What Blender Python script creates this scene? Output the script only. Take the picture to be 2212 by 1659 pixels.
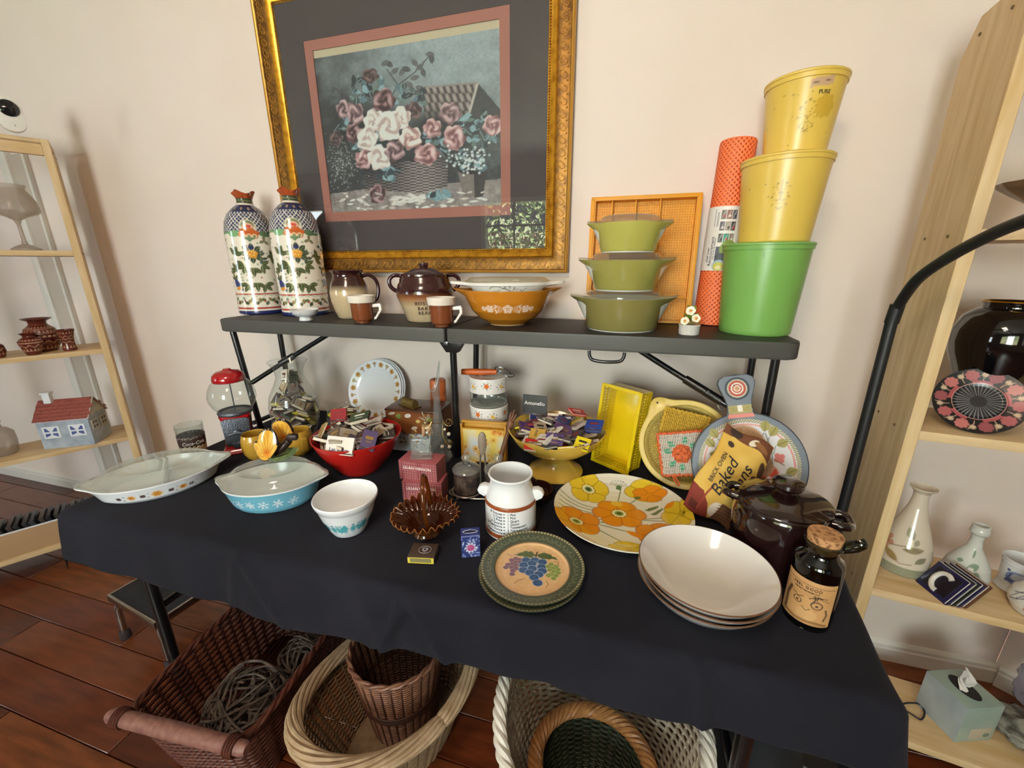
import bpy, bmesh, math, random
import numpy as np
from mathutils import Vector, Matrix
PI=math.pi
random.seed(7); RN=np.random.RandomState(11)
for o in list(bpy.data.objects): bpy.data.objects.remove(o)
SC=bpy.context.scene; COL=SC.collection
# ---------------------------------------------------------------- camera, light, exposure
cam_d=bpy.data.cameras.new('camera'); CAM=bpy.data.objects.new('camera',cam_d); COL.objects.link(CAM)
cam_d.sensor_fit='HORIZONTAL'; cam_d.sensor_width=36.0; cam_d.lens=875.0/2212*36.0; cam_d.clip_start=.02
CAM.matrix_world=Matrix(((.9615982,-.07420078,.26424069,0),(.27443358,.27357811,-.92186834,0),(-.00388711,.95898345,.28343541,1.35),(0,0,0,1)))
SC.camera=CAM
SC.view_settings.view_transform='Standard'; SC.view_settings.look='None'
SC.view_settings.exposure=0.0; SC.view_settings.gamma=1.0; SC.view_settings.use_curve_mapping=False
W=bpy.data.worlds.new('sky'); SC.world=W; W.use_nodes=True
_n=W.node_tree.nodes; _bg=_n['Background']
_sky=_n.new('ShaderNodeTexSky'); _sky.sky_type='HOSEK_WILKIE'; _sky.sun_direction=(0.25,.55,.8); _sky.turbidity=2.5
W.node_tree.links.new(_sky.outputs[0],_bg.inputs[0]); _bg.inputs[1].default_value=2.2
def add_light(name,kind,loc,rot,energy,color,size=None,sy=None):
    d=bpy.data.lights.new(name,kind); d.energy=energy; d.color=color
    if kind=='AREA': d.shape='RECTANGLE'; d.size=size; d.size_y=sy
    if kind=='SUN': d.angle=math.radians(.6)
    o=bpy.data.objects.new(name,d); COL.objects.link(o); o.location=loc; o.rotation_euler=rot; return o
add_light('sun','SUN',(0,0,6),(math.radians(-36),0,math.radians(15)),260.0,(1,.93,.88))
R9=math.radians(90)
add_light('daylight_window_left','AREA',(-5.0,-2.72,1.5),(R9,0,0),78,(.88,.91,1.0),1.2,1.3)
add_light('daylight_window_middle','AREA',(-.5,-2.75,1.5),(R9,0,0),124,(.87,.90,1.0),.9,1.3)
add_light('warm_bounce_fill','AREA',(-.40,-.5,2.5),(math.radians(28),0,0),21,(1,.78,.60),.4,.6)  # added fill, stands in for warm sunlight bounced on to the upper wall
# ---------------------------------------------------------------- helpers
def lin(h):
    if isinstance(h,str):
        h=h.lstrip('#'); c=[int(h[i:i+2],16)/255 for i in (0,2,4)]
        return np.array([x/12.92 if x<=.04045 else ((x+.055)/1.055)**2.4 for x in c])
    return np.array(h,float)
_M={}
def mat(name,col='#888888',rough=.5,metal=0,spec=.5,coat=0,bump=None,noise=None,vcol=False,trans=0,emit=0,stretch=None,sheen=0,ior=1.5,alpha=1):
    if name in _M: return _M[name]
    m=bpy.data.materials.new(name); m.use_nodes=True; nt=m.node_tree; N=nt.nodes; L=nt.links; p=N['Principled BSDF']
    p.inputs['Base Color'].default_value=(*lin(col),1); p.inputs['Roughness'].default_value=rough
    p.inputs['Metallic'].default_value=metal; p.inputs['Specular IOR Level'].default_value=spec
    p.inputs['Coat Weight'].default_value=coat; p.inputs['Coat Roughness'].default_value=.04; p.inputs['IOR'].default_value=ior
    p.inputs['Transmission Weight'].default_value=trans; p.inputs['Sheen Weight'].default_value=sheen
    src=None
    if vcol:
        a=N.new('ShaderNodeVertexColor'); a.layer_name='Col'; src=a.outputs[0]
    if bump or noise:
        tc=N.new('ShaderNodeTexCoord'); co=tc.outputs['Object']
        if stretch:
            mp=N.new('ShaderNodeMapping'); mp.inputs['Scale'].default_value=stretch; L.new(co,mp.inputs[0]); co=mp.outputs[0]
    if noise:      # (second colour, scale, lo, hi)
        t=N.new('ShaderNodeTexNoise'); t.inputs['Scale'].default_value=noise[1]; t.inputs['Detail'].default_value=6; L.new(co,t.inputs['Vector'])
        r=N.new('ShaderNodeMapRange'); r.inputs[1].default_value=noise[2]; r.inputs[2].default_value=noise[3]; L.new(t.outputs[0],r.inputs[0])
        x=N.new('ShaderNodeMix'); x.data_type='RGBA'; L.new(r.outputs[0],x.inputs[0]); x.inputs[7].default_value=(*lin(noise[0]),1)
        if src is not None: L.new(src,x.inputs[6])
        else: x.inputs[6].default_value=(*lin(col),1)
        src=x.outputs[2]
    if src is not None: L.new(src,p.inputs['Base Color'])
    if bump:       # (scale, strength, distance)
        t=N.new('ShaderNodeTexNoise'); t.inputs['Scale'].default_value=bump[0]; t.inputs['Detail'].default_value=4; L.new(co,t.inputs['Vector'])
        b=N.new('ShaderNodeBump'); b.inputs['Strength'].default_value=bump[1]; b.inputs['Distance'].default_value=bump[2]; L.new(t.outputs[0],b.inputs['Height']); L.new(b.outputs[0],p.inputs['Normal'])
    _M[name]=m; return m
def glass(name,tint='#f4f8f6',refl=.9,rough=.03,ior=1.45,haze=0,hcol='#ffffff'):
    """thin-walled glass: clear transmission, a Fresnel-like reflection, and a little milky scatter"""
    if name in _M: return _M[name]
    m=bpy.data.materials.new(name); m.use_nodes=True; nt=m.node_tree; N=nt.nodes; L=nt.links; N.remove(N['Principled BSDF'])
    t=N.new('ShaderNodeBsdfTransparent'); t.inputs[0].default_value=(*lin(tint),1); src=t.outputs[0]
    if haze:
        d=N.new('ShaderNodeBsdfDiffuse'); d.inputs[0].default_value=(*lin(hcol),1); tl=N.new('ShaderNodeBsdfTranslucent'); tl.inputs[0].default_value=(*lin(hcol),1)
        h=N.new('ShaderNodeMixShader'); h.inputs[0].default_value=.5; L.new(d.outputs[0],h.inputs[1]); L.new(tl.outputs[0],h.inputs[2])
        k=N.new('ShaderNodeMixShader'); k.inputs[0].default_value=haze; L.new(src,k.inputs[1]); L.new(h.outputs[0],k.inputs[2]); src=k.outputs[0]
    g=N.new('ShaderNodeBsdfGlossy'); g.inputs['Roughness'].default_value=rough; g.inputs[0].default_value=(refl,refl,refl,1)
    lw=N.new('ShaderNodeLayerWeight'); lw.inputs[0].default_value=.5; pw=N.new('ShaderNodeMath'); pw.operation='POWER'; pw.inputs[1].default_value=4.5
    f=N.new('ShaderNodeMath'); f.operation='MULTIPLY_ADD'; f.inputs[1].default_value=.9; f.inputs[2].default_value=((ior-1)/(ior+1))**2; x=N.new('ShaderNodeMixShader')
    L.new(lw.outputs['Facing'],pw.inputs[0]); L.new(pw.outputs[0],f.inputs[0])
    L.new(f.outputs[0],x.inputs[0]); L.new(src,x.inputs[1]); L.new(g.outputs[0],x.inputs[2]); L.new(x.outputs[0],N['Material Output'].inputs[0])
    _M[name]=m; return m
def tag(o,label=None,cat=None,group=None,kind=None):
    if label: o['label']=label
    if cat: o['category']=cat
    if group: o['group']=group
    if kind: o['kind']=kind
    return o
def face(x,y): return math.atan2(-x,y)     # turn a thing's front (-Y) towards the middle of the room
def thing(name,label,cat,loc=(0,0,0),rot=0,group=None):
    o=bpy.data.objects.new(name,None); COL.objects.link(o); o.empty_display_size=.02; o.location=loc
    o.rotation_euler=rot if isinstance(rot,tuple) else (0,0,rot)
    return tag(o,label,cat,group)
def mk(name,V,F,m,parent=None,smooth=True,col=None,loc=None,rot=None,auto=None):
    me=bpy.data.meshes.new(name); V=np.asarray(V,float)
    me.from_pydata(V.tolist(),[],F.tolist() if isinstance(F,np.ndarray) else F)
    if isinstance(m,(list,tuple)):
        for q in m: me.materials.append(q)
    else: me.materials.append(m)
    if smooth: me.polygons.foreach_set('use_smooth',[True]*len(me.polygons))
    if auto: me.set_sharp_from_angle(angle=math.radians(auto))
    if col is not None:
        ca=me.color_attributes.new('Col','FLOAT_COLOR','POINT'); c=np.ones((len(V),4)); c[:,:3]=np.clip(col,0,1); ca.data.foreach_set('color',c.ravel())
    me.update(); o=bpy.data.objects.new(name,me); COL.objects.link(o)
    if parent is not None: o.parent=parent
    if loc is not None: o.location=loc
    if rot is not None: o.rotation_euler=rot
    return o
class Bag:
    """collects pieces into ONE mesh"""
    def __init__(s): s.V=[]; s.F=[]; s.n=0; s.C=[]
    def add(s,V,F,col=None):
        V=np.asarray(V,float); s.V.append(V); k=s.n
        for f in (F.tolist() if isinstance(F,np.ndarray) else F): s.F.append([i+k for i in f])
        s.n+=len(V)
        if col is not None: s.C.append(np.tile(lin(col),(len(V),1)) if not isinstance(col,np.ndarray) or col.ndim==1 else col)
        return s
    def mk(s,name,m,parent=None,smooth=True,**k):
        return mk(name,np.vstack(s.V),s.F,m,parent,smooth,col=np.vstack(s.C) if s.C else None,**k)
def resample(P,ds):
    P=np.array(P,float); out=[P[0]]
    for a,b in zip(P[:-1],P[1:]):
        n=max(1,int(np.ceil(np.linalg.norm(b-a)/ds)))
        for i in range(1,n+1): out.append(a+(b-a)*i/n)
    return np.array(out)
def curve_pts(P,n=8,closed=False):
    """Catmull-Rom through points"""
    P=[np.array(p,float) for p in P]; out=[]; m=len(P)
    rng=range(m) if closed else range(m-1)
    for i in rng:
        if closed: p0,p1,p2,p3=P[(i-1)%m],P[i],P[(i+1)%m],P[(i+2)%m]
        else: p0,p1,p2,p3=P[max(i-1,0)],P[i],P[i+1],P[min(i+2,m-1)]
        for k in range(n):
            t=k/n; out.append(.5*((2*p1)+(-p0+p2)*t+(2*p0-5*p1+4*p2-p3)*t*t+(-p0+3*p1-3*p2+p3)*t**3))
    if not closed: out.append(P[-1])
    return np.array(out)
def lathe_geo(prof,seg=64,sx=1,sy=1,wob=None):
    P=np.array(prof,float); n=len(P); a=np.linspace(0,2*PI,seg,endpoint=False)
    A=np.tile(a,n); Rr=np.repeat(P[:,0],seg); Z=np.repeat(P[:,1],seg)
    if wob is not None: Rr,Z=wob(A,Rr,Z)
    V=np.stack([Rr*np.cos(A)*sx,Rr*np.sin(A)*sy,Z],1)
    i=np.arange(n-1)[:,None]*seg; j=np.arange(seg)[None,:]; j2=(j+1)%seg
    F=np.stack([i+j,i+j2,i+seg+j2,i+seg+j],2).reshape(-1,4)
    return V,F,A,Rr,Z
def lathe(name,prof,m,parent=None,seg=64,col=None,sx=1,sy=1,wob=None,loc=None,rot=None,auto=40,ds=None):
    """prof: (r,z) from the outer bottom up, over the rim and down inside"""
    P=np.array(prof,float)
    if ds: P=resample(P,ds)
    V,F,A,Rr,Z=lathe_geo(P,seg,sx,sy,wob); c=None
    if col is not None:
        a=(A+PI/2+PI)%(2*PI)-PI      # angle from the front, right positive
        c=col(a,Rr,Z,np.repeat(np.arange(len(P)),seg)/max(1,len(P)-1))
    return mk(name,V,F,m,parent,True,c,loc,rot,auto)
def tube_geo(P,r,seg=8,closed=False,cap=True):
    P=np.array(P,float); n=len(P); r=np.broadcast_to(np.array(r,float),(n,))
    T=np.roll(P,-1,0)-np.roll(P,1,0)
    if not closed: T[0]=P[1]-P[0]; T[-1]=P[-1]-P[-2]
    T/=np.maximum(np.linalg.norm(T,axis=1)[:,None],1e-9)
    up=np.array([0,0,1.]) if abs(T[0][2])<.9 else np.array([1.,0,0]); Nn=np.zeros_like(P)
    u=up-T[0]*T[0].dot(up); u/=np.linalg.norm(u)
    for i in range(n):
        u=u-T[i]*T[i].dot(u); u/=max(np.linalg.norm(u),1e-9); Nn[i]=u
    Bn=np.cross(T,Nn); a=np.linspace(0,2*PI,seg,endpoint=False)
    V=(P[:,None,:]+r[:,None,None]*(Nn[:,None,:]*np.cos(a)[None,:,None]+Bn[:,None,:]*np.sin(a)[None,:,None])).reshape(-1,3)
    F=[]
    for i in range(n if closed else n-1):
        k=(i+1)%n
        for j in range(seg): F.append([i*seg+j,i*seg+(j+1)%seg,k*seg+(j+1)%seg,k*seg+j])
    if cap and not closed: F.append(list(range(seg))[::-1]); F.append([(n-1)*seg+j for j in range(seg)])
    return V,F
def tube(name,P,r,m,parent=None,seg=10,closed=False,**k):
    V,F=tube_geo(P,r,seg,closed); return mk(name,V,F,m,parent,True,auto=50,**k)
def box_geo(c,s):
    x,y,z=c; a,b,d=s[0]/2,s[1]/2,s[2]/2
    V=[(x+i*a,y+j*b,z+k*d) for k in (-1,1) for j in (-1,1) for i in (-1,1)]
    return V,[[0,2,3,1],[4,5,7,6],[0,1,5,4],[2,6,7,3],[0,4,6,2],[1,3,7,5]]
def bevel_bm(bm,w,seg=2):
    if w>0: bmesh.ops.bevel(bm,geom=bm.edges[:],offset=w,segments=seg,affect='EDGES',profile=.6)
def from_bm(name,bm,m,parent,smooth=True,auto=40,loc=None,rot=None):
    me=bpy.data.meshes.new(name); bm.normal_update(); bm.to_mesh(me); bm.free()
    for q in (m if isinstance(m,(list,tuple)) else [m]): me.materials.append(q)
    if smooth: me.polygons.foreach_set('use_smooth',[True]*len(me.polygons)); me.set_sharp_from_angle(angle=math.radians(auto))
    o=bpy.data.objects.new(name,me); COL.objects.link(o)
    if parent is not None: o.parent=parent
    if loc is not None: o.location=loc
    if rot is not None: o.rotation_euler=rot
    return o
def box(name,c,s,m,parent=None,bev=.002,loc=None,rot=None,seg=2):
    bm=bmesh.new(); V,F=box_geo(c,s); vs=[bm.verts.new(v) for v in V]
    for f in F: bm.faces.new([vs[i] for i in f])
    bevel_bm(bm,min(bev,min(s)*.45),seg); return from_bm(name,bm,m,parent,loc=loc,rot=rot)
def prism(name,pts,d,m,parent=None,bev=0,axis='y',loc=None,rot=None,hole=None):
    """outline in x,z extruded along y from 0 to d (or x,y along z)"""
    bm=bmesh.new(); f3=(lambda p,t:(p[0],t,p[1])) if axis=='y' else (lambda p,t:(p[0],p[1],t))
    a=[bm.verts.new(f3(p,0)) for p in pts]; b=[bm.verts.new(f3(p,d)) for p in pts]; n=len(pts)
    bm.faces.new(a); bm.faces.new(b[::-1])
    for i in range(n): bm.faces.new([a[i],b[i],b[(i+1)%n],a[(i+1)%n]])
    bmesh.ops.recalc_face_normals(bm,faces=bm.faces[:])
    if bev:
        es=[e for e in bm.edges if abs((e.verts[0].co-e.verts[1].co)[1 if axis=='y' else 2])<1e-6]
        bmesh.ops.bevel(bm,geom=es,offset=bev,segments=2,affect='EDGES',profile=.6)
    return from_bm(name,bm,m,parent,loc=loc,rot=rot)
def grid_geo(U,Vv,fn):
    """U,Vv 1-D arrays; fn(u,v)->xyz arrays"""
    uu,vv=np.meshgrid(U,Vv); P=fn(uu.ravel(),vv.ravel()); nu=len(U); nv=len(Vv)
    i=np.arange(nv-1)[:,None]*nu; j=np.arange(nu-1)[None,:]
    F=np.stack([i+j,i+j+1,i+nu+j+1,i+nu+j],2).reshape(-1,4)
    return P,F,uu.ravel(),vv.ravel()
def text_geo(s,size,extrude=.0004,shear=0,space=1,line=1,align='CENTER',res=3):
    c=bpy.data.curves.new('t','FONT'); c.body=s; c.size=size; c.shear=shear; c.space_character=space; c.space_line=line
    c.align_x=align; c.align_y='CENTER'; c.extrude=extrude; c.resolution_u=res
    o=bpy.data.objects.new('t',c); COL.objects.link(o); bpy.context.view_layer.update()
    me=bpy.data.meshes.new_from_object(o.evaluated_get(bpy.context.evaluated_depsgraph_get()))
    V=np.array([v.co[:] for v in me.vertices]); F=[list(p.vertices) for p in me.polygons]
    bpy.data.objects.remove(o); bpy.data.curves.remove(c); bpy.data.meshes.remove(me); return V,F
def text(name,s,size,m,parent,fn=None,loc=None,rot=None,**k):
    """lettering as thin raised letters; fn bends the flat (x,y,z) letters on to a surface"""
    V,F=text_geo(s,size,**k)
    if fn: V=fn(V)
    return mk(name,V,F,m,parent,False,loc=loc,rot=rot)
def wrap(r,z0,a0=0,off=.0002,rz=None):
    """letters round a wall of revolution, reading from the front (-Y); r may depend on z"""
    def fn(V):
        z=z0+V[:,1]; rr=(r if rz is None else rz(z))+V[:,2]+off; a=a0+V[:,0]/np.maximum(rr,1e-4)
        return np.stack([rr*np.sin(a),-rr*np.cos(a),z],1)
    return fn
def upright(V): return np.stack([V[:,0],-V[:,2],V[:,1]],1)
class Cv:
    """paints flat print: colours at the vertices of a fine mesh"""
    def __init__(s,u,v,base): s.u=np.asarray(u); s.v=np.asarray(v); s.c=np.tile(lin(base),(len(s.u),1)) if not(isinstance(base,np.ndarray) and base.ndim==2) else base
    def near(s,cx,cy,r): return np.nonzero((np.abs(s.u-cx)<r)&(np.abs(s.v-cy)<r))[0]
    def put(s,i,w,col): 
        w=np.clip(w,0,1)[:,None]; s.c[i]=s.c[i]*(1-w)+lin(col)*w
    def ell(s,cx,cy,rx,ry,col,rot=0,soft=.12,ring=None):
        i=s.near(cx,cy,max(rx,ry)*1.3); x=s.u[i]-cx; y=s.v[i]-cy; c,n=math.cos(rot),math.sin(rot)
        d=np.hypot((x*c+y*n)/rx,(-x*n+y*c)/ry)
        if ring: s.put(i,(1-np.abs(d-1+ring)/ring)*2,col)
        else: s.put(i,(1-d)/soft,col)
    def leaf(s,cx,cy,L,w,rot,col,vein=None):
        i=s.near(cx,cy,L*.6+w); x=s.u[i]-cx; y=s.v[i]-cy; c,n=math.cos(rot),math.sin(rot)
        t=(x*c+y*n)/L+.5; q=(-x*n+y*c); hw=w*np.sin(np.clip(t,0,1)*PI)**.8
        s.put(i,np.where((t>0)&(t<1),(hw-np.abs(q))/(w*.25+1e-9),0),col)
        if vein: s.put(i,np.where((t>.05)&(t<.9),1-np.abs(q)/(w*.16),0),vein)
    def line(s,pts,w,col):
        for a,b in zip(pts[:-1],pts[1:]):
            a=np.array(a,float); b=np.array(b,float); m=(a+b)/2; i=s.near(m[0],m[1],np.linalg.norm(b-a)/2+w*1.5)
            d=b-a; l=max(d.dot(d),1e-12); x=s.u[i]-a[0]; y=s.v[i]-a[1]; t=np.clip((x*d[0]+y*d[1])/l,0,1)
            s.put(i,(w-np.hypot(x-t*d[0],y-t*d[1]))/(w*.5),col)
    def poly(s,pts,col):
        P=np.array(pts,float); c=P.mean(0); r=np.abs(P-c).max()*1.01; i=s.near(c[0],c[1],r); x=s.u[i]; y=s.v[i]; ins=np.zeros(len(i),bool)
        for a,b in zip(P,np.roll(P,-1,0)):
            k=((a[1]>y)!=(b[1]>y)); ins^=k&(x<(b[0]-a[0])*(y-a[1])/((b[1]-a[1]) or 1e-12)+a[0])
        s.put(i,ins.astype(float),col)
    def flower(s,cx,cy,r,n,col,depth=.25,rot=0,edge=None,sx=1,sy=1,dark=None):
        i=s.near(cx,cy,r*1.25*max(sx,sy)); x=(s.u[i]-cx)/sx; y=(s.v[i]-cy)/sy; th=np.arctan2(y,x)-rot; d=np.hypot(x,y)
        rr=r*(1-depth+depth*np.abs(np.cos(n*th/2))**.7); s.put(i,(rr-d)/(r*.06),col)
        if edge: s.put(i,np.where(d<rr,1-(rr-d)/(r*.09),0),edge)
        if dark: s.put(i,np.where((d<rr*.97)&(d>r*.15),.85-np.abs(np.sin(n*th/2+PI/2))*7*d/r,0),dark)
    def rose(s,cx,cy,r,lo,mid,hi,seed=0,sy=1):
        i=s.near(cx,cy,r*1.2); x=s.u[i]-cx; y=(s.v[i]-cy)/sy; th=np.arctan2(y,x); d=np.hypot(x,y)/r
        e=1+.09*np.sin(5*th+seed)+.05*np.sin(9*th+seed*2); w=(e-d)/.08
        k=np.sin(9.5*d**.8-2.2*th*np.sign(np.sin(seed+.3))+seed+1.3*np.sin(3*th+seed)); k2=np.clip(.5+.38*k+.28*np.sin(2*th+5*d+seed*1.7)+.25*(y/r)*-.2-.55*np.exp(-(d/.28)**2),0,1)
        L,Mi,H=lin(lo),lin(mid),lin(hi); k2=k2[:,None]
        c=np.where(k2<.5,L+(Mi-L)*k2*2,Mi+(H-Mi)*(k2*2-1)); w=np.clip(w,0,1)[:,None]; s.c[i]=s.c[i]*(1-w)+c*w
def vnoise(u,v,k,seed=0):
    """smooth value noise in 0..1"""
    x=u*k; y=v*k; xi=np.floor(x).astype(int); yi=np.floor(y).astype(int); fx=x-xi; fy=y-yi; fx=fx*fx*(3-2*fx); fy=fy*fy*(3-2*fy)
    h=lambda a,b:(np.sin(a*127.1+b*311.7+seed*74.7)*43758.5453)%1
    return (h(xi,yi)*(1-fx)+h(xi+1,yi)*fx)*(1-fy)+(h(xi,yi+1)*(1-fx)+h(xi+1,yi+1)*fx)*fy
def mixc(a,b,t): t=np.clip(t,0,1)[:,None]; return lin(a)*(1-t)+lin(b)*t
PAINT=mat('glazed_painted_ceramic',rough=.16,spec=.5,coat=.5,vcol=True)
PRINT=mat('printed_surface',rough=.5,vcol=True)
SATIN=mat('satin_painted_surface',rough=.3,vcol=True,spec=.5)
CLEAR=glass('clear_glass',haze=.03)
# ================================================================ THE SETTING
YW=1.43; H=2.6; T=.74; S=1.17
def struct(o): o['kind']='structure'; return o
WALL=mat('cream_wall_paint','#e6d9d0',rough=.75,spec=.25,bump=(90,.10,.002),noise=('#e3d5ca',2.2,.4,.62))
WHITE_TRIM=mat('white_trim_paint','#dcd8d0',rough=.4)
WALL2=mat('darkened_room_wall','#a08d7b',rough=.8)  # unseen walls and ceiling coloured darker to weaken the bounced light
CEIL=mat('ceiling_paint','#cdc2b4',rough=.9)
struct(box('wall_back',((-5.8+1.26)/2,YW+.05,H/2),(5.8+1.26,.1,H),WALL,bev=0))
struct(box('wall_left',(-5.85,-.6,H/2),(.1,4.3,H),WALL2,bev=0))
struct(box('wall_right',(0,.05,H/2),(1.40,.1,H),WALL,bev=0,loc=(1.26+.5430,YW-.4425,0),rot=(0,0,math.atan2(-.62,.78))))
struct(box('wall_side',(2.40,-1.03,H/2),(.1,3.2,H),WALL2,bev=0))
struct(box('ceiling',(-1.7,-.6,H+.05),(8.6,4.3,.1),CEIL,bev=0))
# rear wall with three windows
WIN=[(-5.6,-4.35),(-1.95,.65),(1.2,2.15)]; z0,z1=.85,2.16; YR=-2.6
bg=Bag(); xs=[-5.8]+[v for w in WIN for v in w]+[2.4]
for a,b in zip(xs[::2],xs[1::2]): bg.add(*box_geo(((a+b)/2,YR,H/2),(b-a,.1,H)))
for a,b in WIN: bg.add(*box_geo(((a+b)/2,YR,z0/2),(b-a,.1,z0))); bg.add(*box_geo(((a+b)/2,YR,(z1+H)/2),(b-a,.1,H-z1)))
struct(bg.mk('wall_rear',WALL2,None,False))
PANE=glass('window_glass',tint='#f6faf8')
WDARK=mat('dark_window_bars','#23211f',rough=.5)
for k,(a,b) in enumerate(WIN,1):
    fr=Bag()
    for c,s in (((a+.025,YR,(z0+z1)/2),(.05,.12,z1-z0)),((b-.025,YR,(z0+z1)/2),(.05,.12,z1-z0)),(((a+b)/2,YR,z0+.025),(b-a,.12,.05)),(((a+b)/2,YR,z1-.025),(b-a,.12,.05))): fr.add(*box_geo(c,s))
    w=struct(fr.mk(f'window_{k}',WHITE_TRIM,None,False))
    nx=6 if k==2 else 3
    for i in range(1,nx): box('muntin',(a+(b-a)*i/nx,YR,(z0+z1)/2),(.02,.03,z1-z0-.1),WDARK,w,.002)
    for i in range(1,4): box('muntin',((a+b)/2,YR,z0+(z1-z0)*i/4),(b-a-.1,.03,.02),WDARK,w,.002)
    box('pane',((a+b)/2,YR+.018,(z0+z1)/2),(b-a-.1,.004,z1-z0-.1),PANE,w,0)
# the garden behind the middle window (it shows only as a reflection in the picture glass)
GRASS=mat('lawn','#5c7040',rough=.9,noise=('#3f5230',6,.4,.6))
struct(box('ground',(-1,-6,-.06),(16,6.8,.1),GRASS,bev=0))
HEDGE=[mat('hedge_leaf_'+n,c,rough=.45) for n,c in (('dark','#5d6f48'),('mid','#9aa878'),('light','#dbe2bd'))]
hd=thing('hedge','leafy green garden hedge beyond the window','hedge',(-1.6,-5.0,0))
for q in range(3):
    n=3200; P=np.stack([RN.uniform(-2.6,2.6,n),RN.uniform(-.45,.45,n),RN.uniform(.75,3.4,n)],1)
    a=RN.normal(size=(n,3)); a/=np.linalg.norm(a,axis=1)[:,None]; b=np.cross(a,RN.normal(size=(n,3))); b/=np.linalg.norm(b,axis=1)[:,None]
    sz=RN.uniform(.035,.07,n)[:,None]; V=np.stack([P-a*sz,P+b*sz*.5,P+a*sz,P-b*sz*.5],1).reshape(-1,3)
    tag(mk('foliage',V,np.arange(4*n).reshape(-1,4),HEDGE[q],hd,False),kind='stuff')
for x in (-1.8,-.6,.7,1.7): tube('stem',[(x,0,0),(x+.06,.05,.7),(x-.05,0,1.6)],(.04,.03,.02),mat('hedge_stem','#5a4a38',rough=.9),hd,6)
BRICK=mat('garden_brick','#b9837a',rough=.9,noise=('#d3aaa0',9,.3,.7))
bw=box('garden_wall',(-1.6,-5.75,1.0),(6.4,.12,2.0),mat('garden_mortar','#cfc6bd',rough=.95),bev=0); tag(bw,'pink brick garden wall behind the hedge','wall')
bm0=None
for r in range(13):
    for c in range(18):
        if bm0 is None: bm0=box('brick',(0,0,0),(.32,.03,.13),BRICK,bw,.006,seg=1); o=bm0
        else: o=bm0.copy(); COL.objects.link(o)
        o.parent=bw; o.location=(-1.6-3.0+c*.35+(r%2)*.17,-5.68,.1+r*.15)
# floor: every board its own part, the boards run along x
fl=struct(box('floor',(-1.7,-.6,-.035),(8.3,4.2,.03),mat('subfloor','#2a160d',rough=.9),bev=0))
WOODS=[mat('floor_board_'+n,c,rough=.33,coat=.15,noise=(d,5,.35,.7),stretch=(1.2,9,9),bump=(14,.12,.004)) for n,c,d in (('russet','#6b3116','#4b1f0e'),('amber','#7d4320','#55290f'),('umber','#5a2712','#3c180b'),('chestnut','#733a1b','#5b2b12'))]
pb=[]
for i in range(4):
    for L in (1.24,):
        pb.append(box('floor_board',(0,0,-.01),(L-.003,.1245,.02),WOODS[i],fl,.0016,seg=1))
used=set()
for r in range(33):
    off=(r*.437)%1.24
    for c in range(-2,6):
        x=-4.4+off+c*1.24; y=-2.52+r*.127
        if x>2.35 or x<-5.9: continue
        k=RN.randint(4); o=pb[k] if k not in used else pb[k].copy()
        if k in used: COL.objects.link(o); o.parent=fl
        used.add(k); o.location=(x+.62-.0,y,0)
# baseboards, door casing behind the left bookcase
def baseboard(name,L,loc,rz=0):
    p=[(0,0),(-.014,0),(-.014,.05),(-.011,.055),(-.011,.066),(-.006,.074),(0,.078)]
    V=[(x,y,z) for x in (-L/2,L/2) for y,z in p]; n=len(p); F=[[i,(i+1)%n,n+(i+1)%n,n+i] for i in range(n)]+[list(range(n))[::-1],list(range(n,2*n))]
    return struct(mk(name,V,F,WHITE_TRIM,None,False,loc=loc,rot=(0,0,rz)))
baseboard('baseboard_back',7.06,(-2.27,YW,0))
baseboard('baseboard_right',1.38,(1.26+.545,YW-.44,0),math.atan2(-.62,.78))
baseboard('baseboard_left',4.0,(-5.8,-.6,0),R9)
DOORP=mat('door_panel_paint','#bdb2a6',rough=.5)
struct(box('trim_1',(-2.935,YW-.011,.94),(.055,.022,1.88),WHITE_TRIM,bev=.003))
struct(box('door_1',(-2.845,YW-.006,.93),(.13,.012,1.86),DOORP,bev=.002))
struct(box('trim_2',(-2.79,YW-.016,.93),(.012,.008,1.86),WHITE_TRIM,bev=.002))
# ================================================================ BOOKCASES
PINE=mat('pale_pine','#dcc298',rough=.5,noise=('#c9a873',4,.35,.7),stretch=(12,12,1.3),bump=(30,.06,.002))
PINE2=mat('pale_pine_shelf','#dbc097',rough=.5,noise=('#c8a672',4,.35,.7),stretch=(1.3,10,12),bump=(30,.06,.002))
SCREW=mat('screw_hole','#6b5636',rough=.8)
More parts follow.
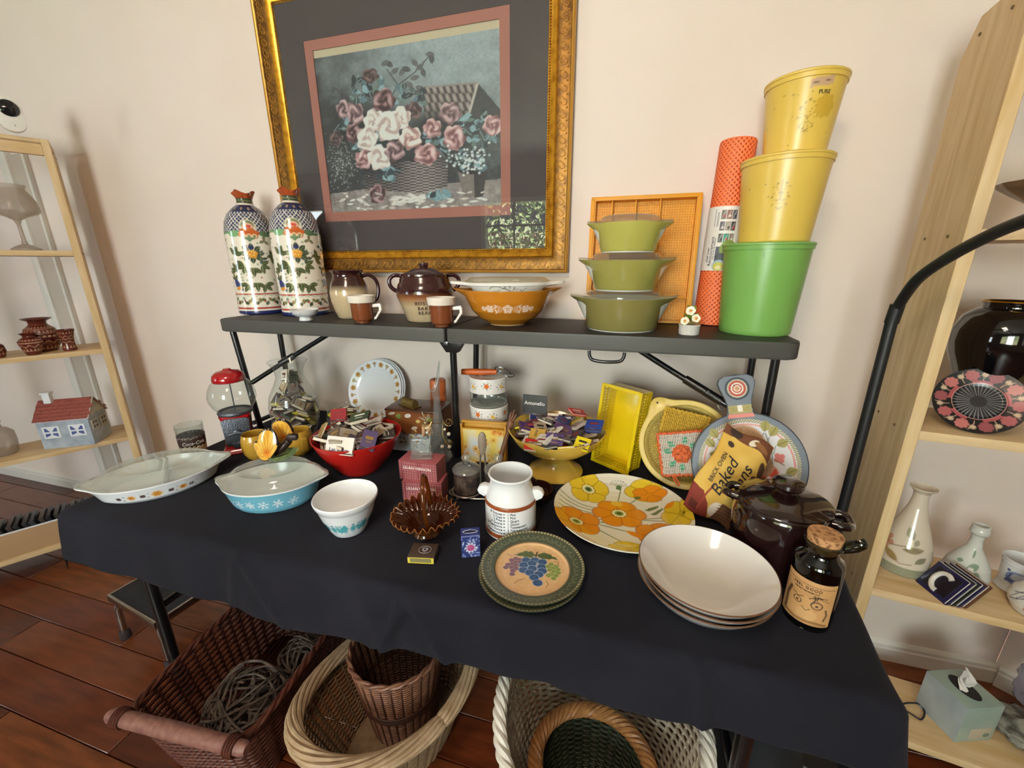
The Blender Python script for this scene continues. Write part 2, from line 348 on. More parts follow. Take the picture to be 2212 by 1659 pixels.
# left one: first post is its right-hand post
LB=(-2.30,1.26); lu=np.array([-.515,-.857]); lv=np.array([-.857,.515])
tl=thing('bookcase','pale pine bookcase on the left with clay pots and a china cottage','bookcase',(*LB,0),math.atan2(.857,.515))
def bookcase_parts(t,width,depth,sgn):
    th=.024
    pr=[(0,0),(depth,0),(depth,1.775),(depth-.045,1.838),(0,1.838)]
    for x in (0,width-th):
        # panel thickness runs along x
        V=[];n=len(pr)
        for xx in (x,x+th): V+=[(sgn*xx,p[0],p[1]) for p in pr]
        F=[list(range(n)),list(range(n,2*n))]+[[i,(i+1)%n,n+(i+1)%n,n+i] for i in range(n)]
        bm=bmesh.new(); vs=[bm.verts.new(v) for v in V]
        for f in F: bm.faces.new([vs[i] for i in f])
        bmesh.ops.recalc_face_normals(bm,faces=bm.faces[:]); bevel_bm(bm,.0012,1)
        o=from_bm('side_panel',bm,PINE,t)
        xs=sgn*(x-.0008 if x==0 else x+th+.0008)
        for z in (.54,.975,1.403,1.80):
            for y in (.06,depth-.06):
                V,F=tube_geo([(xs-.0008,y,z),(xs+.0008,y,z)],.0035,8); mk('screw',V,F,SCREW,o)
    for z in (.10,.55,.985,1.413,1.838):
        box('shelf',(sgn*width/2,depth/2,z-.011),(width-2*th,depth-.004,.022),PINE2,t,.002)
    box('top_rail',(sgn*width/2,.012,1.802),(width-2*th,.02,.048),PINE2,t,.002)
bookcase_parts(tl,.80,.24,-1)
RB=(.63,1.07); ru=np.array([.99,-.139]); rv=np.array([.139,.99])
tr=thing('bookcase','pale pine bookcase on the right with a black urn and painted vases','bookcase',(*RB,0),math.atan2(-.139,.99))
bookcase_parts(tr,.80,.22,1)
# ================================================================ FRAMED PICTURE
GOLD=mat('bright_gilt','#d69a2c',rough=.28,metal=.75,noise=('#a86c14',40,.45,.7))
GOLD2=mat('antique_gilt','#6e4a1d',rough=.42,metal=.6,noise=('#8f6526',60,.4,.6))
GOLD3=mat('gilt_relief','#c48f3c',rough=.35,metal=.7)
fx0,fx1,fz0,fz1=-1.335,-.208,1.322,2.290
pic=thing('framed_picture','large gilt framed print of roses in a wicker basket on the wall','picture',((fx0+fx1)/2,YW-.002,fz0))
def fl_(V): V=np.array(V,float); V[:,0]-=(fx0+fx1)/2; V[:,1]-=YW-.002; V[:,2]-=fz0; return V
def moulding(name,prof,m):
    V=[];F=[];n=len(prof)
    for (sx,sz) in ((0,0),(1,0),(1,1),(0,1)):
        for d,h in prof:
            V.append(((fx0+d) if sx==0 else (fx1-d), YW-.003-h, (fz0+d) if sz==0 else (fz1-d)))
    for k in range(4):
        for i in range(n-1): F.append([k*n+i,k*n+i+1,((k+1)%4)*n+i+1,((k+1)%4)*n+i])
    return mk(name,fl_(V),F,m,pic,True,auto=50)
moulding('outer_moulding',[(0,0),(0,.020),(.002,.026),(.006,.028),(.010,.026),(.012,.020),(.018,.0215),(.030,.023),(.042,.0215),(.050,.017)],GOLD2)
moulding('gilt_edge',[(-.0005,.018),(.0,.0265),(.004,.029),(.009,.027),(.011,.021)],GOLD3)
moulding('inner_moulding',[(.049,.015),(.052,.021),(.055,.023),(.066,.019),(.070,.013),(.072,.012),(.080,.0105),(.082,.0),(.081,-.001)],GOLD)
bd=Bag(); ov=Bag()
ico=[(1,0,0),(0,1,0),(0,0,1),(-1,0,0),(0,-1,0),(0,0,-1)]; icf=[[0,1,2],[1,3,2],[3,4,2],[4,0,2],[1,0,5],[3,1,5],[4,3,5],[0,4,5]]
def along(d):
    a,b,c,e=fx0+d,fx1-d,fz0+d,fz1-d
    return [((a,c),(b,c),(0,-1)),((b,c),(b,e),(1,0)),((b,e),(a,e),(0,1)),((a,e),(a,c),(-1,0))]
for p,q,nrm in along(.0755):
    L=math.hypot(q[0]-p[0],q[1]-p[1]); n=int(L/.0075)
    for i in range(n):
        t=(i+.5)/n; c=(p[0]+(q[0]-p[0])*t,YW-.015,p[1]+(q[1]-p[1])*t); bd.add(fl_([(c[0]+v[0]*.0031,c[1]+v[1]*.003,c[2]+v[2]*.0031) for v in ico]),icf)
tag(bd.mk('beading',GOLD2,pic),kind='stuff')
for p,q,nrm in along(.031):
    L=math.hypot(q[0]-p[0],q[1]-p[1]); n=int(L/.034); tx,tz=(q[0]-p[0])/L,(q[1]-p[1])/L
    for i in range(n):
        t0=(i+.5)/n*L
        for s in (1,-1):
            P=[]
            for k in range(9):
                w=k/8; a=w*5.2; rr=.011*(1-.78*w)
                du=s*(-.008+.0165*(1-w)*.0+rr*math.cos(a)+.003); dv=s*(rr*math.sin(a)*1.2+.001)
                P.append((p[0]+tx*(t0+du)+nrm[0]*dv,YW-.0265,p[1]+tz*(t0+du)+nrm[1]*dv))
            V,F=tube_geo(P,[.0016*(1-.4*k/8) for k in range(9)],4,cap=False); ov.add(fl_(V),F)
        c=(p[0]+tx*(t0+.017)+nrm[0]*.012,p[1]+tz*(t0+.017)+nrm[1]*.012); ov.add(fl_([(c[0]+v[0]*.004,YW-.024+v[1]*.004,c[1]+v[2]*.004) for v in ico]),icf)
tag(ov.mk('relief_scrolls',GOLD3,pic),kind='stuff')
box('backing',(0,0,(fz1-fz0)/2),(fx1-fx0-.16,.003,fz1-fz0-.16),mat('backing_board','#8b7a62',rough=.9),pic,0)
def ring(name,o,i,y,th,m):
    """flat card with a rectangular opening (x0,x1,z0,z1)"""
    V=[];
    for yy in (y,y-th):
        for (a,b,c,d) in (o,i): V+=[(a,yy,c),(b,yy,c),(b,yy,d),(a,yy,d)]
    F=[]
    for k in range(4):
        l=(k+1)%4; F+=[[8+k,8+l,12+l,12+k],[k,l,4+l,4+k][::-1],[12+k,12+l,4+l,4+k],[k,l,8+l,8+k]]
    return mk(name,fl_(V),F,m,pic,False)
ring('slate_mat',(fx0+.081,fx1-.081,fz0+.081,fz1-.081),(-1.153,-.409,1.510,2.092),1.4205,.0035,mat('slate_mat_card','#61585b',rough=.8))  # slate card lightened, the glass's reflection haze is in its colour
ring('rose_mat',(-1.160,-.402,1.503,2.099),(-1.121,-.442,1.543,2.062),1.4215,.003,mat('rose_mat_card','#c5857a',rough=.8))
box('cream_border',(-.7815-(fx0+fx1)/2,-.0036,1.80-fz0),(.70,.002,.54),mat('cream_paper','#e6d8bb',rough=.8),pic,0)
def print_uv(x,z):
    s=(x+1.125)/.685; t=(2.040-z)/.498
    TL,TR,BR,BL=[np.array(p,float) for p in ((408,320),(1540,165),(1555,1225),(535,1262))]
    P=(TL[None]*((1-s)*(1-t))[:,None]+TR[None]*(s*(1-t))[:,None]+BR[None]*(s*t)[:,None]+BL[None]*((1-s)*t)[:,None]); return P[:,0],P[:,1]
GX=np.linspace(-1.125,-.440,330); GZ=np.linspace(1.542,2.040,240)
P,F,gu,gv=grid_geo(GX,GZ,lambda u,v:np.stack([u,np.full_like(u,1.4226),v],1)); X,Y=print_uv(gu,gv)
base=mixc('#3b3d40','#8ea3a8',np.clip(1.15-np.hypot((X-1330)/900,(Y-260)/620),0,1)+(vnoise(X,Y,.016)-.5)*.35+(vnoise(X,Y,.05,3)-.5)*.12)
c=Cv(X,Y,base)
tb=[(500,1140),(760,1105),(1260,1075),(1570,1050),(1570,1300),(500,1300)]; c.poly(tb,'#8a7d78')
i=np.nonzero((Y>1100)&(np.abs(c.c-lin('#8a7d78')[None]).sum(1)<.02))[0]; c.c[i]=mixc('#6d615e','#a89c95',vnoise(X[i],Y[i],.03)*.6+vnoise(X[i],Y[i],.1,4)*.4)
c.poly([(1420,465),(1555,640),(1555,800),(1340,760)],'#3c3f42')
def weave(poly,cols,k,sl,k2):
    m=Cv(X,Y,np.zeros((len(X),3))); m.poly(poly,'#ffffff'); i=np.nonzero(m.c[:,0]>.5)[0]
    q=.5+.5*np.sin((X[i]+Y[i]*sl)*k+np.sign(np.sin(Y[i]*k2))*1.57); b=.5+.5*np.abs(np.sin(Y[i]*k2)); c.c[i]=mixc(cols[0],cols[1],q*b*1.1)
weave([(1095,490),(1420,465),(1372,650),(1120,690)],('#3d3436','#a09189'),.16,-.35,.06)
c.line([(1420,465),(1370,655)],9,'#b3a79c'); c.line([(1095,488),(1420,465)],7,'#8d8079')
m=Cv(X,Y,np.zeros((len(X),3))); m.poly([(750,955),(1258,910),(1252,1095),(1110,1138),(905,1120),(760,1110)],'#ffffff'); i=np.nonzero(m.c[:,0]>.5)[0]
c.c[i]=mixc('#241d20','#a08f8c',np.clip((.5+.5*np.sin(Y[i]*.34+np.sign(np.sin(X[i]*.085))*1.57))*(.45+.75*np.exp(-((X[i]-1110)/130)**2)),0,1))
c.ell(760,800,340,300,'#232a2e',soft=.5); c.ell(1200,780,300,200,'#272f33',soft=.5)
c.ell(600,950,150,170,'#3a3f41',soft=.5)
for k in range(420):
    a=RN.normal(0,55),RN.normal(0,75); c.ell(605+a[0],965+a[1],5,4,['#8d8f8b','#5e635f','#b2b2ab','#42484a'][k%4],soft=.5)
c.poly([(1312,1000),(1472,985),(1452,1165),(1345,1172)],'#7d6d66'); c.poly([(1400,1000),(1472,985),(1452,1165),(1405,1172)],'#40383a'); c.ell(1390,995,82,26,'#2f2a2c')
LC=['#33474e','#4e7682','#6fa0ac','#2a3a40','#587a70']
def leaves(cx,cy,sx,sy,n,L=58,w=19,cols=LC):
    for k in range(n): c.leaf(cx+RN.uniform(-sx,sx),cy+RN.uniform(-sy,sy),L*RN.uniform(.7,1.2),w*RN.uniform(.7,1.1),RN.uniform(0,PI),cols[RN.randint(len(cols))],'#8fb0b5' if RN.rand()<.4 else None)
c.line([(905,560),(960,470),(1060,400),(1155,300)],4,'#3a3b3c'); c.line([(960,470),(890,380)],4,'#3a3b3c'); c.line([(640,545),(545,480)],4,'#4c4442')
for x,y,r in ((905,350,.6),(940,390,-.6),(985,395,2.2),(1010,380,.3),(1060,345,.8),(1090,370,-.7),(1110,400,1.2),(1150,300,.1),(1160,325,1.5),(1060,430,-.3),(1030,470,.6),(880,345,2.6),(1090,490,.2),(1080,515,2.8)): c.leaf(x,y,62,17,r,['#4c4d50','#5b5c5e','#3f4446'][int(x)%3],'#78797a')
leaves(790,500,120,65,34); leaves(590,680,60,50,12); leaves(700,830,40,30,8); leaves(1060,560,60,60,12); leaves(1390,700,80,70,26); leaves(1190,820,80,70,18); leaves(1440,800,70,40,14); leaves(1000,520,60,50,10); leaves(900,1010,70,40,14); leaves(870,810,60,60,10)
leaves(1390,930,90,60,22,46,17); leaves(1215,1150,70,20,8,60,20,['#33525c','#4e8290','#74a6b0'])
DK=('#3d2428','#77474b','#b5858a'); PK=('#7c4448','#b5777a','#e0b6b2'); MV=('#5d3d45','#966a70','#c59c9f'); WH=('#b79a92','#e3d3c6','#f4ebdd'); CP=('#a56f6a','#dcb7ab','#f1e2d3'); DM=('#3a2a2d','#5f4244','#7f5c5c')
for k,(x,y,r,cl,sy) in enumerate([(785,415,55,DM,.8),(560,785,48,DM,1),(615,610,52,MV,1.1),(690,640,55,MV,1.3),(675,755,52,DK,1.25),(1052,622,55,DM,1),(1165,730,55,PK,1.1),(1500,720,52,PK,1.3),(870,560,74,DK,1),(975,665,62,WH,1.15),(810,680,66,WH,1.1),(1265,640,64,MV,1.05),(765,785,68,WH,1.15),(900,715,82,WH,1.12),(1035,785,68,CP,1.05),(1290,790,64,PK,1.3),(745,915,58,PK,1.1),(845,905,76,WH,1.05),(940,865,62,MV,1.1),(1130,888,76,PK,.9),(835,1140,52,DK,1.3)]): c.rose(x,y,r,*cl,seed=k*1.7+.4,sy=sy)
for k in range(90): 
    x,y=1365+RN.normal(0,55),930+RN.normal(0,45); c.ell(x,y,9,9,'#c9d2d2' if k%3 else '#8fa4ab',soft=.4)
for k in range(70): c.ell(RN.uniform(600,1480),RN.uniform(1130,1250),RN.uniform(10,30),RN.uniform(5,11),['#d9cfc4','#c4b5ab','#e8e0d4','#a58e89'][k%4],RN.uniform(-.4,.4),soft=.3)
for k in range(30): c.ell(RN.uniform(930,1120),RN.uniform(1150,1195),RN.uniform(16,34),RN.uniform(6,12),['#ddd5c9','#cfc4b8'][k%2],RN.uniform(-.4,.4),soft=.3)
leaves(1200,1155,60,16,5,70,22,['#3d6672','#5f97a6','#2d4048'])
g_=c.c.mean(1)[:,None]; c.c=c.c*.66+g_*.34; c.c+=.012; c.c*=(1.35+.36*vnoise(X,Y,.09,9))[:,None]*np.array([1,1.0,1.06])  # greys and lifts the print, putting reflection haze into its colours
mk('rose_print',fl_(P),F,PRINT,pic,True,c.c)
box('picture_glass',(0,-.0165,(fz1-fz0)/2),(fx1-fx0-.158,.002,fz1-fz0-.158),glass('picture_glass',tint='#f2f4f3',rough=.0,ior=1.52),pic,0)
# ================================================================ THE LONG TABLE AND ITS CLOTH
BLK=mat('black_plastic','#1d1d1f',rough=.55,noise=('#252526',40,.4,.6),bump=(180,.12,.001))
BLK2=mat('charcoal_plastic_edge','#464541',rough=.5,bump=(160,.15,.001))
STEEL=mat('black_painted_steel','#0f0f11',rough=.32,coat=.3)
tab=thing('folding_table','long black folding table under the black cloth','table',(-.455,.98,0))
box('tabletop',(-.034,-.006,.713),(1.782,.77,.040),BLK,tab,.008)
for x in (-.845,.727):
    for y in (-.33,.33):
        tube('leg',[(x,y,.694),(x,y,.02)],.0155,STEEL,tab,12); lathe('foot_cap',[(.0,0),(.019,0),(.019,.03),(.016,.034),(0,.034)],BLK,tab,12,loc=(x,y,0))
    tube('crossbar',[(x,-.33,.36),(x,.33,.36)],.011,STEEL,tab,10)
CLOTH=mat('black_tablecloth_fabric','#191921',rough=.9,spec=.15,sheen=.03,bump=(700,.25,.0008),noise=('#202029',3,.4,.65))
xl,xr,yf,yb=-1.385,.447,.577,1.372; dl,dr,df,db=.13,.40,.145,.01
ga=np.concatenate([np.linspace(xl-dl,xl,14)[:-1],np.linspace(xl,xr,170),np.linspace(xr,xr+dr,40)[1:]])
gb=np.concatenate([np.linspace(yf-df,yf,34)[:-1],np.linspace(yf,yb,70),[yb+.005,yb+.01]])
def cloth(u,v):
    cx=np.clip(u,xl,xr); cy=np.clip(v,yf,yb); ex=u-cx; ey=v-cy; d=np.hypot(ex,ey); n0=np.where(d>1e-9,ex/np.maximum(d,1e-9),0); n1=np.where(d>1e-9,ey/np.maximum(d,1e-9),0)
    R=.022; th=np.minimum(d/R,PI/2); out=R*np.sin(th); drop=R*(1-np.cos(th))+np.maximum(d-R*PI/2,0)
    k=np.clip(d/.14,0,1)
    s=u*1.0-v*.0
    fold=.005*np.sin(s*17+1.2*np.sin(s*7))+.002*np.sin(s*41+2)+.006*np.sin(s*9.3+.7)
    sv=v*1.0; foldv=.014*np.sin(sv*15+.6)+.006*np.sin(sv*37)
    w=np.abs(n1)/(np.abs(n0)+np.abs(n1)+1e-9); f=(fold*w+foldv*(1-w))*k
    # creases running out from the middle of the front edge
    for x0,s0,wd,h in ((-.40,.55,.012,.010),(-.36,-.35,.010,.012),(-.30,-.8,.014,.009),(-.52,.5,.02,.007),(.16,.15,.012,.010),(-.85,.9,.015,.007),(-.78,-.3,.014,.006),(.02,-.4,.02,.006)):
        q=(u-x0)-s0*(yf+.05-v); f=f+h*np.exp(-(q/wd)**2)*np.clip((yf+.03-v)/.07,0,1)
    flare=np.maximum(d-R,0)*.10
    x=cx+n0*(out+flare+f); y=cy+n1*(out+flare+f); z=T-drop
    z=z-.02*np.exp(-((u+1.05)/.25)**2)*0+ .018*np.sin(s*3.1+1)*k*w
    x=x-.036*np.clip((.85-v)/.27,0,1)*np.clip((u+.2)/.6,0,1)
    top=(d<1e-9); z=z-.0012+.0011*np.where(top,np.clip((yf+.06-v)/.06,0,1)*np.sin(u*31)*np.sin(u*13+1),0)
    z=np.where(~top,np.minimum(z,T-.0005),z); return np.stack([x,y,z],1)
P,F,_,_=grid_geo(ga,gb,cloth)
tc=mk('tablecloth',P,F,CLOTH); sm=tc.modifiers.new('thickness','SOLIDIFY'); sm.thickness=.001; sm.offset=-1
tag(tc,'plain black tablecloth with fold creases draped over the long table','tablecloth')
# ================================================================ BENCH STANDING ON THE TABLE
bn=thing('folding_bench','black folding bench set on the back of the table as a raised shelf','bench',(-.495,1.235,T))
def slab(name,x0,x1,rl,rr):
    pts=[]
    def arc(cx,cy,r,a0,a1):
        for k in range(7): a=a0+(a1-a0)*k/6; pts.append((cx+r*math.cos(a),cy+r*math.sin(a)))
    y0,y1=-.15,.15
    arc(x0+rl,y0+rl,rl,PI,1.5*PI); arc(x1-rr,y0+rr,rr,1.5*PI,2*PI); arc(x1-rr,y1-rr,rr,0,PI/2); arc(x0+rl,y1-rl,rl,PI/2,PI)
    bm=bmesh.new(); a=[bm.verts.new((p[0],p[1],.388)) for p in pts]; b=[bm.verts.new((p[0],p[1],.430)) for p in pts]; n=len(pts)
    bm.faces.new(a[::-1]); bm.faces.new(b)
    for i in range(n): bm.faces.new([a[i],a[(i+1)%n],b[(i+1)%n],b[i]])
    es=[e for e in bm.edges if abs(e.verts[0].co.z-e.verts[1].co.z)<1e-6]
    bmesh.ops.bevel(bm,geom=es,offset=.006,segments=3,affect='EDGES',profile=.6); bm.normal_update()
    for f in bm.faces: f.material_index=0 if f.normal.z>.5 else 1
    return from_bm(name,bm,[BLK,BLK2],bn)
slab('seat_panel',-.895,-.0225,.030,.006); slab('seat_panel',-.0165,.895,.006,.030)
for x,y,xb,yb_ in ((-.871,-.115,-.826,-.115),(-.919+.02,.115,-.90,.115),(-.013,-.115,-.012,-.115),(-.023,.115,-.04,.115),(.853,-.115,.853,-.115),(.865,.115,.868,.115)):
    tube('leg',[(x,y,.39),((x+xb)/2,(y+yb_)/2,.2),(xb,yb_,.004)],.0105,STEEL,bn,12)
for x,xb in ((-.90,-.86),(.858,.86)): tube('crossbar',[(xb,-.115,.03),(xb,.115,.03)],.009,STEEL,bn,8)
BR=mat('brushed_steel','#b9bcc0',rough=.25,metal=1)
b1=tube('brace',[(-.542,0,.375),(-.70,-.03,.285),(-.835,-.112,.190)],.0085,STEEL,bn,10); 
tube('brace_sleeve',[(-.70,-.03,.285),(-.745,-.055,.256)],.0125,STEEL,b1,10)
b2=tube('brace',[(.516,0,.375),(.64,-.045,.310),(.752,-.095,.255),(.85,-.115,.20)],.0085,STEEL,bn,10)
tube('brace_sleeve',[(.66,-.053,.300),(.752,-.095,.255)],.0125,STEEL,b2,10)
tube('rivet',[(.715,-.095,.278),(.715,-.085,.278)],.005,BR,b2,8); 
tube('clip_ring',[(.752+.016*math.cos(a)*.6,-.095+.004*math.sin(a),.252+.018*math.sin(a)) for a in np.linspace(0,2*PI,16,endpoint=False)],.0014,BR,b2,6,True)
prism('hinge_bracket',[(-.052,.390),(.030,.390),(.008,.355),(-.028,.355)],.03,STEEL,bn,.003,loc=(0,-.135,0))
box('hinge_pin',(-.020,-.148,.386),(.012,.006,.010),BR,bn,.001)
hd_=tube('handle',curve_pts([(.400,-.147,.386),(.402,-.150,.372),(.412,-.152,.362),(.446,-.154,.359),(.480,-.152,.362),(.490,-.150,.372),(.492,-.147,.386)],5),.0045,STEEL,bn,8)
# ================================================================ FLOOR LAMP
lp=thing('floor_lamp','black arched floor lamp pole between the table and the right bookcase','lamp',(.560,1.095,0))
LBK=mat('black_lamp_metal','#1a1a1b',rough=.45)
lathe('base',[(0,0),(.115,0),(.118,.006),(.112,.014),(.02,.02),(.016,.03),(0,.03)],LBK,lp,40,loc=(.03,-.02,0))
tube('pole',[(0,0,.02),(0,0,.6),(.001,0,1.24)],.0112,LBK,lp,16)
tube('joint',[(.001,0,1.222),(.002,-.004,1.262)],.0130,LBK,lp,16)
tube('gooseneck',curve_pts([(.002,-.002,1.250),(-.001,-.025,1.283),(-.007,-.065,1.319),(-.006,-.115,1.351),(0,-.175,1.383),(.010,-.245,1.411),(.03,-.38,1.445),(.06,-.52,1.44)],6),.0102,LBK,lp,12)
lathe('shade',[(.012,.06),(.03,.05),(.07,0),(.068,-.001),(.028,.047)],LBK,lp,32,loc=(.066,-.54,1.36))
# ================================================================ THINGS ON THE BENCH
CREAM='#e9e2d2'
def pot(name,prof,m,parent,**k): return lathe(name,prof,m,parent,**k)
# two tall painted bottle vases
vp=[(0,0),(.080,0),(.0835,.004),(.083,.06),(.084,.14),(.0845,.24),(.083,.30),(.077,.335),(.064,.362),(.045,.382),(.030,.394),(.0265,.402),(.0262,.413),(.030,.424),(.0355,.437),(.034,.438),(.027,.424),(.023,.41),(.022,.40)]
def vase_col(a,r,z,s):
    u=a*.082; c=Cv(u,z,CREAM); i=slice(None)
    for k in range(150):
        x,y=RN.uniform(-.26,.26),RN.uniform(.085,.27); c.ell(x,y,.004,.004,['#7f9a83','#a08c58','#b07f78','#8fa79c'][k%4],soft=.4)
    for k in range(60):
        x,y=RN.uniform(-.26,.26),RN.uniform(.085,.27)
        if abs(x+.005)<.035: continue
        for q in range(3): c.leaf(x+.009*math.cos(q*2.1+k),y+.009*math.sin(q*2.1+k),.022,.006,q*2.1+k,['#4f5c3c','#6b6a4a','#7d7a5a','#3f4f42'][k%4])
        if k%5==0: c.flower(x,y-.012,.007,5,['#2f3b74','#b5543a','#c78a3a'][k//5%3])
    def sprig(x,y,rot):
        for q,l in ((-.9,.034),(0,.036),(.9,.034)): 
            an=rot+q; c.leaf(x+.017*math.cos(an),y+.017*math.sin(an),l,.0085,an,'#46502f','#8d9468')
    for x,y,r in ((.0,.172,-PI/2),(.026,.180,-.4),(-.026,.180,PI+.4),(.004,.118,-PI/2),(.030,.112,-.9),(-.022,.112,-2.2),(-.055,.215,1.2),(-.06,.16,2),(.062,.2,.3)): sprig(x,y,r)
    for q in range(9): an=PI*(.0+q/8*2); c.leaf(.004+.026*math.cos(an),.222+.022*math.sin(an),.030,.010,an,'#3c4a35','#7c8760')
    for x,y in ((-.006,.224),(.006,.226),(.014,.222),(.0,.214),(.010,.213)): c.ell(x,y,.0085,.0095,'#dc9a34',soft=.3); c.ell(x-.002,y+.003,.003,.003,'#f0c877')
    c.ell(.004,.243,.010,.007,'#2b3561',soft=.2)
    # birds low on the left
    for x in (-.07,-.068+.17): c.ell(x,.115,.012,.018,'#2f3f78',.4); c.ell(x+.006,.098,.016,.007,'#d2913a',.2)
    # lattice shoulder
    m=(z>.292)&(z<.366)&(s<.9); L=np.where(m)[0]
    p=(u/.0145+z/.0145); q=(u/.0145-z/.0145); fp=np.abs(p%1-.5); fq=np.abs(q%1-.5); cell=np.maximum(fp,fq)
    c.c[L]=lin('#1d2747'); k=L[cell[L]>.40]; c.c[k]=lin('#e4e0d4'); k=L[cell[L]<.22]; c.c[k]=lin('#54618a'); k=L[cell[L]<.13]; c.c[k]=lin('#1a2140')
    k=np.where((np.abs(z-.290-.004*np.sin(u*60))<.004))[0]; c.c[k]=lin('#6f9a72')
    c.ell(-.045,.290,.022,.012,'#7aa877',.1); c.ell(.055,.290,.02,.010,'#5f7f58',-.1)
    # orange shell medallion
    c.ell(.004,.315,.030,.026,'#e9dfc9',soft=.2); c.ell(.004,.320,.026,.019,'#6f7f5a',soft=.3); c.ell(.004,.314,.019,.014,'#e2b39a'); c.ell(.004,.316,.013,.005,'#c9483c'); c.poly([(-.006,.310),(.014,.310),(.004,.302)],'#2f3a72')
    c.flower(.004,.290,.034,6,'#c9622c',.2,.2,'#8d3f1c',sx=1.05,sy=.62)
    for x in (-.013,.004,.021): c.ell(x,.282,.009,.008,'#e8d7b2',ring=.25); c.ell(x,.280,.005,.004,'#7f9a6a')
    c.poly([(-.016,.277),(.024,.277),(.004,.262)],'#6d8a68')
    for lo,hi,cl in ((0,.014,'#232c63'),(.014,.018,'#e9e2d2'),(.020,.026,'#a8322c'),(.0735,.079,'#b0352d')): c.c[(z>=lo)&(z<hi)&(s<.55)]=lin(cl)
    for k in range(46):
        x=-.26+k*.0115; c.leaf(x,.050+.008*math.sin(k*2.2),.020,.007,k*1.3,['#5b6a44','#3f4c33','#8a7a4e'][k%3]); 
        if k%3==0: c.ell(x+.004,.046+.008*math.cos(k),.004,.004,'#b5483a')
    ed=np.abs(z-.071-.002*np.sin(u*260))<.0012; c.c[ed&(s<.5)]=lin('#9ab08a')
    nk=(z>.366)&(z<.392)&(s<.95); c.c[nk]=lin('#222b52')
    for k in range(8): c.ell(-.13+k*.038,.378,.006,.005,'#c9b27a',ring=.3)
    c.c[(z>.392)&(z<.400)]=lin('#e0d8c4'); c.c[(z>=.400)&(z<.415)]=lin('#3f4a35'); c.c[(z>=.407)&(z<.409)]=lin('#8c8a5c')
    t=(z>=.415); c.c[t]=mixc('#b4552a','#8d3a1a',vnoise(u[t],z[t],160)); return c.c
def vwob(A,r,z): k=np.clip((z-.418)/.02,0,1); return r*(1+.10*k*np.cos(6*A)),z+.006*k*np.cos(3*A+.6)
v1=thing('bottle_vase','tall painted bottle vase nearest the left end of the bench','vase',(-1.447,1.300,S),face(-1.447,1.30)-.12,'painted bottle vases')
vb=lathe('body',vp,PAINT,v1,seg=260,col=vase_col,wob=vwob,ds=.0022)
v2=thing('bottle_vase','tall painted bottle vase standing against the picture frame, behind the small white dish','vase',(-1.210,1.300,S),face(-1.21,1.30)-.10,'painted bottle vases')
o=vb.copy(); COL.objects.link(o); o.parent=v2
v1.location.x=-1.404; v2.location.x=-1.196
# small white footed dish
WHITE=mat('white_glazed_china','#e8e9ea',rough=.14,coat=.4)
d=thing('small_dish','small white footed china dish in front of the tall vase','dish',(-1.058,1.142,S))
lathe('bowl',[(0,.012),(.017,.012),(.020,.008),(.021,.0),(.018,0),(.016,.007),(0,.009)][::-1]+[(.030,.014),(.040,.023),(.0465,.0365),(.045,.037),(.038,.026),(.028,.018),(0,.015)],WHITE,d,48,wob=lambda A,r,z:(r*(1+.04*np.clip(z/.036,0,1)*np.cos(4*A)),z))
PIERCE=mat('blue_grey_china_marks','#8d99a8',rough=.4)
for k in (-1.9,-1.55,-1.2):
    for q in range(4): 
        a=k+.06*math.cos(q*1.57); z=.024+.0028*math.sin(q*1.57); r=.0412+.0006; lathe('pierced_mark',[(0,-.0004),(.0013,-.0004),(.0013,.0006),(0,.0006)],PIERCE,d,8,loc=(r*math.cos(a),r*math.sin(a),z),rot=(0,R9,a))
# two-tone stoneware
def twotone(a,r,z,s,split=.1,lo='#bda886',hi='#3f1d1b'):
    c=Cv(a,z,lo); t=np.clip((z-split)/.004,0,1); w=(vnoise(a,z*30,9)-.5)*.08; c.c=mixc(lo,'#c9b692',.5+w*6); k=z>split+.002*np.sin(a*7); c.c[k]=mixc(hi,'#2c1212',.5+w[k]*8); b=np.abs(z-split)<.003; c.c[b]=lin('#8d5a34'); return c.c
pt=thing('stoneware_pitcher','two-tone stoneware pitcher with brown glazed top and loop handle','pitcher',(-.948,1.242,S),face(-.948,1.242))
lathe('body',[(0,.0),(.042,0),(.046,.003),(.056,.03),(.063,.065),(.0645,.09),(.060,.115),(.050,.135),(.0465,.146),(.049,.155),(.054,.161),(.052,.163),(.046,.156),(.043,.146),(.055,.11),(.059,.08),(.04,.01),(0,.008)],PAINT,pt,96,col=lambda a,r,z,s:twotone(a,r,z,s,.098),wob=lambda A,r,z:(r*(1+.10*np.exp(-((A-PI)/.35)**2)*np.clip((z-.14)/.02,0,1)),z))
DKB=mat('dark_brown_glaze','#34171a',rough=.1,coat=.7)
tube('handle',curve_pts([(.046,0,.142),(.070,0,.146),(.092,0,.128),(.098,0,.095),(.088,0,.062),(.060,0,.046)],6),.0065,DKB,pt,10)
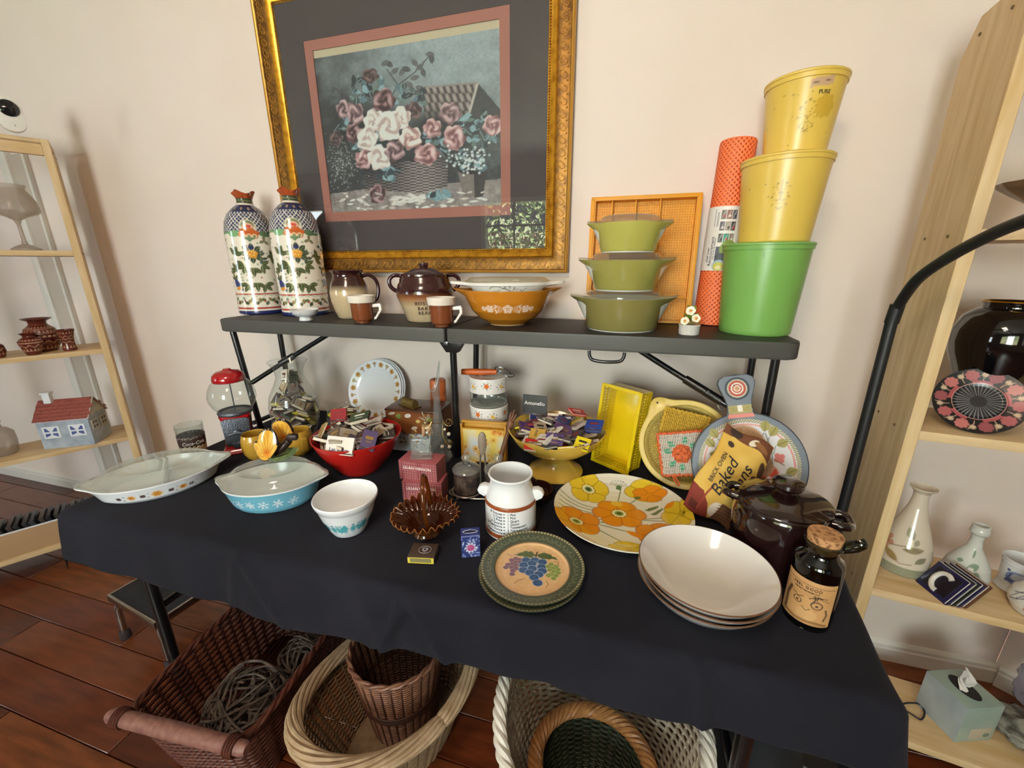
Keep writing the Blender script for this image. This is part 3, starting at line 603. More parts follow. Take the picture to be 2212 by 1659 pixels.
# brown mugs with white rims
MUGB=mat('brown_plastic_mug','#7c4426',rough=.28,coat=.3); MUGW=mat('white_plastic_rim','#eae2d6',rough=.3)
def brown_mug(label,x,y,rz):
    t=thing('coffee_mug',label,'mug',(x,y,S),rz,'brown mugs on the bench')
    lathe('cup',[(0,.004),(.019,.004),(.020,0),(.0225,0),(.0235,.007),(.031,.010),(.0335,.016),(.036,.066),(.034,.066),(.031,.018),(0,.012)],MUGB,t,48)
    lathe('rim_band',[(.0365,.0645),(.0405,.065),(.0415,.068),(.043,.086),(.0415,.087),(.0395,.086),(.036,.066)],MUGW,t,48)
    prism('handle',[(.034,.0585),(.058,.062),(.062,.058),(.064,.040),(.043,.011),(.037,.010),(.037,.018),(.0405,.0185),(.055,.041),(.054,.050),(.034,.049)],.010,MUGW,t,.0015,loc=(0,-.005,0)); return t
brown_mug('brown mug with white rim in front of the stoneware pitcher',-.829,1.140,.28)
brown_mug('brown mug with white rim hiding part of the bean pot lettering',-.543,1.128,.22)
# bean pot
bp=thing('bean_pot','two-handled stoneware bean pot with brown lid and stamped lettering','pot',(-.655,1.245,S),face(-.655,1.245))
lathe('body',[(0,.0),(.062,0),(.066,.003),(.080,.05),(.093,.08),(.0945,.095),(.088,.118),(.082,.126),(.081,.135),(.078,.139),(.0785,.150),(.076,.152),(.073,.146),(.085,.10),(.06,.008),(0,.006)],PAINT,bp,96,col=lambda a,r,z,s:twotone(a,r,z,s,.0775))
for sg in (-1,1): tube('handle',curve_pts([(sg*.077,0,.146),(sg*.098,0,.146),(sg*.112,0,.132),(sg*.108,0,.110),(sg*.088,0,.094)],6),.0065,DKB,bp,10)
ld=lathe('lid',[(.074,.150),(.070,.153),(.056,.158),(.040,.166),(.020,.170),(.014,.171),(.0135,.174),(.0165,.178),(.0165,.183),(.013,.186),(0,.1865)],DKB,bp,64)
BRN=mat('stamped_brown_ink','#4d3524',rough=.7)
for k,(s_,z) in enumerate((('BOSTON',.062),('BAKED',.046),('BEANS',.031))):
    text('lettering',s_,.0155,BRN,bp,wrap(.08,z,0,.0006,lambda z:.0663+(.0930-.0663)*np.clip((z-.003)/.077,0,1)),space=1.25)
# orange pouring bowl with a white casserole sitting in it
ob=thing('mixing_bowl','butterscotch orange mixing bowl with pouring lips and white flower print','bowl',(-.367,1.235,S),face(-.367,1.235))
OR_='#c77f22'
def lipw(A,r,z): 
    k=np.clip((z-.086)/.02,0,1); f=np.exp(-((np.abs(np.abs((A+PI)%(2*PI)-PI)-PI/2)-PI/2)/.20)**2); return r*(1+.235*f*k),z+.004*f*k
def obc(a,r,z,s):
    u=a*.105; c=Cv(u,z,OR_); W_='#f2dccb'
    def bloom(x,y,R): c.flower(x,y,R,5,W_,.3,PI/2); c.flower(x,y,R*.72,5,'#d9a07a',.3,PI/2); c.flower(x,y,R*.60,5,W_,.3,PI/2); c.ell(x,y,R*.34,R*.34,OR_); c.ell(x,y,R*.22,R*.22,W_)
    zz=.0565
    bloom(0,zz,.0135); 
    for sg in (-1,1):
        c.ell(sg*.0255,zz,.011,.010,W_); c.ell(sg*.0235,zz,.008,.008,OR_,ring=.3); c.line([(sg*.018,zz),(sg*.034,zz+.001)],.0012,OR_); c.line([(sg*.028,zz+.006),(sg*.022,zz-.005)],.001,OR_)
        for dz in (.011,-.011): c.leaf(sg*.031,zz+dz,.007,.0018,sg*dz*70,W_)
        bloom(sg*.0485,zz,.0115); c.flower(sg*.066,zz,.0075,5,W_,.3); c.ell(sg*.066,zz,.003,.003,OR_); c.ell(sg*.040,zz+.008,.002,.002,W_)
    ins=s>.56; c.c[ins]=lin('#e9dcc2'); e=(z<.004); c.c[e]=lin('#e2c795'); return c.c
lathe('bowl',[(0,.003),(.050,.003),(.052,0),(.057,0),(.060,.004),(.090,.022),(.112,.045),(.127,.074),(.1385,.1035),(.1395,.107),(.1365,.107),(.125,.080),(.105,.043),(.06,.012),(0,.008)],PAINT,ob,240,col=obc,wob=lipw,ds=.0025)
# white casserole (rests inside the orange bowl)
def squircle(A,p): return (np.abs(np.cos(A))**p+np.abs(np.sin(A))**p)**(-1/p)
wc=thing('white_casserole','white casserole with grey sprig print and glass lid, nested in the orange bowl','casserole',(-.367,1.235,S+.072),face(-.367,1.235))
def wcc(a,r,z,s):
    u=a*.115; c=Cv(u,z,'#ecebe6'); G='#4b443e'; z0=.028
    c.line([(-.055,z0+.012),(-.045,z0+.017),(-.03,z0+.018),(-.012,z0+.013),(.006,z0+.004),(.02,z0-.006)],.0011,G)
    c.line([(.058,z0+.014),(.046,z0+.004),(.03,z0),(.01,z0+.006),(-.01,z0+.014),(-.028,z0+.007),(-.04,z0-.003)],.0008,G)
    for x,y in ((.006,z0+.016),(-.027,z0+.001),(-.04,z0+.003),(.02,z0+.012),(.030,z0+.008),(-.008,z0+.017),(.04,z0+.008)):
        for q in range(6): c.line([(x,y),(x+.0042*math.cos(q*1.05),y+.0042*math.sin(q*1.05))],.0006,G)
    return c.c
def wcw(A,r,z):
    f=np.exp(-((np.abs(np.abs((A+PI)%(2*PI)-PI)-PI/2)-PI/2)/.26)**2)*np.clip((z-.038)/.008,0,1); return r*(1+.36*f),z+.004*f
lathe('dish',[(0,0),(.085,0),(.092,.004),(.110,.035),(.118,.046),(.130,.048),(.131,.054),(.128,.056),(.112,.052),(.10,.03),(.08,.006),(0,.004)],PAINT,wc,200,col=wcc,wob=wcw,ds=.0022,sy=.72)
LIDG=glass('lid_glass',tint='#eceee4',rough=.04,refl=1.0,ior=1.55,haze=.12)
lathe('glass_lid',[(.132,.0565),(.1335,.060),(.126,.062),(.118,.068),(.108,.0705),(.06,.0715),(0,.0715)],LIDG,wc,96,sy=.74)
# three olive casseroles stacked
GLID=glass('olive_lid_glass',tint='#e4e4d6',rough=.05,refl=1.0,ior=1.55,haze=.12)
def casserole(label,z,rb,rt,h,ext,colr,x,y,lift=0):
    t=thing('casserole',label,'casserole',(x,y,z),face(x,y)+.03,'stacked green casseroles')
    m=mat('glazed_'+colr[1:],colr,rough=.2,coat=.45)
    def w(A,r,z): 
        f=np.exp(-((np.abs(np.abs((A+PI)%(2*PI)-PI)-PI/2)-PI/2)/.30)**2)*np.clip((z-(h-.022))/.02,0,1); return r*(1+ext*f),z+.003*f
    pr_=[(0,.002),(rb-.006,.002),(rb-.003,0),(rb,.002),(rb+.004,.008),(rt-.004,h-.022),(rt,h-.006),(rt+.001,h),(rt-.002,h+.001),(rt-.006,h-.006),(rb,.01),(0,.008)]
    lathe('dish',pr_,PAINT,t,120,wob=w,col=lambda a,r,zz,s:np.where((s>.70)[:,None],lin('#e4e2d6')[None],lin(colr)[None]))
    lathe('foot_ring',[(rb-.008,0),(rb-.001,0),(rb+.001,.003),(rb-.008,.003)],WHITE,t,64)
    def wl(A,r,z): 
        f=np.exp(-((np.abs(np.abs((A+PI)%(2*PI)-PI)-PI/2)-PI/2)/.30)**2)*np.clip((r-rt*.97)/(rt*.03),0,1); return r*(1+(ext-.02)*f),z+.003*f
    lathe('glass_lid',[(rt-.003,h+.0015),(rt+.0015,h+.0025),(rt+.001,h+.006),(rt-.008,h+.008),(rt-.012,h+.016),(rt-.018,h+.019),(rt*.5,h+.0195),(0,h+.0195)],GLID,t,120,wob=wl)
    return t
casserole('largest dark olive casserole at the bottom of the green stack',S,.0957,.1127,.0885,.33,'#857d48',-.020,1.226)
casserole('olive green casserole in the middle of the stack of three',S+.1085,.0806,.1005,.0805,.32,'#9a964e',-.018,1.226)
casserole('smallest lime green casserole on top of the olive stack',S+.2090,.0714,.0879,.075,.30,'#b4b058',-.016,1.226)
# cutlery tray leaning on the wall
TRY=mat('mustard_plastic_tray','#dd9626',rough=.45,spec=.3)
ct=thing('cutlery_tray','mustard yellow perforated cutlery tray leaning on the wall behind the green casseroles','tray',(.022,1.374,S),(math.radians(-5.0),0,math.radians(0)))
w_,h_=.305,.372
bg=Bag()
for c,s in (((-w_/2+.004,-.012,h_/2),(.008,.032,h_)),((w_/2-.004,-.012,h_/2),(.008,.032,h_)),((0,-.012,.004),(w_-.016,.032,.008)),((0,-.012,h_-.004),(w_-.016,.032,.008))): bg.add(*box_geo(c,s))
bg.mk('rim',TRY,ct,False)
for x in (-.095,-.025,.045,.052+.02): 
    if x<.06: box('divider',(x,-.010,h_/2+.04),(.004,.028,h_-.09),TRY,ct,.001)
box('divider',(0,-.010,.078),(w_-.016,.028,.004),TRY,ct,.001)
bg=Bag(); st=.0074; 
for i in range(int((w_-.016)/st)+1): bg.add(*box_geo((-w_/2+.008+i*st,.002,h_/2),(.0054,.0022,h_-.016)))
for j in range(int((h_-.016)/st)+1): bg.add(*box_geo((0,.002,.008+j*st),(w_-.016,.0018,.0054)))
tag(bg.mk('mesh_floor',TRY,ct,False),kind='stuff')
box('rolled_edge',(0,-.0285,h_-.002),(w_+.012,.005,.012),TRY,ct,.002); 
for x in (-1,1): box('rolled_edge',(x*(w_/2+.001),-.0285,h_/2),(.012,.005,h_),TRY,ct,.002)
# orange shelf liner roll
rl=thing('shelf_liner_roll','roll of bright orange waffle shelf liner with a printed paper sleeve','roll',(.241,1.373,S),(math.radians(-2.4),math.radians(1.5),face(.252,1.35)))
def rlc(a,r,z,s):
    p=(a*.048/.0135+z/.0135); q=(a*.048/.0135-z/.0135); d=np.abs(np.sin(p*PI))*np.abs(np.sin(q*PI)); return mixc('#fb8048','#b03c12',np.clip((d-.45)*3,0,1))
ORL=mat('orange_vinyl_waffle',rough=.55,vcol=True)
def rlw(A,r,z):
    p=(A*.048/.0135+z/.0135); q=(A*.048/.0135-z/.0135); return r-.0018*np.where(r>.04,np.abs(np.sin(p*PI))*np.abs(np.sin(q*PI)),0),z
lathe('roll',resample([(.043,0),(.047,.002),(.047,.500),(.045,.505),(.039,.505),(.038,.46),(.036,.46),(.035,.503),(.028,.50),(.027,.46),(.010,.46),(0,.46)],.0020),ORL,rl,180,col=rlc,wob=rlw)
def slv(a,r,z,s):
    u=a*.0485; c=Cv(u,z,'#e9e6e1'); 
    for k in range(10): c.line([(-.030+k*.0011+ (k>4)*.002,.232),(-.030+k*.0011+(k>4)*.002,.27+.008*(k%3))],.0003,'#55555a')
    for r0 in range(3):
        for q in range(3):
            x0=-.013+q*.0145; z0=.252-r0*.031; cl=['#6d6a66','#8b5f57','#59636d','#5d5a63','#a59a8e','#44484b','#5a5f58','#2f8f78','#83766b'][r0*3+q]
            c.poly([(x0,z0),(x0+.0125,z0),(x0+.0125,z0+.024),(x0,z0+.024)],cl); c.line([(x0+.003,z0+.004),(x0+.009,z0+.02)],.0009,'#d9d4cd'); c.ell(x0+.008,z0+.008,.003,.004,['#b33a30','#d9d0c4','#33323a'][(r0+q)%3])
    c.poly([(-.014,.115),(.035,.115),(.035,.178),(-.014,.178)],'#545a66'); c.ell(.018,.172,.024,.026,'#7f9a3c'); c.ell(.004,.150,.020,.012,'#3e434d'); c.ell(-.001,.126,.019,.017,'#9fb9c9'); c.ell(-.001,.124,.015,.013,'#c9c244'); c.ell(-.001,.121,.008,.006,'#e9dfa0')
    return c.c
lathe('paper_sleeve',[(.0478,.158),(.0482,.158),(.0482,.332),(.0478,.332)],PRINT,rl,200,col=lambda a,r,z,s:slv(a,r,z-.046,s),ds=.0016)
INK=mat('black_printing_ink','#17161a',rough=.6)
def rot90(fn): 
    return lambda V: fn(np.stack([-V[:,1],V[:,0],V[:,2]],1))
text('lettering','Recouvrement',.0135,INK,rl,rot90(wrap(.0482,.211,-.55,.0002)))
text('lettering','Shelf Liner',.0095,INK,rl,rot90(wrap(.0482,.201,-.74,.0002)),shear=.25)
text('lettering','pour tiroirs et tablettes',.0062,INK,rl,rot90(wrap(.0482,.218,-.40,.0002)))
# three lidded canisters
def canister(label,x,y,z,rb,rt,h,cl,grp,motif=None,extra=None):
    t=thing('storage_canister',label,'canister',(x,y,z),face(x,y),grp)
    def cc(a,r,zz,s):
        u=a*rt; c=Cv(u,zz,cl); c.c*=(1+.05*(vnoise(u,zz,30)-.5))[:,None]
        for k in range(26): c.ell(RN.uniform(-.1,.1),RN.uniform(.02,h),.0012,.0010,'#5a5230',soft=.6)
        if motif:
            x0,z0=motif; M='#a88c34'
            for sg in (-1,1):
                c.line([(x0+sg*.0,z0-.012),(x0+sg*.004,z0+.004),(x0+sg*.010,z0+.014),(x0+sg*.016,z0+.016),(x0+sg*.019,z0+.011),(x0+sg*.015,z0+.009)],.0007,M)
                c.line([(x0,z0-.012),(x0+sg*.006,z0-.002),(x0+sg*.014,z0+.001),(x0+sg*.021,z0-.002),(x0+sg*.022,z0-.008),(x0+sg*.017,z0-.010),(x0+sg*.015,z0-.005)],.0007,M)
                c.line([(x0,z0-.014),(x0+sg*.010,z0-.018),(x0+sg*.016,z0-.024),(x0+sg*.012,z0-.027)],.0007,M); c.line([(x0,z0-.014),(x0+sg*.004,z0-.024),(x0+sg*.006,z0-.031)],.0007,M)
                for px_,pz in ((.017,.013),(.019,-.006),(.014,-.024),(.006,-.032),(.008,.021)): c.ell(x0+sg*px_,z0+pz,.0036,.0036,M,ring=.28)
            c.line([(x0,z0-.012),(x0,z0+.024)],.0008,M); c.ell(x0,z0+.027,.003,.003,M); c.line([(x0-.014,z0-.014),(x0+.014,z0-.014)],.0007,M); c.ell(x0,z0-.033,.003,.003,M)
        if extra: extra(c)
        return c.c
    lathe('body',resample([(0,.002),(rb-.004,.002),(rb-.002,0),(rb,.003),(rt,h),(rt-.002,h),(rb-.002,.006),(0,.006)],.0028 if motif else .01),SATIN,t,180,col=cc)
    L=mat('canister_lid_'+cl[1:],cl,rough=.35)
    lathe('lid',[(rt-.001,h-.006),(rt+.0025,h-.006),(rt+.003,h+.003),(rt+.0045,h+.004),(rt+.0045,h+.008),(rt+.001,h+.0105),(rt-.006,h+.0105),(rt*.9,h+.0100),(rt*.3,h+.0100),(0,h+.0100)],L,t,96)
    return t
YE='#dfbf58'
canister('large green plastic canister with lid, holding up two yellow canisters',.333,1.250,S,.0865,.1005,.219,'#79ab56','stacked plastic canisters')
canister('wide yellow plastic canister with embossed scroll, on top of the green one',.347,1.262,S+.2298,.080,.0965,.186,YE,'stacked plastic canisters',(.0,.108))
def lab(c):
    c.poly([(.010,.132),(.060,.136),(.060,.153),(.010,.148)],'#c2a182'); c.line([(.014,.140),(.05,.144)],.0008,'#6b5240'); c.line([(.03,.098),(.05,.068),(.055,.09),(.055,.12)],.0005,'#a08434')
    c.flower(.052,.096,.026,7,'#c9a53a',.25)
    for k in range(3): c.line([(-.05+k*.01,.128-k*.006),(-.02+k*.008,.124)],.0004,'#9a8538')
    c.line([(-.022,.122),(-.021,.128)],.0008,'#6a5a22')
t=canister('topmost yellow plastic canister with a peeling label',.367,1.285,S+.4268,.066,.082,.160,YE,'stacked plastic canisters',(.016,.082),lab)
text('lettering','PURE',.011,INK,t,wrap(.08,.122,.52,.0006,lambda z:.066+(.016)*z/.160))
# little china flower pot
fg=thing('flower_pot_figurine','tiny white china basket of three white flowers, right of the green casseroles','figurine',(.157,1.160,S),face(.157,1.16))
CHINA=mat('white_china_relief','#e9e4da',rough=.2,bump=(260,.9,.004))
lathe('basket',[(0,0),(.024,0),(.0255,.003),(.026,.022),(.0275,.024),(.026,.026),(0,.026)],CHINA,fg,40)
GLEAF=mat('green_china_leaf','#87a03e',rough=.2,coat=.4); CPET=mat('cream_china_petal','#f1ead0',rough=.2,coat=.4); CEYE=mat('amber_china_eye','#c98c3a',rough=.3)
def petal_leaf(L,w):
    P=[];n=6
    for i in range(n+1):
        t_=i/n; ww=w*math.sin(max(.06,t_)*PI*.97)**.8; P+=[(-ww,t_*L,-.12*L*t_*t_),(0,t_*L,.10*ww),(ww,t_*L,-.12*L*t_*t_)]
    F=[]
    for i in range(n): F+=[[3*i,3*i+1,3*i+4,3*i+3],[3*i+1,3*i+2,3*i+5,3*i+4]]
    return np.array(P),F
for k in range(16):
    V,F=petal_leaf(.024,.007); a=k*2.4; el=.25+.5*(k%3); M=Matrix.Rotation(a,3,'Z')@Matrix.Rotation(el,3,'X'); V=np.array([M@Vector(v) for v in V])
    mk('leaf',V,F,GLEAF,fg,loc=(0.004*math.cos(a),.004*math.sin(a),.028+.012*(k%3)))
for x,y,z,s_ in ((-.001,-.012,.062,.0125),(-.012,-.019,.036,.0115),(.013,-.018,.044,.0115)):
    n=5; V=[(0,0,.0)];
    V,F,A,Rr,Z=lathe_geo([(0,.001),(.35,.0),(.8,.10),(1,.22),(.97,.26),(.75,.16),(0,.10)],30,wob=lambda A,r,z:(r*(1-.12*(1-np.abs(np.cos(2.5*A)))),z)); 
    f=mk('flower',V*s_,F,CPET,fg,loc=(x,y,z),rot=(math.radians(68),0,x*20)); lathe('eye',[(.004,0),(.0035,.0025),(0,.0035)],CEYE,f,12,loc=(0,0,.0012))
# settled poses of heaped matchbooks: kind, x, y, z (half mm), three angles (1/50 rad)
MB={'red':[0,74,88,131,0,0,-146,1,-107,73,133,0,2,12,2,175,-112,156,-48,0,50,0,-168,-26,135,-2,-4,-144,1,117,29,141,3,-12,72,2,-25,51,140,0,-7,-150,0,-22,143,146,2,2,70,1,161,-6,144,10,-6,32,2,108,-89,145,6,10,-127,0,-22,-133,134,-2,0,-102,1,-22,149,133,2,-2,-156,2,7,-41,134,0,0,154,0,76,147,150,8,1,74,1,-151,88,146,-2,2,137,2,-76,125,164,0,2,34,0,-120,-69,145,8,11,38,1,44,-158,144,-2,0,-122,2,167,-8,158,-6,-147,-44,0,19,-36,149,0,0,-46,1,6,-140,158,1,-2,72,2,132,105,158,-8,-148,-10,0,-173,63,159,-2,0,140,1,-120,-163,161,-6,-106,39,2,-171,-130,166,106,10,-40,0,42,168,169,0,5,2,1,189,4,183,-12,11,-145,2,68,-13,165,0,0,82,0,-3,199,189,0,4,-79,1,173,-25,185,18,2,-35,2,97,-114,164,7,-2,-68,0,78,-68,182,-2,0,58,1,9,-137,172,4,2,-16,2,6,-183,183,0,-4,86,0,-98,-82,153,6,-12,138,1,174,-99,196,-3,6,121,2,154,-115,214,2,-2,-19,0,105,-51,196,-1,1,116,1,88,95,178,-8,1,-156,2,-72,120,184,-2,-4,-154,0,61,84,189,-8,0,154,1,-108,172,176,-112,30,14,2,-131,172,172,-109,22,20,0,-59,-150,195,-14,8,123,1,-86,-107,164,144,-4,-85,2,112,11,214,38,-2,-117,0,-170,-40,170,0,24,89,1,58,-155,197,6,6,16,2,-99,-18,167,-30,-24,-68,0,94,-202,203,60,-98,32,1,-84,137,202,4,-4,95,0,28,-241,236,90,0,5,1,156,100,196,-24,-10,-57,2,-19,59,182,-8,24,-85,1,7,155,207,4,0,-154,2,35,-28,200,38,14,-108,0,-46,14,186,12,18,-25,1,-2,-51,193,18,-36,-40,2,-184,-94,214,16,-12,114,0,-28,41,208,14,16,-19,1,-94,46,200,-72,38,48,2,-10,50,225,-8,20,-76,0,-52,-20,212,-20,32,-126,1,22,-81,228,-8,8,-115,2,133,-120,230,-2,155,-12,0,-184,42,179,-8,154,69,1,72,70,212,8,-16,-22,2,44,-160,224,3,12,-62,1,-101,120,215,-6,-1,-113,2,-60,-179,207,16,-2,-55],'com':[0,93,-52,168,10,-1,-76,1,-12,-88,163,8,0,-137,2,-62,-27,167,4,-6,-88,0,89,10,174,-8,16,86,1,-26,47,171,10,10,112,2,81,-76,182,-4,-9,16,0,-51,97,182,4,-3,-132,1,50,122,172,13,4,-24,2,-61,-125,184,-6,-4,-22,0,58,77,186,-1,-4,131,1,-122,10,180,0,-2,100,2,39,-114,192,9,-4,-62,0,-88,-83,194,12,2,-138,1,120,107,202,-4,-4,102,2,109,13,194,16,-6,-108,0,-127,4,193,0,2,-52,1,-63,-5,204,-1,2,-50,2,41,178,204,-16,0,145,0,-56,210,221,-29,-132,-21,1,-83,113,196,-2,0,2,2,84,35,211,156,-10,4,0,7,111,208,-2,9,-140,1,31,-33,213,-12,2,110,2,68,197,242,-13,9,-24,0,-163,-40,206,6,-2,24,1,-156,86,192,-24,10,-79,2,7,-137,210,4,2,-135,0,-70,81,213,-5,2,37,1,-127,-43,218,6,1,-6,2,-102,176,240,2,138,82,0,-15,-79,222,4,2,-130,1,-127,-76,226,5,3,-22,2,-11,165,226,1,9,-140,0,-14,-191,227,-4,2,76,1,-20,-2,233,-1,-2,-75,2,-67,133,247,-9,-12,102,0,-173,80,214,-136,14,31,1,172,-176,250,42,143,23,2,-83,-103,238,4,-4,42,0,71,115,226,-4,2,-43,1,-129,-147,248,6,0,-1,2,-47,-190,240,4,0,-103,0,99,54,238,3,3,55,1,-83,-207,270,6,-9,-84,2,156,127,235,15,3,116,0,-180,91,235,-132,-6,70,1,173,129,258,6,-32,-125,2,152,-81,208,-4,-7,-92,0,-97,109,254,-11,11,-125,1,-208,6,258,26,16,-153,2,-68,101,269,-12,9,-134,0,-11,-236,270,-10,3,39,1,-123,57,250,31,-42,-4,2,184,32,229,17,-144,60,0,-34,24,244,2,-2,-134,1,-72,-63,257,0,6,-81,2,195,-17,229,138,-4,18,0,-184,-38,251,2,-9,-64,1,-81,-107,264,-5,3,-126,2,60,-59,243,-4,-7,154,0,93,-229,251,-6,47,89,1,-124,172,277,16,-6,-74,2,96,95,263,-10,-154,-27,0,-16,-94,273,-5,9,-20,1,124,-164,222,118,22,55,2,-200,-26,232,4,-8,-80,0,53,-160,238,14,-17,118,1,120,-104,244,9,-22,127,0,134,17,262,20,5,-31,1,-161,-31,269,2,16,112,2,74,4,272,12,-14,-40,0,44,-145,263,8,24,8,1,32,11,273,-2,18,145,2,179,-74,251,-10,-138,-40,0,-37,-8,279,14,-12,-97],'car':[0,48,3,25,1,4,-138,1,37,-32,39,-4,-2,62,0,40,-60,55,3,3,-110,1,49,-60,72,4,1,-84,0,43,-82,87,-4,0,90,1,59,-73,105,4,-2,-40,0,46,-83,120,-2,4,145,1,88,-53,149,-29,22,22,0,104,3,123,35,-4,-154,1,-33,46,30,1,-10,-18,0,-72,16,40,0,10,146,1,-89,50,73,2,-24,130,0,-4,-114,133,-59,-4,65,1,109,14,57,-27,-50,38,0,-47,-86,55,-40,10,11,1,37,102,48,0,100,61,0,58,38,65,-6,-21,-7,1,-18,87,76,23,-6,42,0,-26,37,75,20,-15,52,1,-54,-18,75,-21,-14,124,0,-55,-75,101,-12,-8,-4,1,-86,-47,105,-4,14,90,0,-12,-12,105,26,-8,114,1,9,36,100,-7,27,8,0,22,59,106,-21,-18,-91,1,32,77,114,-16,23,-10,0,59,74,119,28,4,94,1,72,78,129,25,-12,120,0,75,75,147,25,-12,120,1,75,81,164,24,-13,122,0,78,15,171,28,50,-74,1,33,13,156,-30,50,-144,0,32,-44,162,-32,22,125,1,6,-28,168,-20,-33,51,0,-40,-64,149,-12,-22,38,1,-83,20,112,-3,14,116,0,-107,12,124,-8,-12,-2,1,-99,-27,155,16,0,-20,0,-93,-50,166,-5,16,-114,1,-110,-63,202,12,32,35,0,-69,-89,199,12,32,36,1,-35,-104,197,4,-32,-148,0,8,-104,198,-4,-24,-126,1,-63,42,145,-10,5,60,0,25,137,130,-88,3,-10,1,36,-107,203,2,-24,-140,0,59,-89,234,3,18,-140,1,-96,97,129,8,-84,-48,0,-15,99,141,-22,-2,64,1,87,78,178,-14,-133,50,0,104,-60,191,30,9,141,1,99,-51,204,28,15,132,0,-14,116,174,-21,-14,92,1,-32,102,180,-22,10,140,0,-47,75,182,5,24,-106,1,-68,54,185,-24,6,129,0,-79,17,199,-7,6,-128,1,-38,-16,212,6,4,6,0,-140,31,169,85,-6,-91,1,-104,104,207,-80,1,39,1,-34,-101,239,4,145,-48,0,-87,56,237,-27,6,-50,1,35,62,216,2,14,-59,0,110,3,222,12,27,-93,1,54,15,229,-26,5,144,0,108,-22,239,3,26,-86,1,50,-49,250,-10,16,134,0,-31,-78,250,-12,6,36,1,-53,-95,269,8,-10,-101,0,-27,-18,251,4,34,88,1,-15,20,250,22,-16,-114,0,-9,74,243,-19,25,66,1,-15,111,236,17,26,132,0,-27,115,250,30,8,-146,1,34,82,274,41,-17,105,0,17,-42,283,-16,12,-102,1,43,-89,278,-20,3,-125,0,16,-102,296,16,-12,55,1,104,-66,273,-37,18,-56,0,105,2,279,-5,-23,-84,1,119,60,221,92,18,-25,0,104,42,288,8,-142,15,1,92,105,224,-21,65,22,0,-42,17,283,-135,-26,-40,1,-60,103,273,2,23,106,0,-104,-5,257,51,2,-47,1,-107,-25,264,51,-6,-42,0,-115,-40,272,50,6,-51,1,-110,-56,294,38,38,-79],'jar':[0,8,6,21,-2,0,33,1,-32,22,34,-2,0,48,0,20,-54,44,0,14,96,1,45,-25,54,-12,8,46,0,-14,52,49,0,1,-65,1,57,3,75,-13,-14,49,0,9,1,71,-6,18,152,1,-43,40,69,17,-8,-48,0,-42,-28,74,-13,-10,86,1,-63,25,88,2,14,138,0,-33,48,112,-2,16,-22,1,20,40,109,16,-2,70,0,41,40,117,-10,14,-47,1,59,29,124,-14,-8,-120,0,60,-32,131,82,-10,-45,1,13,-59,94,16,4,-49,0,1,-55,112,-13,-14,42,1,22,-53,135,-9,-16,29,0,-17,-23,136,-18,9,96,1,-27,-17,147,-16,13,108,0,-59,12,147,-19,-6,58,1,-17,-49,166,25,-16,32,0,-3,-61,174,22,-20,42,1,-69,-14,180,36,14,-123,0,8,66,146,-12,16,62,1,19,-58,191,4,-28,78,0,40,34,177,-17,10,44,0,42,8,209,4,28,105,1,32,39,205,-10,-34,-42,0,-34,60,168,-4,-34,-51,0,-20,60,189,34,8,-147,1,-8,67,206,21,-29,-92,0,-8,-63,206,13,-26,60,1,-45,-82,129,-80,11,128]}
# ================================================================ MATCHBOOKS (heaped in four vessels)
MBM=mat('printed_matchbook_card',rough=.45,vcol=True)
COVERS=['#ddd7cd','#b3a798','#86796e','#efeae1','#64554d','#c6ad8b','#463e3b','#3e4c3a','#7d2c2b','#575069','#a5988b','#cfc6ba','#8f8174','#e6dfd3','#927a5e','#6e6660']
LOUD=['#e3c81e','#b02a26','#2f3f86','#5b3a7a','#d8d2c8','#8a2f3a','#c9a04a','#77706a','#b59f86','#e9e4da','#4a4448','#9a7f66','#6a4a78','#a9988f']
_mb={}
def mb_mesh(d,cover,em):
    k=(d,cover,em)
    if k in _mb: return _mb[k]
    w,l,t=d; b=Bag(); paper='#d8ccb6'
    if t<.009:
        b.add(*box_geo((0,0,t/2-.0004),(w,l,.0008)),col=cover).add(*box_geo((0,0,-t/2+.0004),(w,l,.0008)),col=cover)
        b.add(*box_geo((0,.001,0),(w-.004,l-.006,t-.0016)),col=paper).add(*box_geo((0,l/2-.0004,0),(w,.0008,t)),col=cover)
        b.add(*box_geo((0,-l/2+.004,t/2+.0003),(w,.008,.0012)),col=cover).add(*box_geo((0,-l/2+.004,t/2+.0009),(w-.002,.004,.0003)),col='#4a3a33')
        b.add(*box_geo((0,-l/2+.006,t/2+.0010),(.010,.0008,.0006)),col='#a9a9a9')
        z=t/2+.0001
    else:
        b.add(*box_geo((0,0,0),(w,l,t)),col=cover).add(*box_geo((w/2,0,0),(.0006,l-.003,t-.002)),col='#54423a').add(*box_geo((0,l/2,0),(w-.002,.001,t-.0015)),col=paper).add(*box_geo((0,-l/2,0),(w-.002,.001,t-.0015)),col=paper); z=t/2
    e=['#7b2a2a','#2c3450','#e9e2d2','#2a2623','#9a7a3a'][em]
    b.add(*box_geo((0,.006,z+.0002),(w*.55,l*.16,.0003)),col=e).add(*box_geo((0,-.006,z+.0002),(w*.4,l*.05,.0003)),col=e).add(*box_geo((0,.003,-t/2-.0001),(w*.5,l*.3,.0003)),col=e)
    me=b.mk('matchbook',MBM,None,False); m=me.data; bpy.data.objects.remove(me); _mb[k]=m; return m
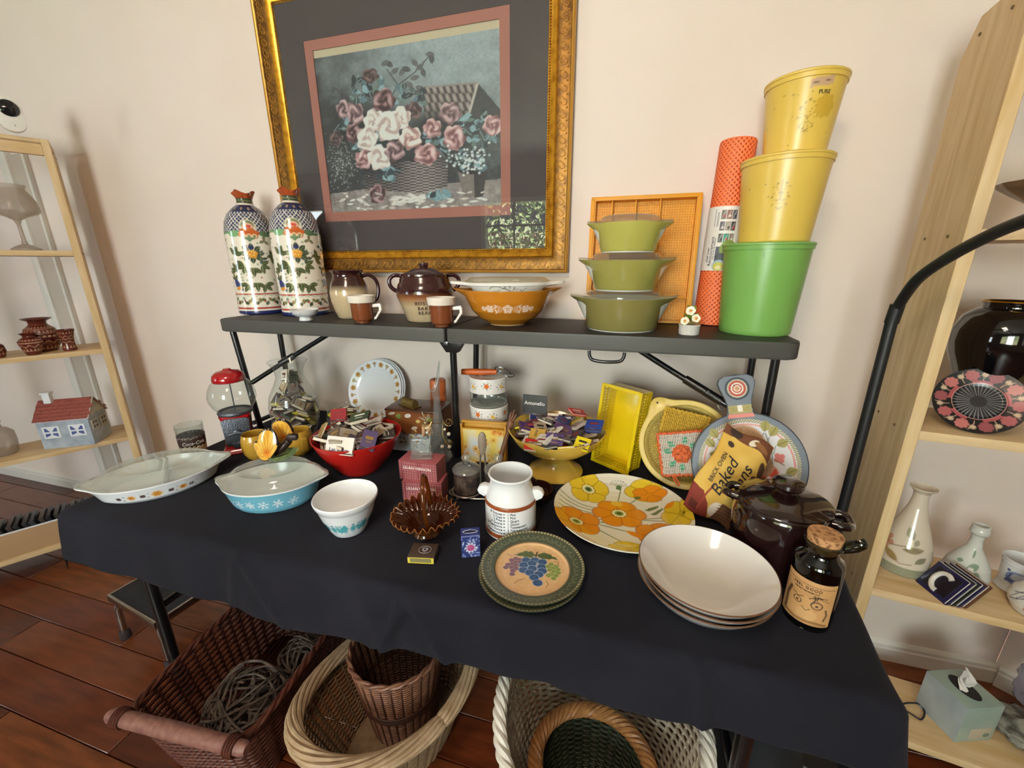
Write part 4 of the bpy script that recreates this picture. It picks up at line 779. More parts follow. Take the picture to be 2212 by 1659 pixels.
CN={'#ddd7cd':'off-white','#b3a798':'stone grey','#86796e':'taupe','#efeae1':'white','#64554d':'dark brown','#c6ad8b':'tan','#463e3b':'blackish brown','#3e4c3a':'dark green','#7d2c2b':'maroon','#575069':'slate violet','#a5988b':'mushroom grey','#cfc6ba':'pale grey','#8f8174':'grey-brown','#e6dfd3':'cream','#927a5e':'kraft brown','#6e6660':'dim grey','#e3c81e':'bright yellow','#b02a26':'red','#2f3f86':'royal blue','#5b3a7a':'purple','#d8d2c8':'off-white','#8a2f3a':'wine red','#c9a04a':'golden','#77706a':'dim grey','#b59f86':'beige','#e9e4da':'white','#4a4448':'charcoal','#9a7f66':'light brown','#6a4a78':'plum','#a9988f':'rosy grey','#dcc42a':'yellow'}
def matchbook(x,y,z,rx,ry,rz,d,cover,em,label,group,quat=None):
    if group:
        q=[v for v in MPOS if MLAB[v][1]==group][0]; dx,dy=x-MPOS[q][0],y-MPOS[q][1]; dz=z-T; R_=.035 if q in('red','com') else .016
        lev='' if q in('red','com') else ('high up ' if dz>(.16 if q=='car' else .085) else 'low down ' if dz<(.075 if q=='car' else .045) else '')
        wh='at the left' if dx<-R_ and abs(dx)>abs(dy) else 'at the right' if dx>R_ and abs(dx)>=abs(dy) else 'at the front' if dy<-R_ else 'at the back' if dy>R_ else 'in the middle'
        if q in('red','com') and math.hypot(dx,dy)>.078: wh+=' near the rim'
        label=CN[cover]+(' matchbox ' if d[2]>.0086 else ' matchbook ')+lev+wh+', '+label
    o=bpy.data.objects.new('matchbook',mb_mesh(d,cover,em)); COL.objects.link(o); o.location=(x,y,z)
    o.rotation_euler=(rx,ry,rz); tag(o,label,'matchbook',group); return o
MDIM={'red':[(.040,.050,.0065),(.038,.048,.006),(.050,.036,.009)],'com':[(.040,.050,.0065),(.038,.048,.006),(.050,.036,.009)],'car':[(.036,.046,.0075),(.034,.044,.0085)],'jar':[(.034,.046,.0065),(.03,.046,.0075)]}
MPOS={'red':(-.770,.968),'com':(-.181,1.113),'car':(-1.155,1.130),'jar':(-.965,1.150)}
MLAB={'red':('heaped in the red bowl','matchbooks heaped in the red bowl'),'com':('heaped in the yellow footed bowl','matchbooks heaped in the yellow footed bowl'),'car':('inside the tall glass carafe','matchbooks inside the glass carafe'),'jar':('in the small glass jar','matchbooks in the small glass jar')}
for key,L in MB.items():
    for i in range(0,len(L),7):
        k,x,y,z,a,b_,c_=L[i:i+7]; pal=LOUD if key=='com' else COVERS; j=i//7
        cv=pal[(j*5+j//7)%len(pal)]
        if key in('car','jar') and j%6==2: cv='#dcc42a'
        f_=.86 if key=='red' else 1; matchbook(MPOS[key][0]+f_*x/2000,MPOS[key][1]+f_*y/2000,T+z/2000+.0006,a/50,b_/50,c_/50,MDIM[key][k%len(MDIM[key])],cv,(j*3)%5,*MLAB[key])
# upright ones wedged in the carafe's neck
for k in range(16):
    a=k*2.4; r=.012+.012*(k%2); z=.165+.0044*k
    if k>11: r*=.7
    matchbook(-1.155+r*math.cos(a),1.130+r*math.sin(a),T+z+.003,1.25+.2*math.sin(k*1.7),.25*math.cos(k),a+1.5,MDIM['car'][k%2],COVERS[(k*3)%16],k%5,*MLAB['car'])
# loose top layer on the red bowl and on the footed bowl
for k in range(26):
    a=k*2.399; r=.020+.0165*math.sqrt(k)
    matchbook(-.770+r*math.cos(a),.968+r*math.sin(a),T+.148-.30*r+.006*math.sin(k*3),.45*math.sin(k*2.1),.45*math.cos(k*1.3),k*1.9,MDIM['red'][k%3],COVERS[(k*7+3)%16],(k*2)%5,*MLAB['red'])
for k in range(22):
    a=k*2.399+.5; r=.020+.0170*math.sqrt(k)
    matchbook(-.181+r*math.cos(a),1.113+r*math.sin(a),T+.166-.22*r+.005*math.sin(k*3),.4*math.sin(k*2.1),.4*math.cos(k*1.3),k*1.7,MDIM['com'][k%3],LOUD[(k*5+2)%14],(k*2)%5,*MLAB['com'])
# a few that can be told apart
def special(label,x,y,z,rot,d,cover,em=4,txt=None,tm=None,size=.010,off=(0,0)):
    o=matchbook(x,y,z,*rot,d,cover,em,label,None); del_='group'
    if txt: 
        V,F=text_geo(txt,size,.0002); V[:,0]+=off[0]; V[:,1]+=off[1]; V[:,2]+=d[2]/2+.0012; mk('lettering',V,F,tm,o,False)
    return o
INKB=mat('navy_printing_ink','#20306e',rough=.5); INKW=mat('white_printing_ink','#f0ede6',rough=.5)
special('large white open matchbook reading Las Vegas at the front of the red bowl',-.744,.860,T+.128,(math.radians(62),0,.05),(.085,.050,.0065),'#e9dfd6',2,'Las Vegas',INKB,.0155,(0,-.012))
special('red matchbook standing up at the left side of the red bowl',-.842,.985,T+.163,(math.radians(62),-.12,.15),(.052,.040,.0065),'#8e1a22',0)
special('dark green matchbox lying on the heap in the red bowl',-.750,.965,T+.172,(.35,-.25,.3),(.058,.038,.011),'#3c4a38',2)
special('purple matchbook at the right edge of the red bowl',-.683,.905,T+.132,(.75,.35,.5),(.040,.060,.007),'#584a70',4)
special('tan matchbook leaning at the left edge of the red bowl',-.862,.925,T+.128,(.9,-.5,-.5),(.046,.056,.0065),'#b79a5e',4)
special('big black matchbook reading Antonello standing at the back of the yellow footed bowl',-.262,1.172,T+.186,(math.radians(80),math.radians(-1),math.radians(-4)),(.078,.064,.004),'#0c0b0c',3,'Antonello',INKW,.0165,(0,.006))
special('yellow matchbook with black script at the right front of the yellow footed bowl',-.095,1.020,T+.142,(.55,.12,-.15),(.040,.040,.006),'#e8d21c',3)
special('blue matchbook with a red round seal at the right edge of the yellow footed bowl',-.072,1.100,T+.165,(.55,-.12,-.25),(.048,.042,.008),'#27408a',0)
special('purple matchbook with white lettering at the front of the yellow footed bowl',-.170,1.012,T+.146,(.75,0,-.05),(.050,.042,.006),'#4a3266',4,'Osteria',INKW,.009,(0,.008))
special('red matchbox at the left front of the yellow footed bowl',-.225,1.000,T+.130,(.5,.1,.15),(.052,.036,.009),'#b3221f',2)
special('scarlet matchbook near the back of the yellow footed bowl',-.128,1.165,T+.178,(.2,.25,.6),(.050,.036,.006),'#cf2d2c',2)
# ================================================================ LEFT HALF OF THE TABLE
# soda glass
g=thing('drinking_glass','printed soda glass with white script lettering at the back left corner of the table','glass',(-1.345,.885,T),face(-1.345,.885))
lathe('tumbler',[(0,.004),(.030,.004),(.031,0),(.0335,.001),(.036,.06),(.0385,.118),(.0372,.118),(.034,.06),(.031,.010),(0,.010)],CLEAR,g,48)
def gl(a,r,z,s):
    u=a*.036; c=Cv(u,z,'#3b2a24'); i=np.nonzero(z<.050)[0]
    for k in range(170):
        x=-.11+((k*.618)%1)*.22; y=.006+((k*.377)%1)*.044; c.ell(x,y,.0052,.0036,['#d9c9a0','#c6b183','#e4d8b8'][k%3],k*.7,soft=.3)
    for k in range(40): c.ell(-.11+((k*.71)%1)*.22,.078+.007*((k*.37)%1),.003,.003,'#8d857c',ring=.4)
    return c.c
lathe('printed_band',[(.0342,.012),(.0369,.060),(.0378,.084)],PRINT,g,140,col=gl,ds=.0016)
text('lettering','Coca-Cola',.0150,INKW,g,wrap(.0374,.062,.05,.0006),shear=.3)
# gumball machine
gm=thing('gumball_machine','empty red gumball machine with clear globe and grey coin plate','machine',(-1.260,.985,T),face(-1.26,.985)-.15)
RED=mat('glossy_red_metal','#a3141b',rough=.18,coat=.6); CAST=mat('cast_grey_metal','#5a5f68',rough=.35,metal=.7,bump=(220,.5,.003))
def sq_lathe(name,prof,m,par,p=5,seg=64,**k): return lathe(name,prof,m,par,seg,wob=lambda A,r,z:(r*squircle(A,p),z),**k)
sq_lathe('base',[(0,0),(.053,0),(.055,.004),(.052,.010),(.050,.014),(.046,.018),(0,.018)],RED,gm,6)
sq_lathe('body',[(.045,.018),(.043,.025),(.038,.07),(.041,.112),(.046,.128),(.046,.132),(0,.132)],RED,gm,6)
lathe('collar',[(.044,.131),(.050,.131),(.052,.136),(.050,.142),(.044,.142)],CAST,gm,48)
lathe('globe',[(.046,.139),(.050,.143),(.062,.160),(.0695,.182),(.070,.196),(.065,.218),(.055,.236),(.046,.246)],CLEAR,gm,64)
lathe('globe_floor',[(0,.141),(.045,.139)],CAST,gm,40)
tube('rod',[(0,0,.14),(0,0,.255)],.0018,CAST,gm,8)
lathe('lid',[(.046,.243),(.0475,.245),(.0475,.254),(.044,.266),(.034,.275),(.016,.279),(.012,.281),(.010,.285),(0,.286)],RED,gm,64)
fp=prism('coin_plate',[(-.036,.030),(.036,.030),(.038,.075),(.040,.118),(.030,.124),(-.030,.124),(-.040,.118),(-.038,.075)],.006,CAST,gm,.002,loc=(0,-.047,0))
tube('crank_ring',[(.0125*math.cos(a),-.049,.104+.0125*math.sin(a)) for a in np.linspace(0,2*PI,24,endpoint=False)],.0026,CAST,fp,8,True).location=(0,.047-.047*0-.0,0)
tube('crank_bar',[(-.024,-.052,.072),(0,-.056,.077),(.024,-.052,.072)],.004,CAST,fp,8); lathe('crank_hub',[(.012,0),(.011,.006),(0,.008)],CAST,fp,20,loc=(0,-.049,.075),rot=(R9,0,0))
prism('chute_flap',[(-.017,.022),(.017,.022),(.019,.044),(-.019,.044)],.004,CAST,fp,.001,loc=(0,-.052,0))
for ch in fp.children: ch.location=Vector(ch.location)+Vector((0,.047,0))
# two mustard mugs
MUST=mat('mustard_glazed_stoneware','#b98f34',rough=.22,coat=.5)
def mustard(label,x,y,rz,h=0):
    t=thing('coffee_mug',label,'mug',(x,y,T),rz,'mustard mugs'); 
    lathe('cup',[(0,.003),(.024,.003),(.026,0),(.030,.003),(.039,.022),(.0425,.045),(.0405,.066),(.0365,.082),(.0355,.084),(.034,.082),(.038,.064),(.039,.045),(.033,.018),(0,.008)],MUST,t,56)
    prism('handle',[(-.038,.072),(-.056,.070),(-.060,.066),(-.061,.026),(-.057,.021),(-.040,.022),(-.040,.030),(-.051,.031),(-.0515,.061),(-.039,.063)],.018,MUST,t,.003,loc=(0,-.009,0)); return t
mustard('mustard glazed mug with square handle, left of the butterfly ornament',-1.150,.945,-.25)
mustard('mustard glazed mug behind the butterfly ornament',-1.035,1.010,2.6)
# oval casseroles
OPAL=mat('opal_white_glass','#e9ebed',rough=.12,coat=.5)
def oval(t,a,b,ab,bb,h,ext,col,lidh,ds,zr=.016,sg_=.24):
    def w(A,r,z):
        f=np.exp(-((np.abs(np.abs((A+PI)%(2*PI)-PI)-PI/2)-PI/2)/sg_)**2)*np.clip((z-(h-zr))/(zr*.8),0,1); k=np.clip(z/h,0,1); aa=(ab+(a-ab)*k)/a; q=r
        return q*(1+ext*f),z+.003*f
    pr=[(0,.002),(ab/a*.94,.002),(ab/a*.96,0),(ab/a,.003),(ab/a+.06,h*.2),(.97,h-zr*.9),(1,h-.006),(1.015,h-.002),(1.01,h),(.985,h),(.95,h-.012),(ab/a,.008),(0,.006)]
    V=resample([(r*a,z) for r,z in pr],ds); return lathe('dish',V,PAINT,t,300,col=col,wob=w,sy=b/a),w
dv=thing('divided_casserole','white divided oval casserole with clear lid and orange flower print','casserole',(-1.262,.725,T),math.atan2(.777,.63))
def dvc(a,r,z,s):
    u=a*.12; c=Cv(u,z,'#eceef1')
    for x,o in ((-.062,0),(-.036,1),(-.015,0),(.012,2),(.038,0),(.062,1),(.080,0)):
        x-=.012; y=.022
        if o: R=.0105 if o==1 else .0135; c.ell(x,y,R,R*.8,'#ecd2a4',soft=.3); c.flower(x,y,R*.72,6,'#dd9a45',.3); c.ell(x,y,.0028,.0025,'#b35a2a')
        else:
            for q in range(4): c.ell(x+.0036*math.cos(q*1.57+.8),y+.003*math.sin(q*1.57+.8),.0032,.0030,'#5d4a48',soft=.3)
            c.ell(x+.012,y+.006,.0022,.002,'#5d4a48'); c.ell(x+.010,y-.006,.002,.002,'#5d4a48')
    return c.c
dish,wv=oval(dv,.146,.106,.122,.088,.047,.165,dvc,0,.0026)
DLID=glass('casserole_lid_glass',tint='#e6ece6',rough=.05,refl=1.0,ior=1.6,haze=.20)
def ovlid(t,a,b,h,ext,top,m=DLID):
    def wl(A,r,z):
        f=np.exp(-((np.abs(np.abs((A+PI)%(2*PI)-PI)-PI/2)-PI/2)/.24)**2)*np.clip((r-a*.955)/(a*.045),0,1); return r*(1+ext*f),z+.003*f
    return lathe('glass_lid',[(a*.985,h+.001),(a*1.012,h+.002),(a*1.012,h+.006),(a*.955,h+.0065),(a*.91,h+.010),(a*.85,h+top*.7),(a*.76,h+top*.95),(a*.70,h+top),(a*.64,h+top*.88),(a*.4,h+top*.92),(0,h+top*.94)],m,t,120,wob=wl,sy=b/a)
lg=ovlid(dv,.146,.106,.047,.165,.029)
RIM=glass('thick_glass_ridge',tint='#d8e0da',rough=.08,refl=1,ior=1.7,haze=.3)
tube('divider_ridge',[(.012,-.066,.0745),(.010,0,.0765),(-.012,.066,.0745)],.0042,RIM,lg,8); tube('divider_ridge',[(.024,-.064,.0742),(.024,0,.0765),(.004,.067,.0742)],.003,RIM,lg,8)
for yy in (-.02,.02): box('inner_wall',(.012+.0*yy,0,.024),(.004,.15,.034),OPAL,dv,.001) if yy<0 else None
tq=thing('casserole','turquoise oval casserole with white snowflake print and clear lid','casserole',(-.885,.757,T),math.radians(22))
def snow(c,x,y,R,n=6):
    for q in range(n):
        a=q*2*PI/n+.26; p=(x+R*math.cos(a),y+R*math.sin(a)); c.line([(x,y),p],.0011,'#e8eef2')
        if int(x*1000)%2==0:
            for w_ in (.55,.8):
                for sg in (-1,1): b=(x+R*w_*math.cos(a),y+R*w_*math.sin(a)); c.line([b,(b[0]+R*.25*math.cos(a+sg*.8),b[1]+R*.25*math.sin(a+sg*.8))],.0008,'#e8eef2')
        else: c.leaf(x+R*.58*math.cos(a),y+R*.58*math.sin(a),R*.85,.0022,a,'#e8eef2')
def tqc(a,r,z,s):
    u=a*.100; c=Cv(u,z,'#74b6cf')
    for k,x in enumerate((-.104,-.071,-.042,-.013,.016,.047,.080)): snow(c,x-.010,.030+.001*(k%2),.0125 if k%2 else .0115)
    t=(s>.505); c.c[t]=lin('#e9ebed'); c.c[(z>.0605)]=lin('#e9ebed'); return c.c
oval(tq,.122,.090,.098,.074,.064,.16,tqc,0,.0022)
ovlid(tq,.122,.090,.064,.16,.032)
# butterfly on a leaf
bf=thing('butterfly_ornament','ceramic yellow butterfly on a green leaf dish, resting on the turquoise casserole lid','ornament',(-.905,.800,T+.0970),math.radians(22))
LFG=mat('mottled_green_glaze','#56703a',rough=.25,coat=.4,noise=('#7c8f52',60,.4,.6)); DKW=mat('dark_brown_carved_ceramic','#2c1a17',rough=.4)
def leafdish(A,r,z): k=1+.18*np.cos(A)+.06*np.cos(5*A+1)*np.clip(r/.04,0,1); return r*k,z+.004*np.cos(2*A)*np.clip(r/.045,0,1)+.010*np.clip((r-.03)/.03,0,1)*np.exp(-(((A+PI)%(2*PI)-PI)/.25)**2)
lathe('leaf_dish',[(0,.001),(.026,0),(.040,.008),(.050,.019),(.047,.020),(.036,.011),(.024,.006),(0,.006)],LFG,bf,72,wob=leafdish,sy=.62)
WY='#e3ad3d'
def wing(name,cx,cy,cz,rx,rz,rot,seed):
    n=28; A=np.linspace(0,2*PI,96,endpoint=False); rr=np.linspace(0,1,n)
    V=[];U=[];W_=[]
    for sgn in (-1,1):
        for r in rr:
            for a in A:
                k=1-.10*math.cos(2*a+.5)+.03*math.cos(5*a)*r; x=rx*r*k*math.cos(a); z=rz*r*k*math.sin(a); y=sgn*(.0035*math.sqrt(max(0,1-r**2))+.0006)+.006*(x/rx)**2
                V.append((x,y,z)); U.append(r); W_.append(a)
    F=[];m=96
    for sd in range(2):
        o=sd*n*m
        for i in range(n-1):
            for j in range(m): f=[o+i*m+j,o+i*m+(j+1)%m,o+(i+1)*m+(j+1)%m,o+(i+1)*m+j]; F.append(f if sd==0 else f[::-1])
    for j in range(m): F.append([(n-1)*m+j,(n-1)*m+(j+1)%m,n*m+(n-1)*m+(j+1)%m,n*m+(n-1)*m+j])
    V=np.array(V); U=np.array(U); W_=np.array(W_); c=Cv(V[:,0],V[:,2],WY); c.c=mixc('#e9bb55','#d79a30',vnoise(V[:,0],V[:,2],60,seed))
    root=(rx*.35,-rz*.75)
    c.ell(root[0]-.004,root[1]+.012,.016,.018,'#d5701f',soft=.9)
    for q in range(9): a=1.2+q*.26; c.line([(root[0]+.3*rx*math.cos(a),root[1]+.3*rz*math.sin(a)),(root[0]+1.5*rx*math.cos(a),root[1]+1.5*rz*math.sin(a))],.0007,'#8a5a1c')
    e=(U>.86)&(np.sin(W_-.35)>-.25)|(U>.95); c.c[e]=lin('#241715'); d=(U>.89)&(U<.95)&(np.sin(W_*26)>.35)&(np.cos(W_)<.1)&(np.sin(W_)>-.2); c.c[d]=lin('#e8d9b4')
    return mk(name,V,F,PAINT,bf,True,c.c,loc=(cx,cy,cz),rot=rot)
wing('wing',-.016,-.016,.050,.036,.042,(math.radians(-14),.15,math.radians(-18)),1)
wing('wing',.012,.020,.072,.034,.038,(math.radians(10),.25,math.radians(-6)),2)
wing('lower_wing',-.040,-.010,.030,.018,.024,(math.radians(-8),-.5,math.radians(-18)),3)
tube('body',curve_pts([(-.006,0,.016),(.014,.001,.030),(.030,.003,.044),(.036,.003,.052)],5),[.008,.009,.010,.011,.012,.012,.011,.011,.0105,.010,.010,.010,.010,.010,.010,.009][:16],DKW,bf,12)
box('head',(.046,.004,.060),(.028,.018,.016),DKW,bf,.004,rot=None)
# small white bowl with turquoise print
wb=thing('mixing_bowl','small white mixing bowl with turquoise farm print','bowl',(-.610,.700,T),face(-.61,.70))
def wbc(a,r,z,s):
    u=a*.052; c=Cv(u,z,'#eceef0'); t='#58b3bd'; b=.018
    for x0 in (-.052,-.010,.034,.075,-.094):
        for sg in (0,.017): # two farmers
            c.ell(x0+sg,b+.026,.0032,.0032,t); c.poly([(x0+sg-.0035,b+.022),(x0+sg+.0035,b+.022),(x0+sg+.0055,b+.006),(x0+sg-.0055,b+.006)],t); c.line([(x0+sg-.002,b+.006),(x0+sg-.002,b)],.0012,t); c.line([(x0+sg+.002,b+.006),(x0+sg+.002,b)],.0012,t); c.line([(x0+sg-.003,b+.019),(x0+sg-.008,b+.013)],.001,t); c.line([(x0+sg+.003,b+.019),(x0+sg+.008,b+.015)],.001,t)
        xr=x0+.033; c.ell(xr,b+.010,.0085,.0070,t); c.ell(xr-.007,b+.017,.004,.005,t); c.flower(xr+.008,b+.018,.008,6,t,.3); c.line([(xr,b+.004),(xr,b-.001)],.0012,t)
        xc=x0-.012; c.line([(xc,b),(xc,b+.030)],.0009,t)
        for q in range(4): c.leaf(xc+.004,b+.007+q*.0065,.009,.0017,.8,t); c.leaf(xc-.004,b+.007+q*.0065,.009,.0017,2.3,t)
    c.c[s>.52]=lin('#eceef0'); return c.c
lathe('bowl',resample([(0,.003),(.033,.003),(.035,0),(.038,.001),(.044,.012),(.058,.045),(.066,.072),(.0695,.078),(.072,.084),(.073,.090),(.0715,.0925),(.069,.090),(.063,.066),(.053,.040),(.038,.012),(0,.007)],.0018),PAINT,wb,260,col=wbc)
# red bowl
rb=thing('mixing_bowl','large red mixing bowl heaped with matchbooks','bowl',(-.770,.968,T))
lathe('bowl',[(0,.003),(.052,.003),(.054,0),(.058,.001),(.066,.012),(.092,.042),(.113,.078),(.125,.105),(.130,.115),(.1305,.1185),(.128,.119),(.121,.106),(.108,.078),(.086,.042),(.055,.010),(0,.008)],mat('red_glazed_opal','#b9201b',rough=.33,coat=.2),rb,96)
# carafe and small jar
ca=thing('glass_carafe','clear glass carafe with flared neck, packed with matchbooks','carafe',(-1.155,1.130,T))
lathe('vessel',[(0,.004),(.050,.003),(.053,0),(.058,.001),(.064,.008),(.077,.05),(.0825,.09),(.0835,.12),(.076,.16),(.052,.208),(.0435,.230),(.047,.252),(.0640,.284)],CLEAR,ca,72)
lathe('thick_rim',[(.0632,.2825),(.0650,.284),(.0632,.2855)],CLEAR,ca,72); lathe('thick_base',[(0,.003),(.055,.004),(.057,.008),(0,.009)],RIM,ca,48)
jr=thing('glass_jar','small clear glass jar of matchbooks behind the red bowl','jar',(-.965,1.150,T))
lathe('vessel',[(0,.003),(.040,.002),(.043,0),(.048,.002),(.055,.03),(.058,.06),(.055,.09),(.050,.115),(.052,.123)],CLEAR,jr,64); lathe('thick_rim',[(.0512,.122),(.0532,.1235),(.0512,.125)],CLEAR,jr,64)
# plates leaning on the wall
def platec(a,r,z,s):
    x=r*np.sin(a); y=-r*np.cos(a); c=Cv(x,y,'#e6e9ee'); n=22
    for k in range(n):
        t=k*2*PI/n; px_,py_=.103*math.cos(t),.103*math.sin(t)
        if k%2: c.flower(px_,py_,.0115,5,'#b98d4e',.28,t); c.ell(px_,py_,.0035,.0035,'#8a6434')
        else:
            for q in (-.7,0,.7): c.leaf(px_+.004*math.cos(t+q),py_+.004*math.sin(t+q),.018,.0045,t+q*1.2,'#a9936f')
            c.ell(px_-.007*math.cos(t),py_-.007*math.sin(t),.003,.003,'#8f7a58')
    k=r<.001; return c.c
pp=[(0,.004),(.070,.004),(.082,.0045),(.090,.008),(.114,.014),(.121,.0162),(.122,.0158),(.122,.014),(.113,.0115),(.09,.005),(.075,0),(.060,0),(.058,.0015),(0,.0015)]
for k,lb in ((0,'white dinner plate with gold flower border, front one of those leaning on the wall'),(1,'white dinner plate second from the front of those leaning on the wall'),(2,'white dinner plate nearest the wall, behind the gold flower plate')):
    th=math.radians(70); nrm=np.array([0,-math.sin(th),math.cos(th)]); 
    pl=thing('dinner_plate',lb,'plate',(-.968+.004*k,1.368+.0085*k,T+.1200+.001*k),(th,0,0),'plates leaning on the wall')
    lathe('plate',resample(pp,.0019) if k==0 else pp,PAINT if k==0 else OPAL,pl,330 if k==0 else 72,col=platec if k==0 else None)
# ================================================================ MIDDLE AND RIGHT OF THE TABLE
YGL=mat('pale_yellow_glaze','#d6b24e',rough=.2,coat=.5)
cp=thing('footed_bowl','pale yellow footed bowl with wavy rim, heaped with matchbooks','bowl',(-.181,1.113,T))
def cpw(A,r,z): k=np.clip((z-.10)/.035,0,1); return r*(1+.018*k*np.cos(7*A)),z+.004*k*np.cos(7*A+.4)
lathe('bowl',[(0,.004),(.070,.003),(.078,0),(.083,.002),(.082,.007),(.060,.020),(.044,.036),(.040,.050),(.044,.060),(.070,.070),(.100,.086),(.126,.108),(.140,.134),(.1425,.139),(.140,.140),(.136,.134),(.120,.1085),(.09,.085),(.05,.073),(0,.072)],YGL,cp,120,wob=cpw)
# boxes stacked behind the bud vase
def box_paint(name,cx,s,m,par,fn,n=(90,50),rot=None,loc=None):
    """a box whose faces are fine grids, coloured by fn(face,u,v): faces front,right,top,left,back,bottom in metres"""
    b=Bag(); w,d,h=s; cols=[]
    def face_(nm,o,U,Vd,lu,lv):
        nu=max(2,int(lu/.0014)); nv=max(2,int(lv/.0014)); P,F,u,v=grid_geo(np.linspace(0,lu,nu),np.linspace(0,lv,nv),lambda u,v:np.array(o)[None]+np.outer(u,U)+np.outer(v,Vd)); b.add(P,F,fn(nm,u,v))
    x0,y0,z0=cx[0]-w/2,cx[1]-d/2,cx[2]-h/2; x1,y1,z1=cx[0]+w/2,cx[1]+d/2,cx[2]+h/2
    face_('front',(x0,y0,z0),(1,0,0),(0,0,1),w,h); face_('right',(x1,y0,z0),(0,1,0),(0,0,1),d,h); face_('top',(x0,y0,z1),(1,0,0),(0,1,0),w,d); face_('left',(x0,y1,z0),(0,-1,0),(0,0,1),d,h); face_('back',(x1,y1,z0),(-1,0,0),(0,0,1),w,h); face_('bottom',(x0,y1,z0),(1,0,0),(0,-1,0),w,d)
    return b.mk(name,m,par,False,rot=rot,loc=loc)
fb=thing('floral_box','pale blue box printed with butterflies and leaves, under the brown box','box',(-.685,1.165,T),.05)
def fbf(nm,u,v):
    c=Cv(u,v,'#cfd9df'); r=np.random.RandomState(3)
    for k in range(26): c.leaf(r.uniform(0,.16),r.uniform(0,.07),r.uniform(.010,.018),.0045,r.uniform(0,PI),['#7f935c','#9a8452','#6f5a3a','#8fa7b5','#b9a26a'][k%5])
    return c.c
box_paint('box_body',(0,0,.034),(.155,.10,.068),PRINT,fb,fbf)
wx=thing('keepsake_box','brown varnished keepsake box with pasted flowers and labels, on the pale blue box','box',(-.665,1.165,T+.0695),.06)
def wxf(nm,u,v):
    c=Cv(u,v,mixc('#6a3d20','#8a5630',vnoise(u,v,40)))
    if nm=='front':
        for x,y,rx,ry,cl in ((.022,.066,.013,.0045,'#d8d3c8'),(.046,.058,.010,.009,'#7d9a4e'),(.080,.062,.012,.007,'#ded9d2'),(.100,.020,.012,.006,'#d6cfc2'),(.135,.030,.009,.010,'#b9a23c'),(.155,.055,.010,.008,'#8d9a55'),(.115,.045,.008,.006,'#c6b26a')): c.ell(x,y,rx,ry,cl,.25)
        for k in range(7): c.line([(.01,.03+.002*k),(.035,.045-.006*k),(.05,.02)],.0008,'#a88a3c')
        c.ell(.022,.066,.008,.0012,'#8a8f98'); c.ell(.080,.062,.007,.0015,'#9a9aa5')
    return c.c
box_paint('box_body',(0,0,.038),(.190,.110,.076),SATIN,wx,wxf); box('lid_edge',(0,0,.079),(.194,.114,.007),mat('dark_walnut_varnish','#4a2c1a',rough=.3),wx,.002)
BRS=mat('aged_brass','#8f7a48',rough=.35,metal=.8)
lf=thing('butter_dish_ornament','small brass loaf-shaped ornament on the brown keepsake box','ornament',(-.690,1.150,T+.1530),math.radians(-24))
box('plate',(0,0,.0015),(.082,.036,.003),BRS,lf,.001)
V,F,_,_=grid_geo(np.linspace(-.032,.032,17),np.linspace(0,PI,12),lambda u,v:np.stack([u,-.013*np.cos(v),.003+.022*np.sin(v)**.7],1)); b_=Bag().add(V,F)
for e in (0,16): pts=[V[i*17+e] for i in range(12)]; b_.add(pts,[list(range(12))])
b_.mk('loaf',BRS,lf)
for k in range(7): tube('ridge',[(-.026+k*.0085,-.0130*math.cos(a),.003+.0225*math.sin(a)**.7) for a in np.linspace(.25,PI-.25,9)],.0008,BRS,lf,5)
pg=thing('wooden_peg_bundle','bundle of little wooden pegs tied with raffia, hanging over the front of the brown box','bundle',(-.606,1.098,T+.088))
PEG=mat('pale_turned_wood','#c79f7a',rough=.55); RAF=mat('raffia','#b9b8a4',rough=.8)
for x,ln,an in ((-.014,.042,.10),(.006,.040,-.28),(.019,.034,-.5)):
    o=lathe('peg',[(0,-ln),(.005,-ln),(.0068,-ln*.75),(.0062,-ln*.35),(.0045,-.004),(0,0)],PEG,pg,16,loc=(x*.4,-.003,.028),rot=(.05,an,0))
for k in range(7): tube('raffia_strand',curve_pts([(0,0,.028),(.006*math.cos(k*2),-.002,.040),(.022*math.cos(k*1.7+.4),-.004+.003*math.sin(k),.060+.01*math.sin(k*2.3))],4),.0007,RAF,pg,4)
cy=thing('wooden_cylinder','tall orange-brown wooden cylinder standing behind the brown box','cylinder',(-.648,1.282,T))
CW=mat('orange_wood','#b8622f',rough=.4,noise=('#9a4c22',8,.35,.7),stretch=(12,12,1.2))
lathe('turned_body',[(0,0),(.027,0),(.029,.003),(.029,.150),(.0275,.153),(.0275,.156),(.029,.159),(.029,.208),(.027,.212),(.016,.2125),(.015,.206),(0,.205)],CW,cy,40)
# glass bud vase with its wire collar
SOLID=glass('clear_solid_glass',tint='#eef2f0',rough=.02,refl=1,ior=1.6,haze=.12)
bv=thing('bud_vase','tall clear glass bud vase with one long pulled lip','vase',(-.558,1.090,T),.6)
def bvw(A,r,z): k=np.clip((z-.205)/.03,0,1); t=((1+np.cos(A))/2)**2.2; return r*(1+.15*k*(1-t)),z+.092*k*t
VG=glass('smoky_vase_glass',tint='#e2e6e6',rough=.06,refl=1,ior=1.6,haze=.22,hcol='#d5d8d8')
lathe('vessel',resample([(0,.003),(.034,.002),(.036,0),(.038,.004),(.036,.025),(.031,.06),(.0235,.10),(.0165,.135),(.0125,.165),(.0105,.19),(.0105,.208),(.0125,.225),(.0145,.235)],.006),VG,bv,56,wob=bvw)
ringP=[]
for a in np.linspace(0,2*PI,60,endpoint=False):
    t=((1+math.cos(a))/2)**2.2; ringP.append(((.0148+.002*(1-t))*math.cos(a),(.0148+.002*(1-t))*math.sin(a),.235+.092*t))
tube('lip_edge',ringP,.0017,RIM,bv,8,True)
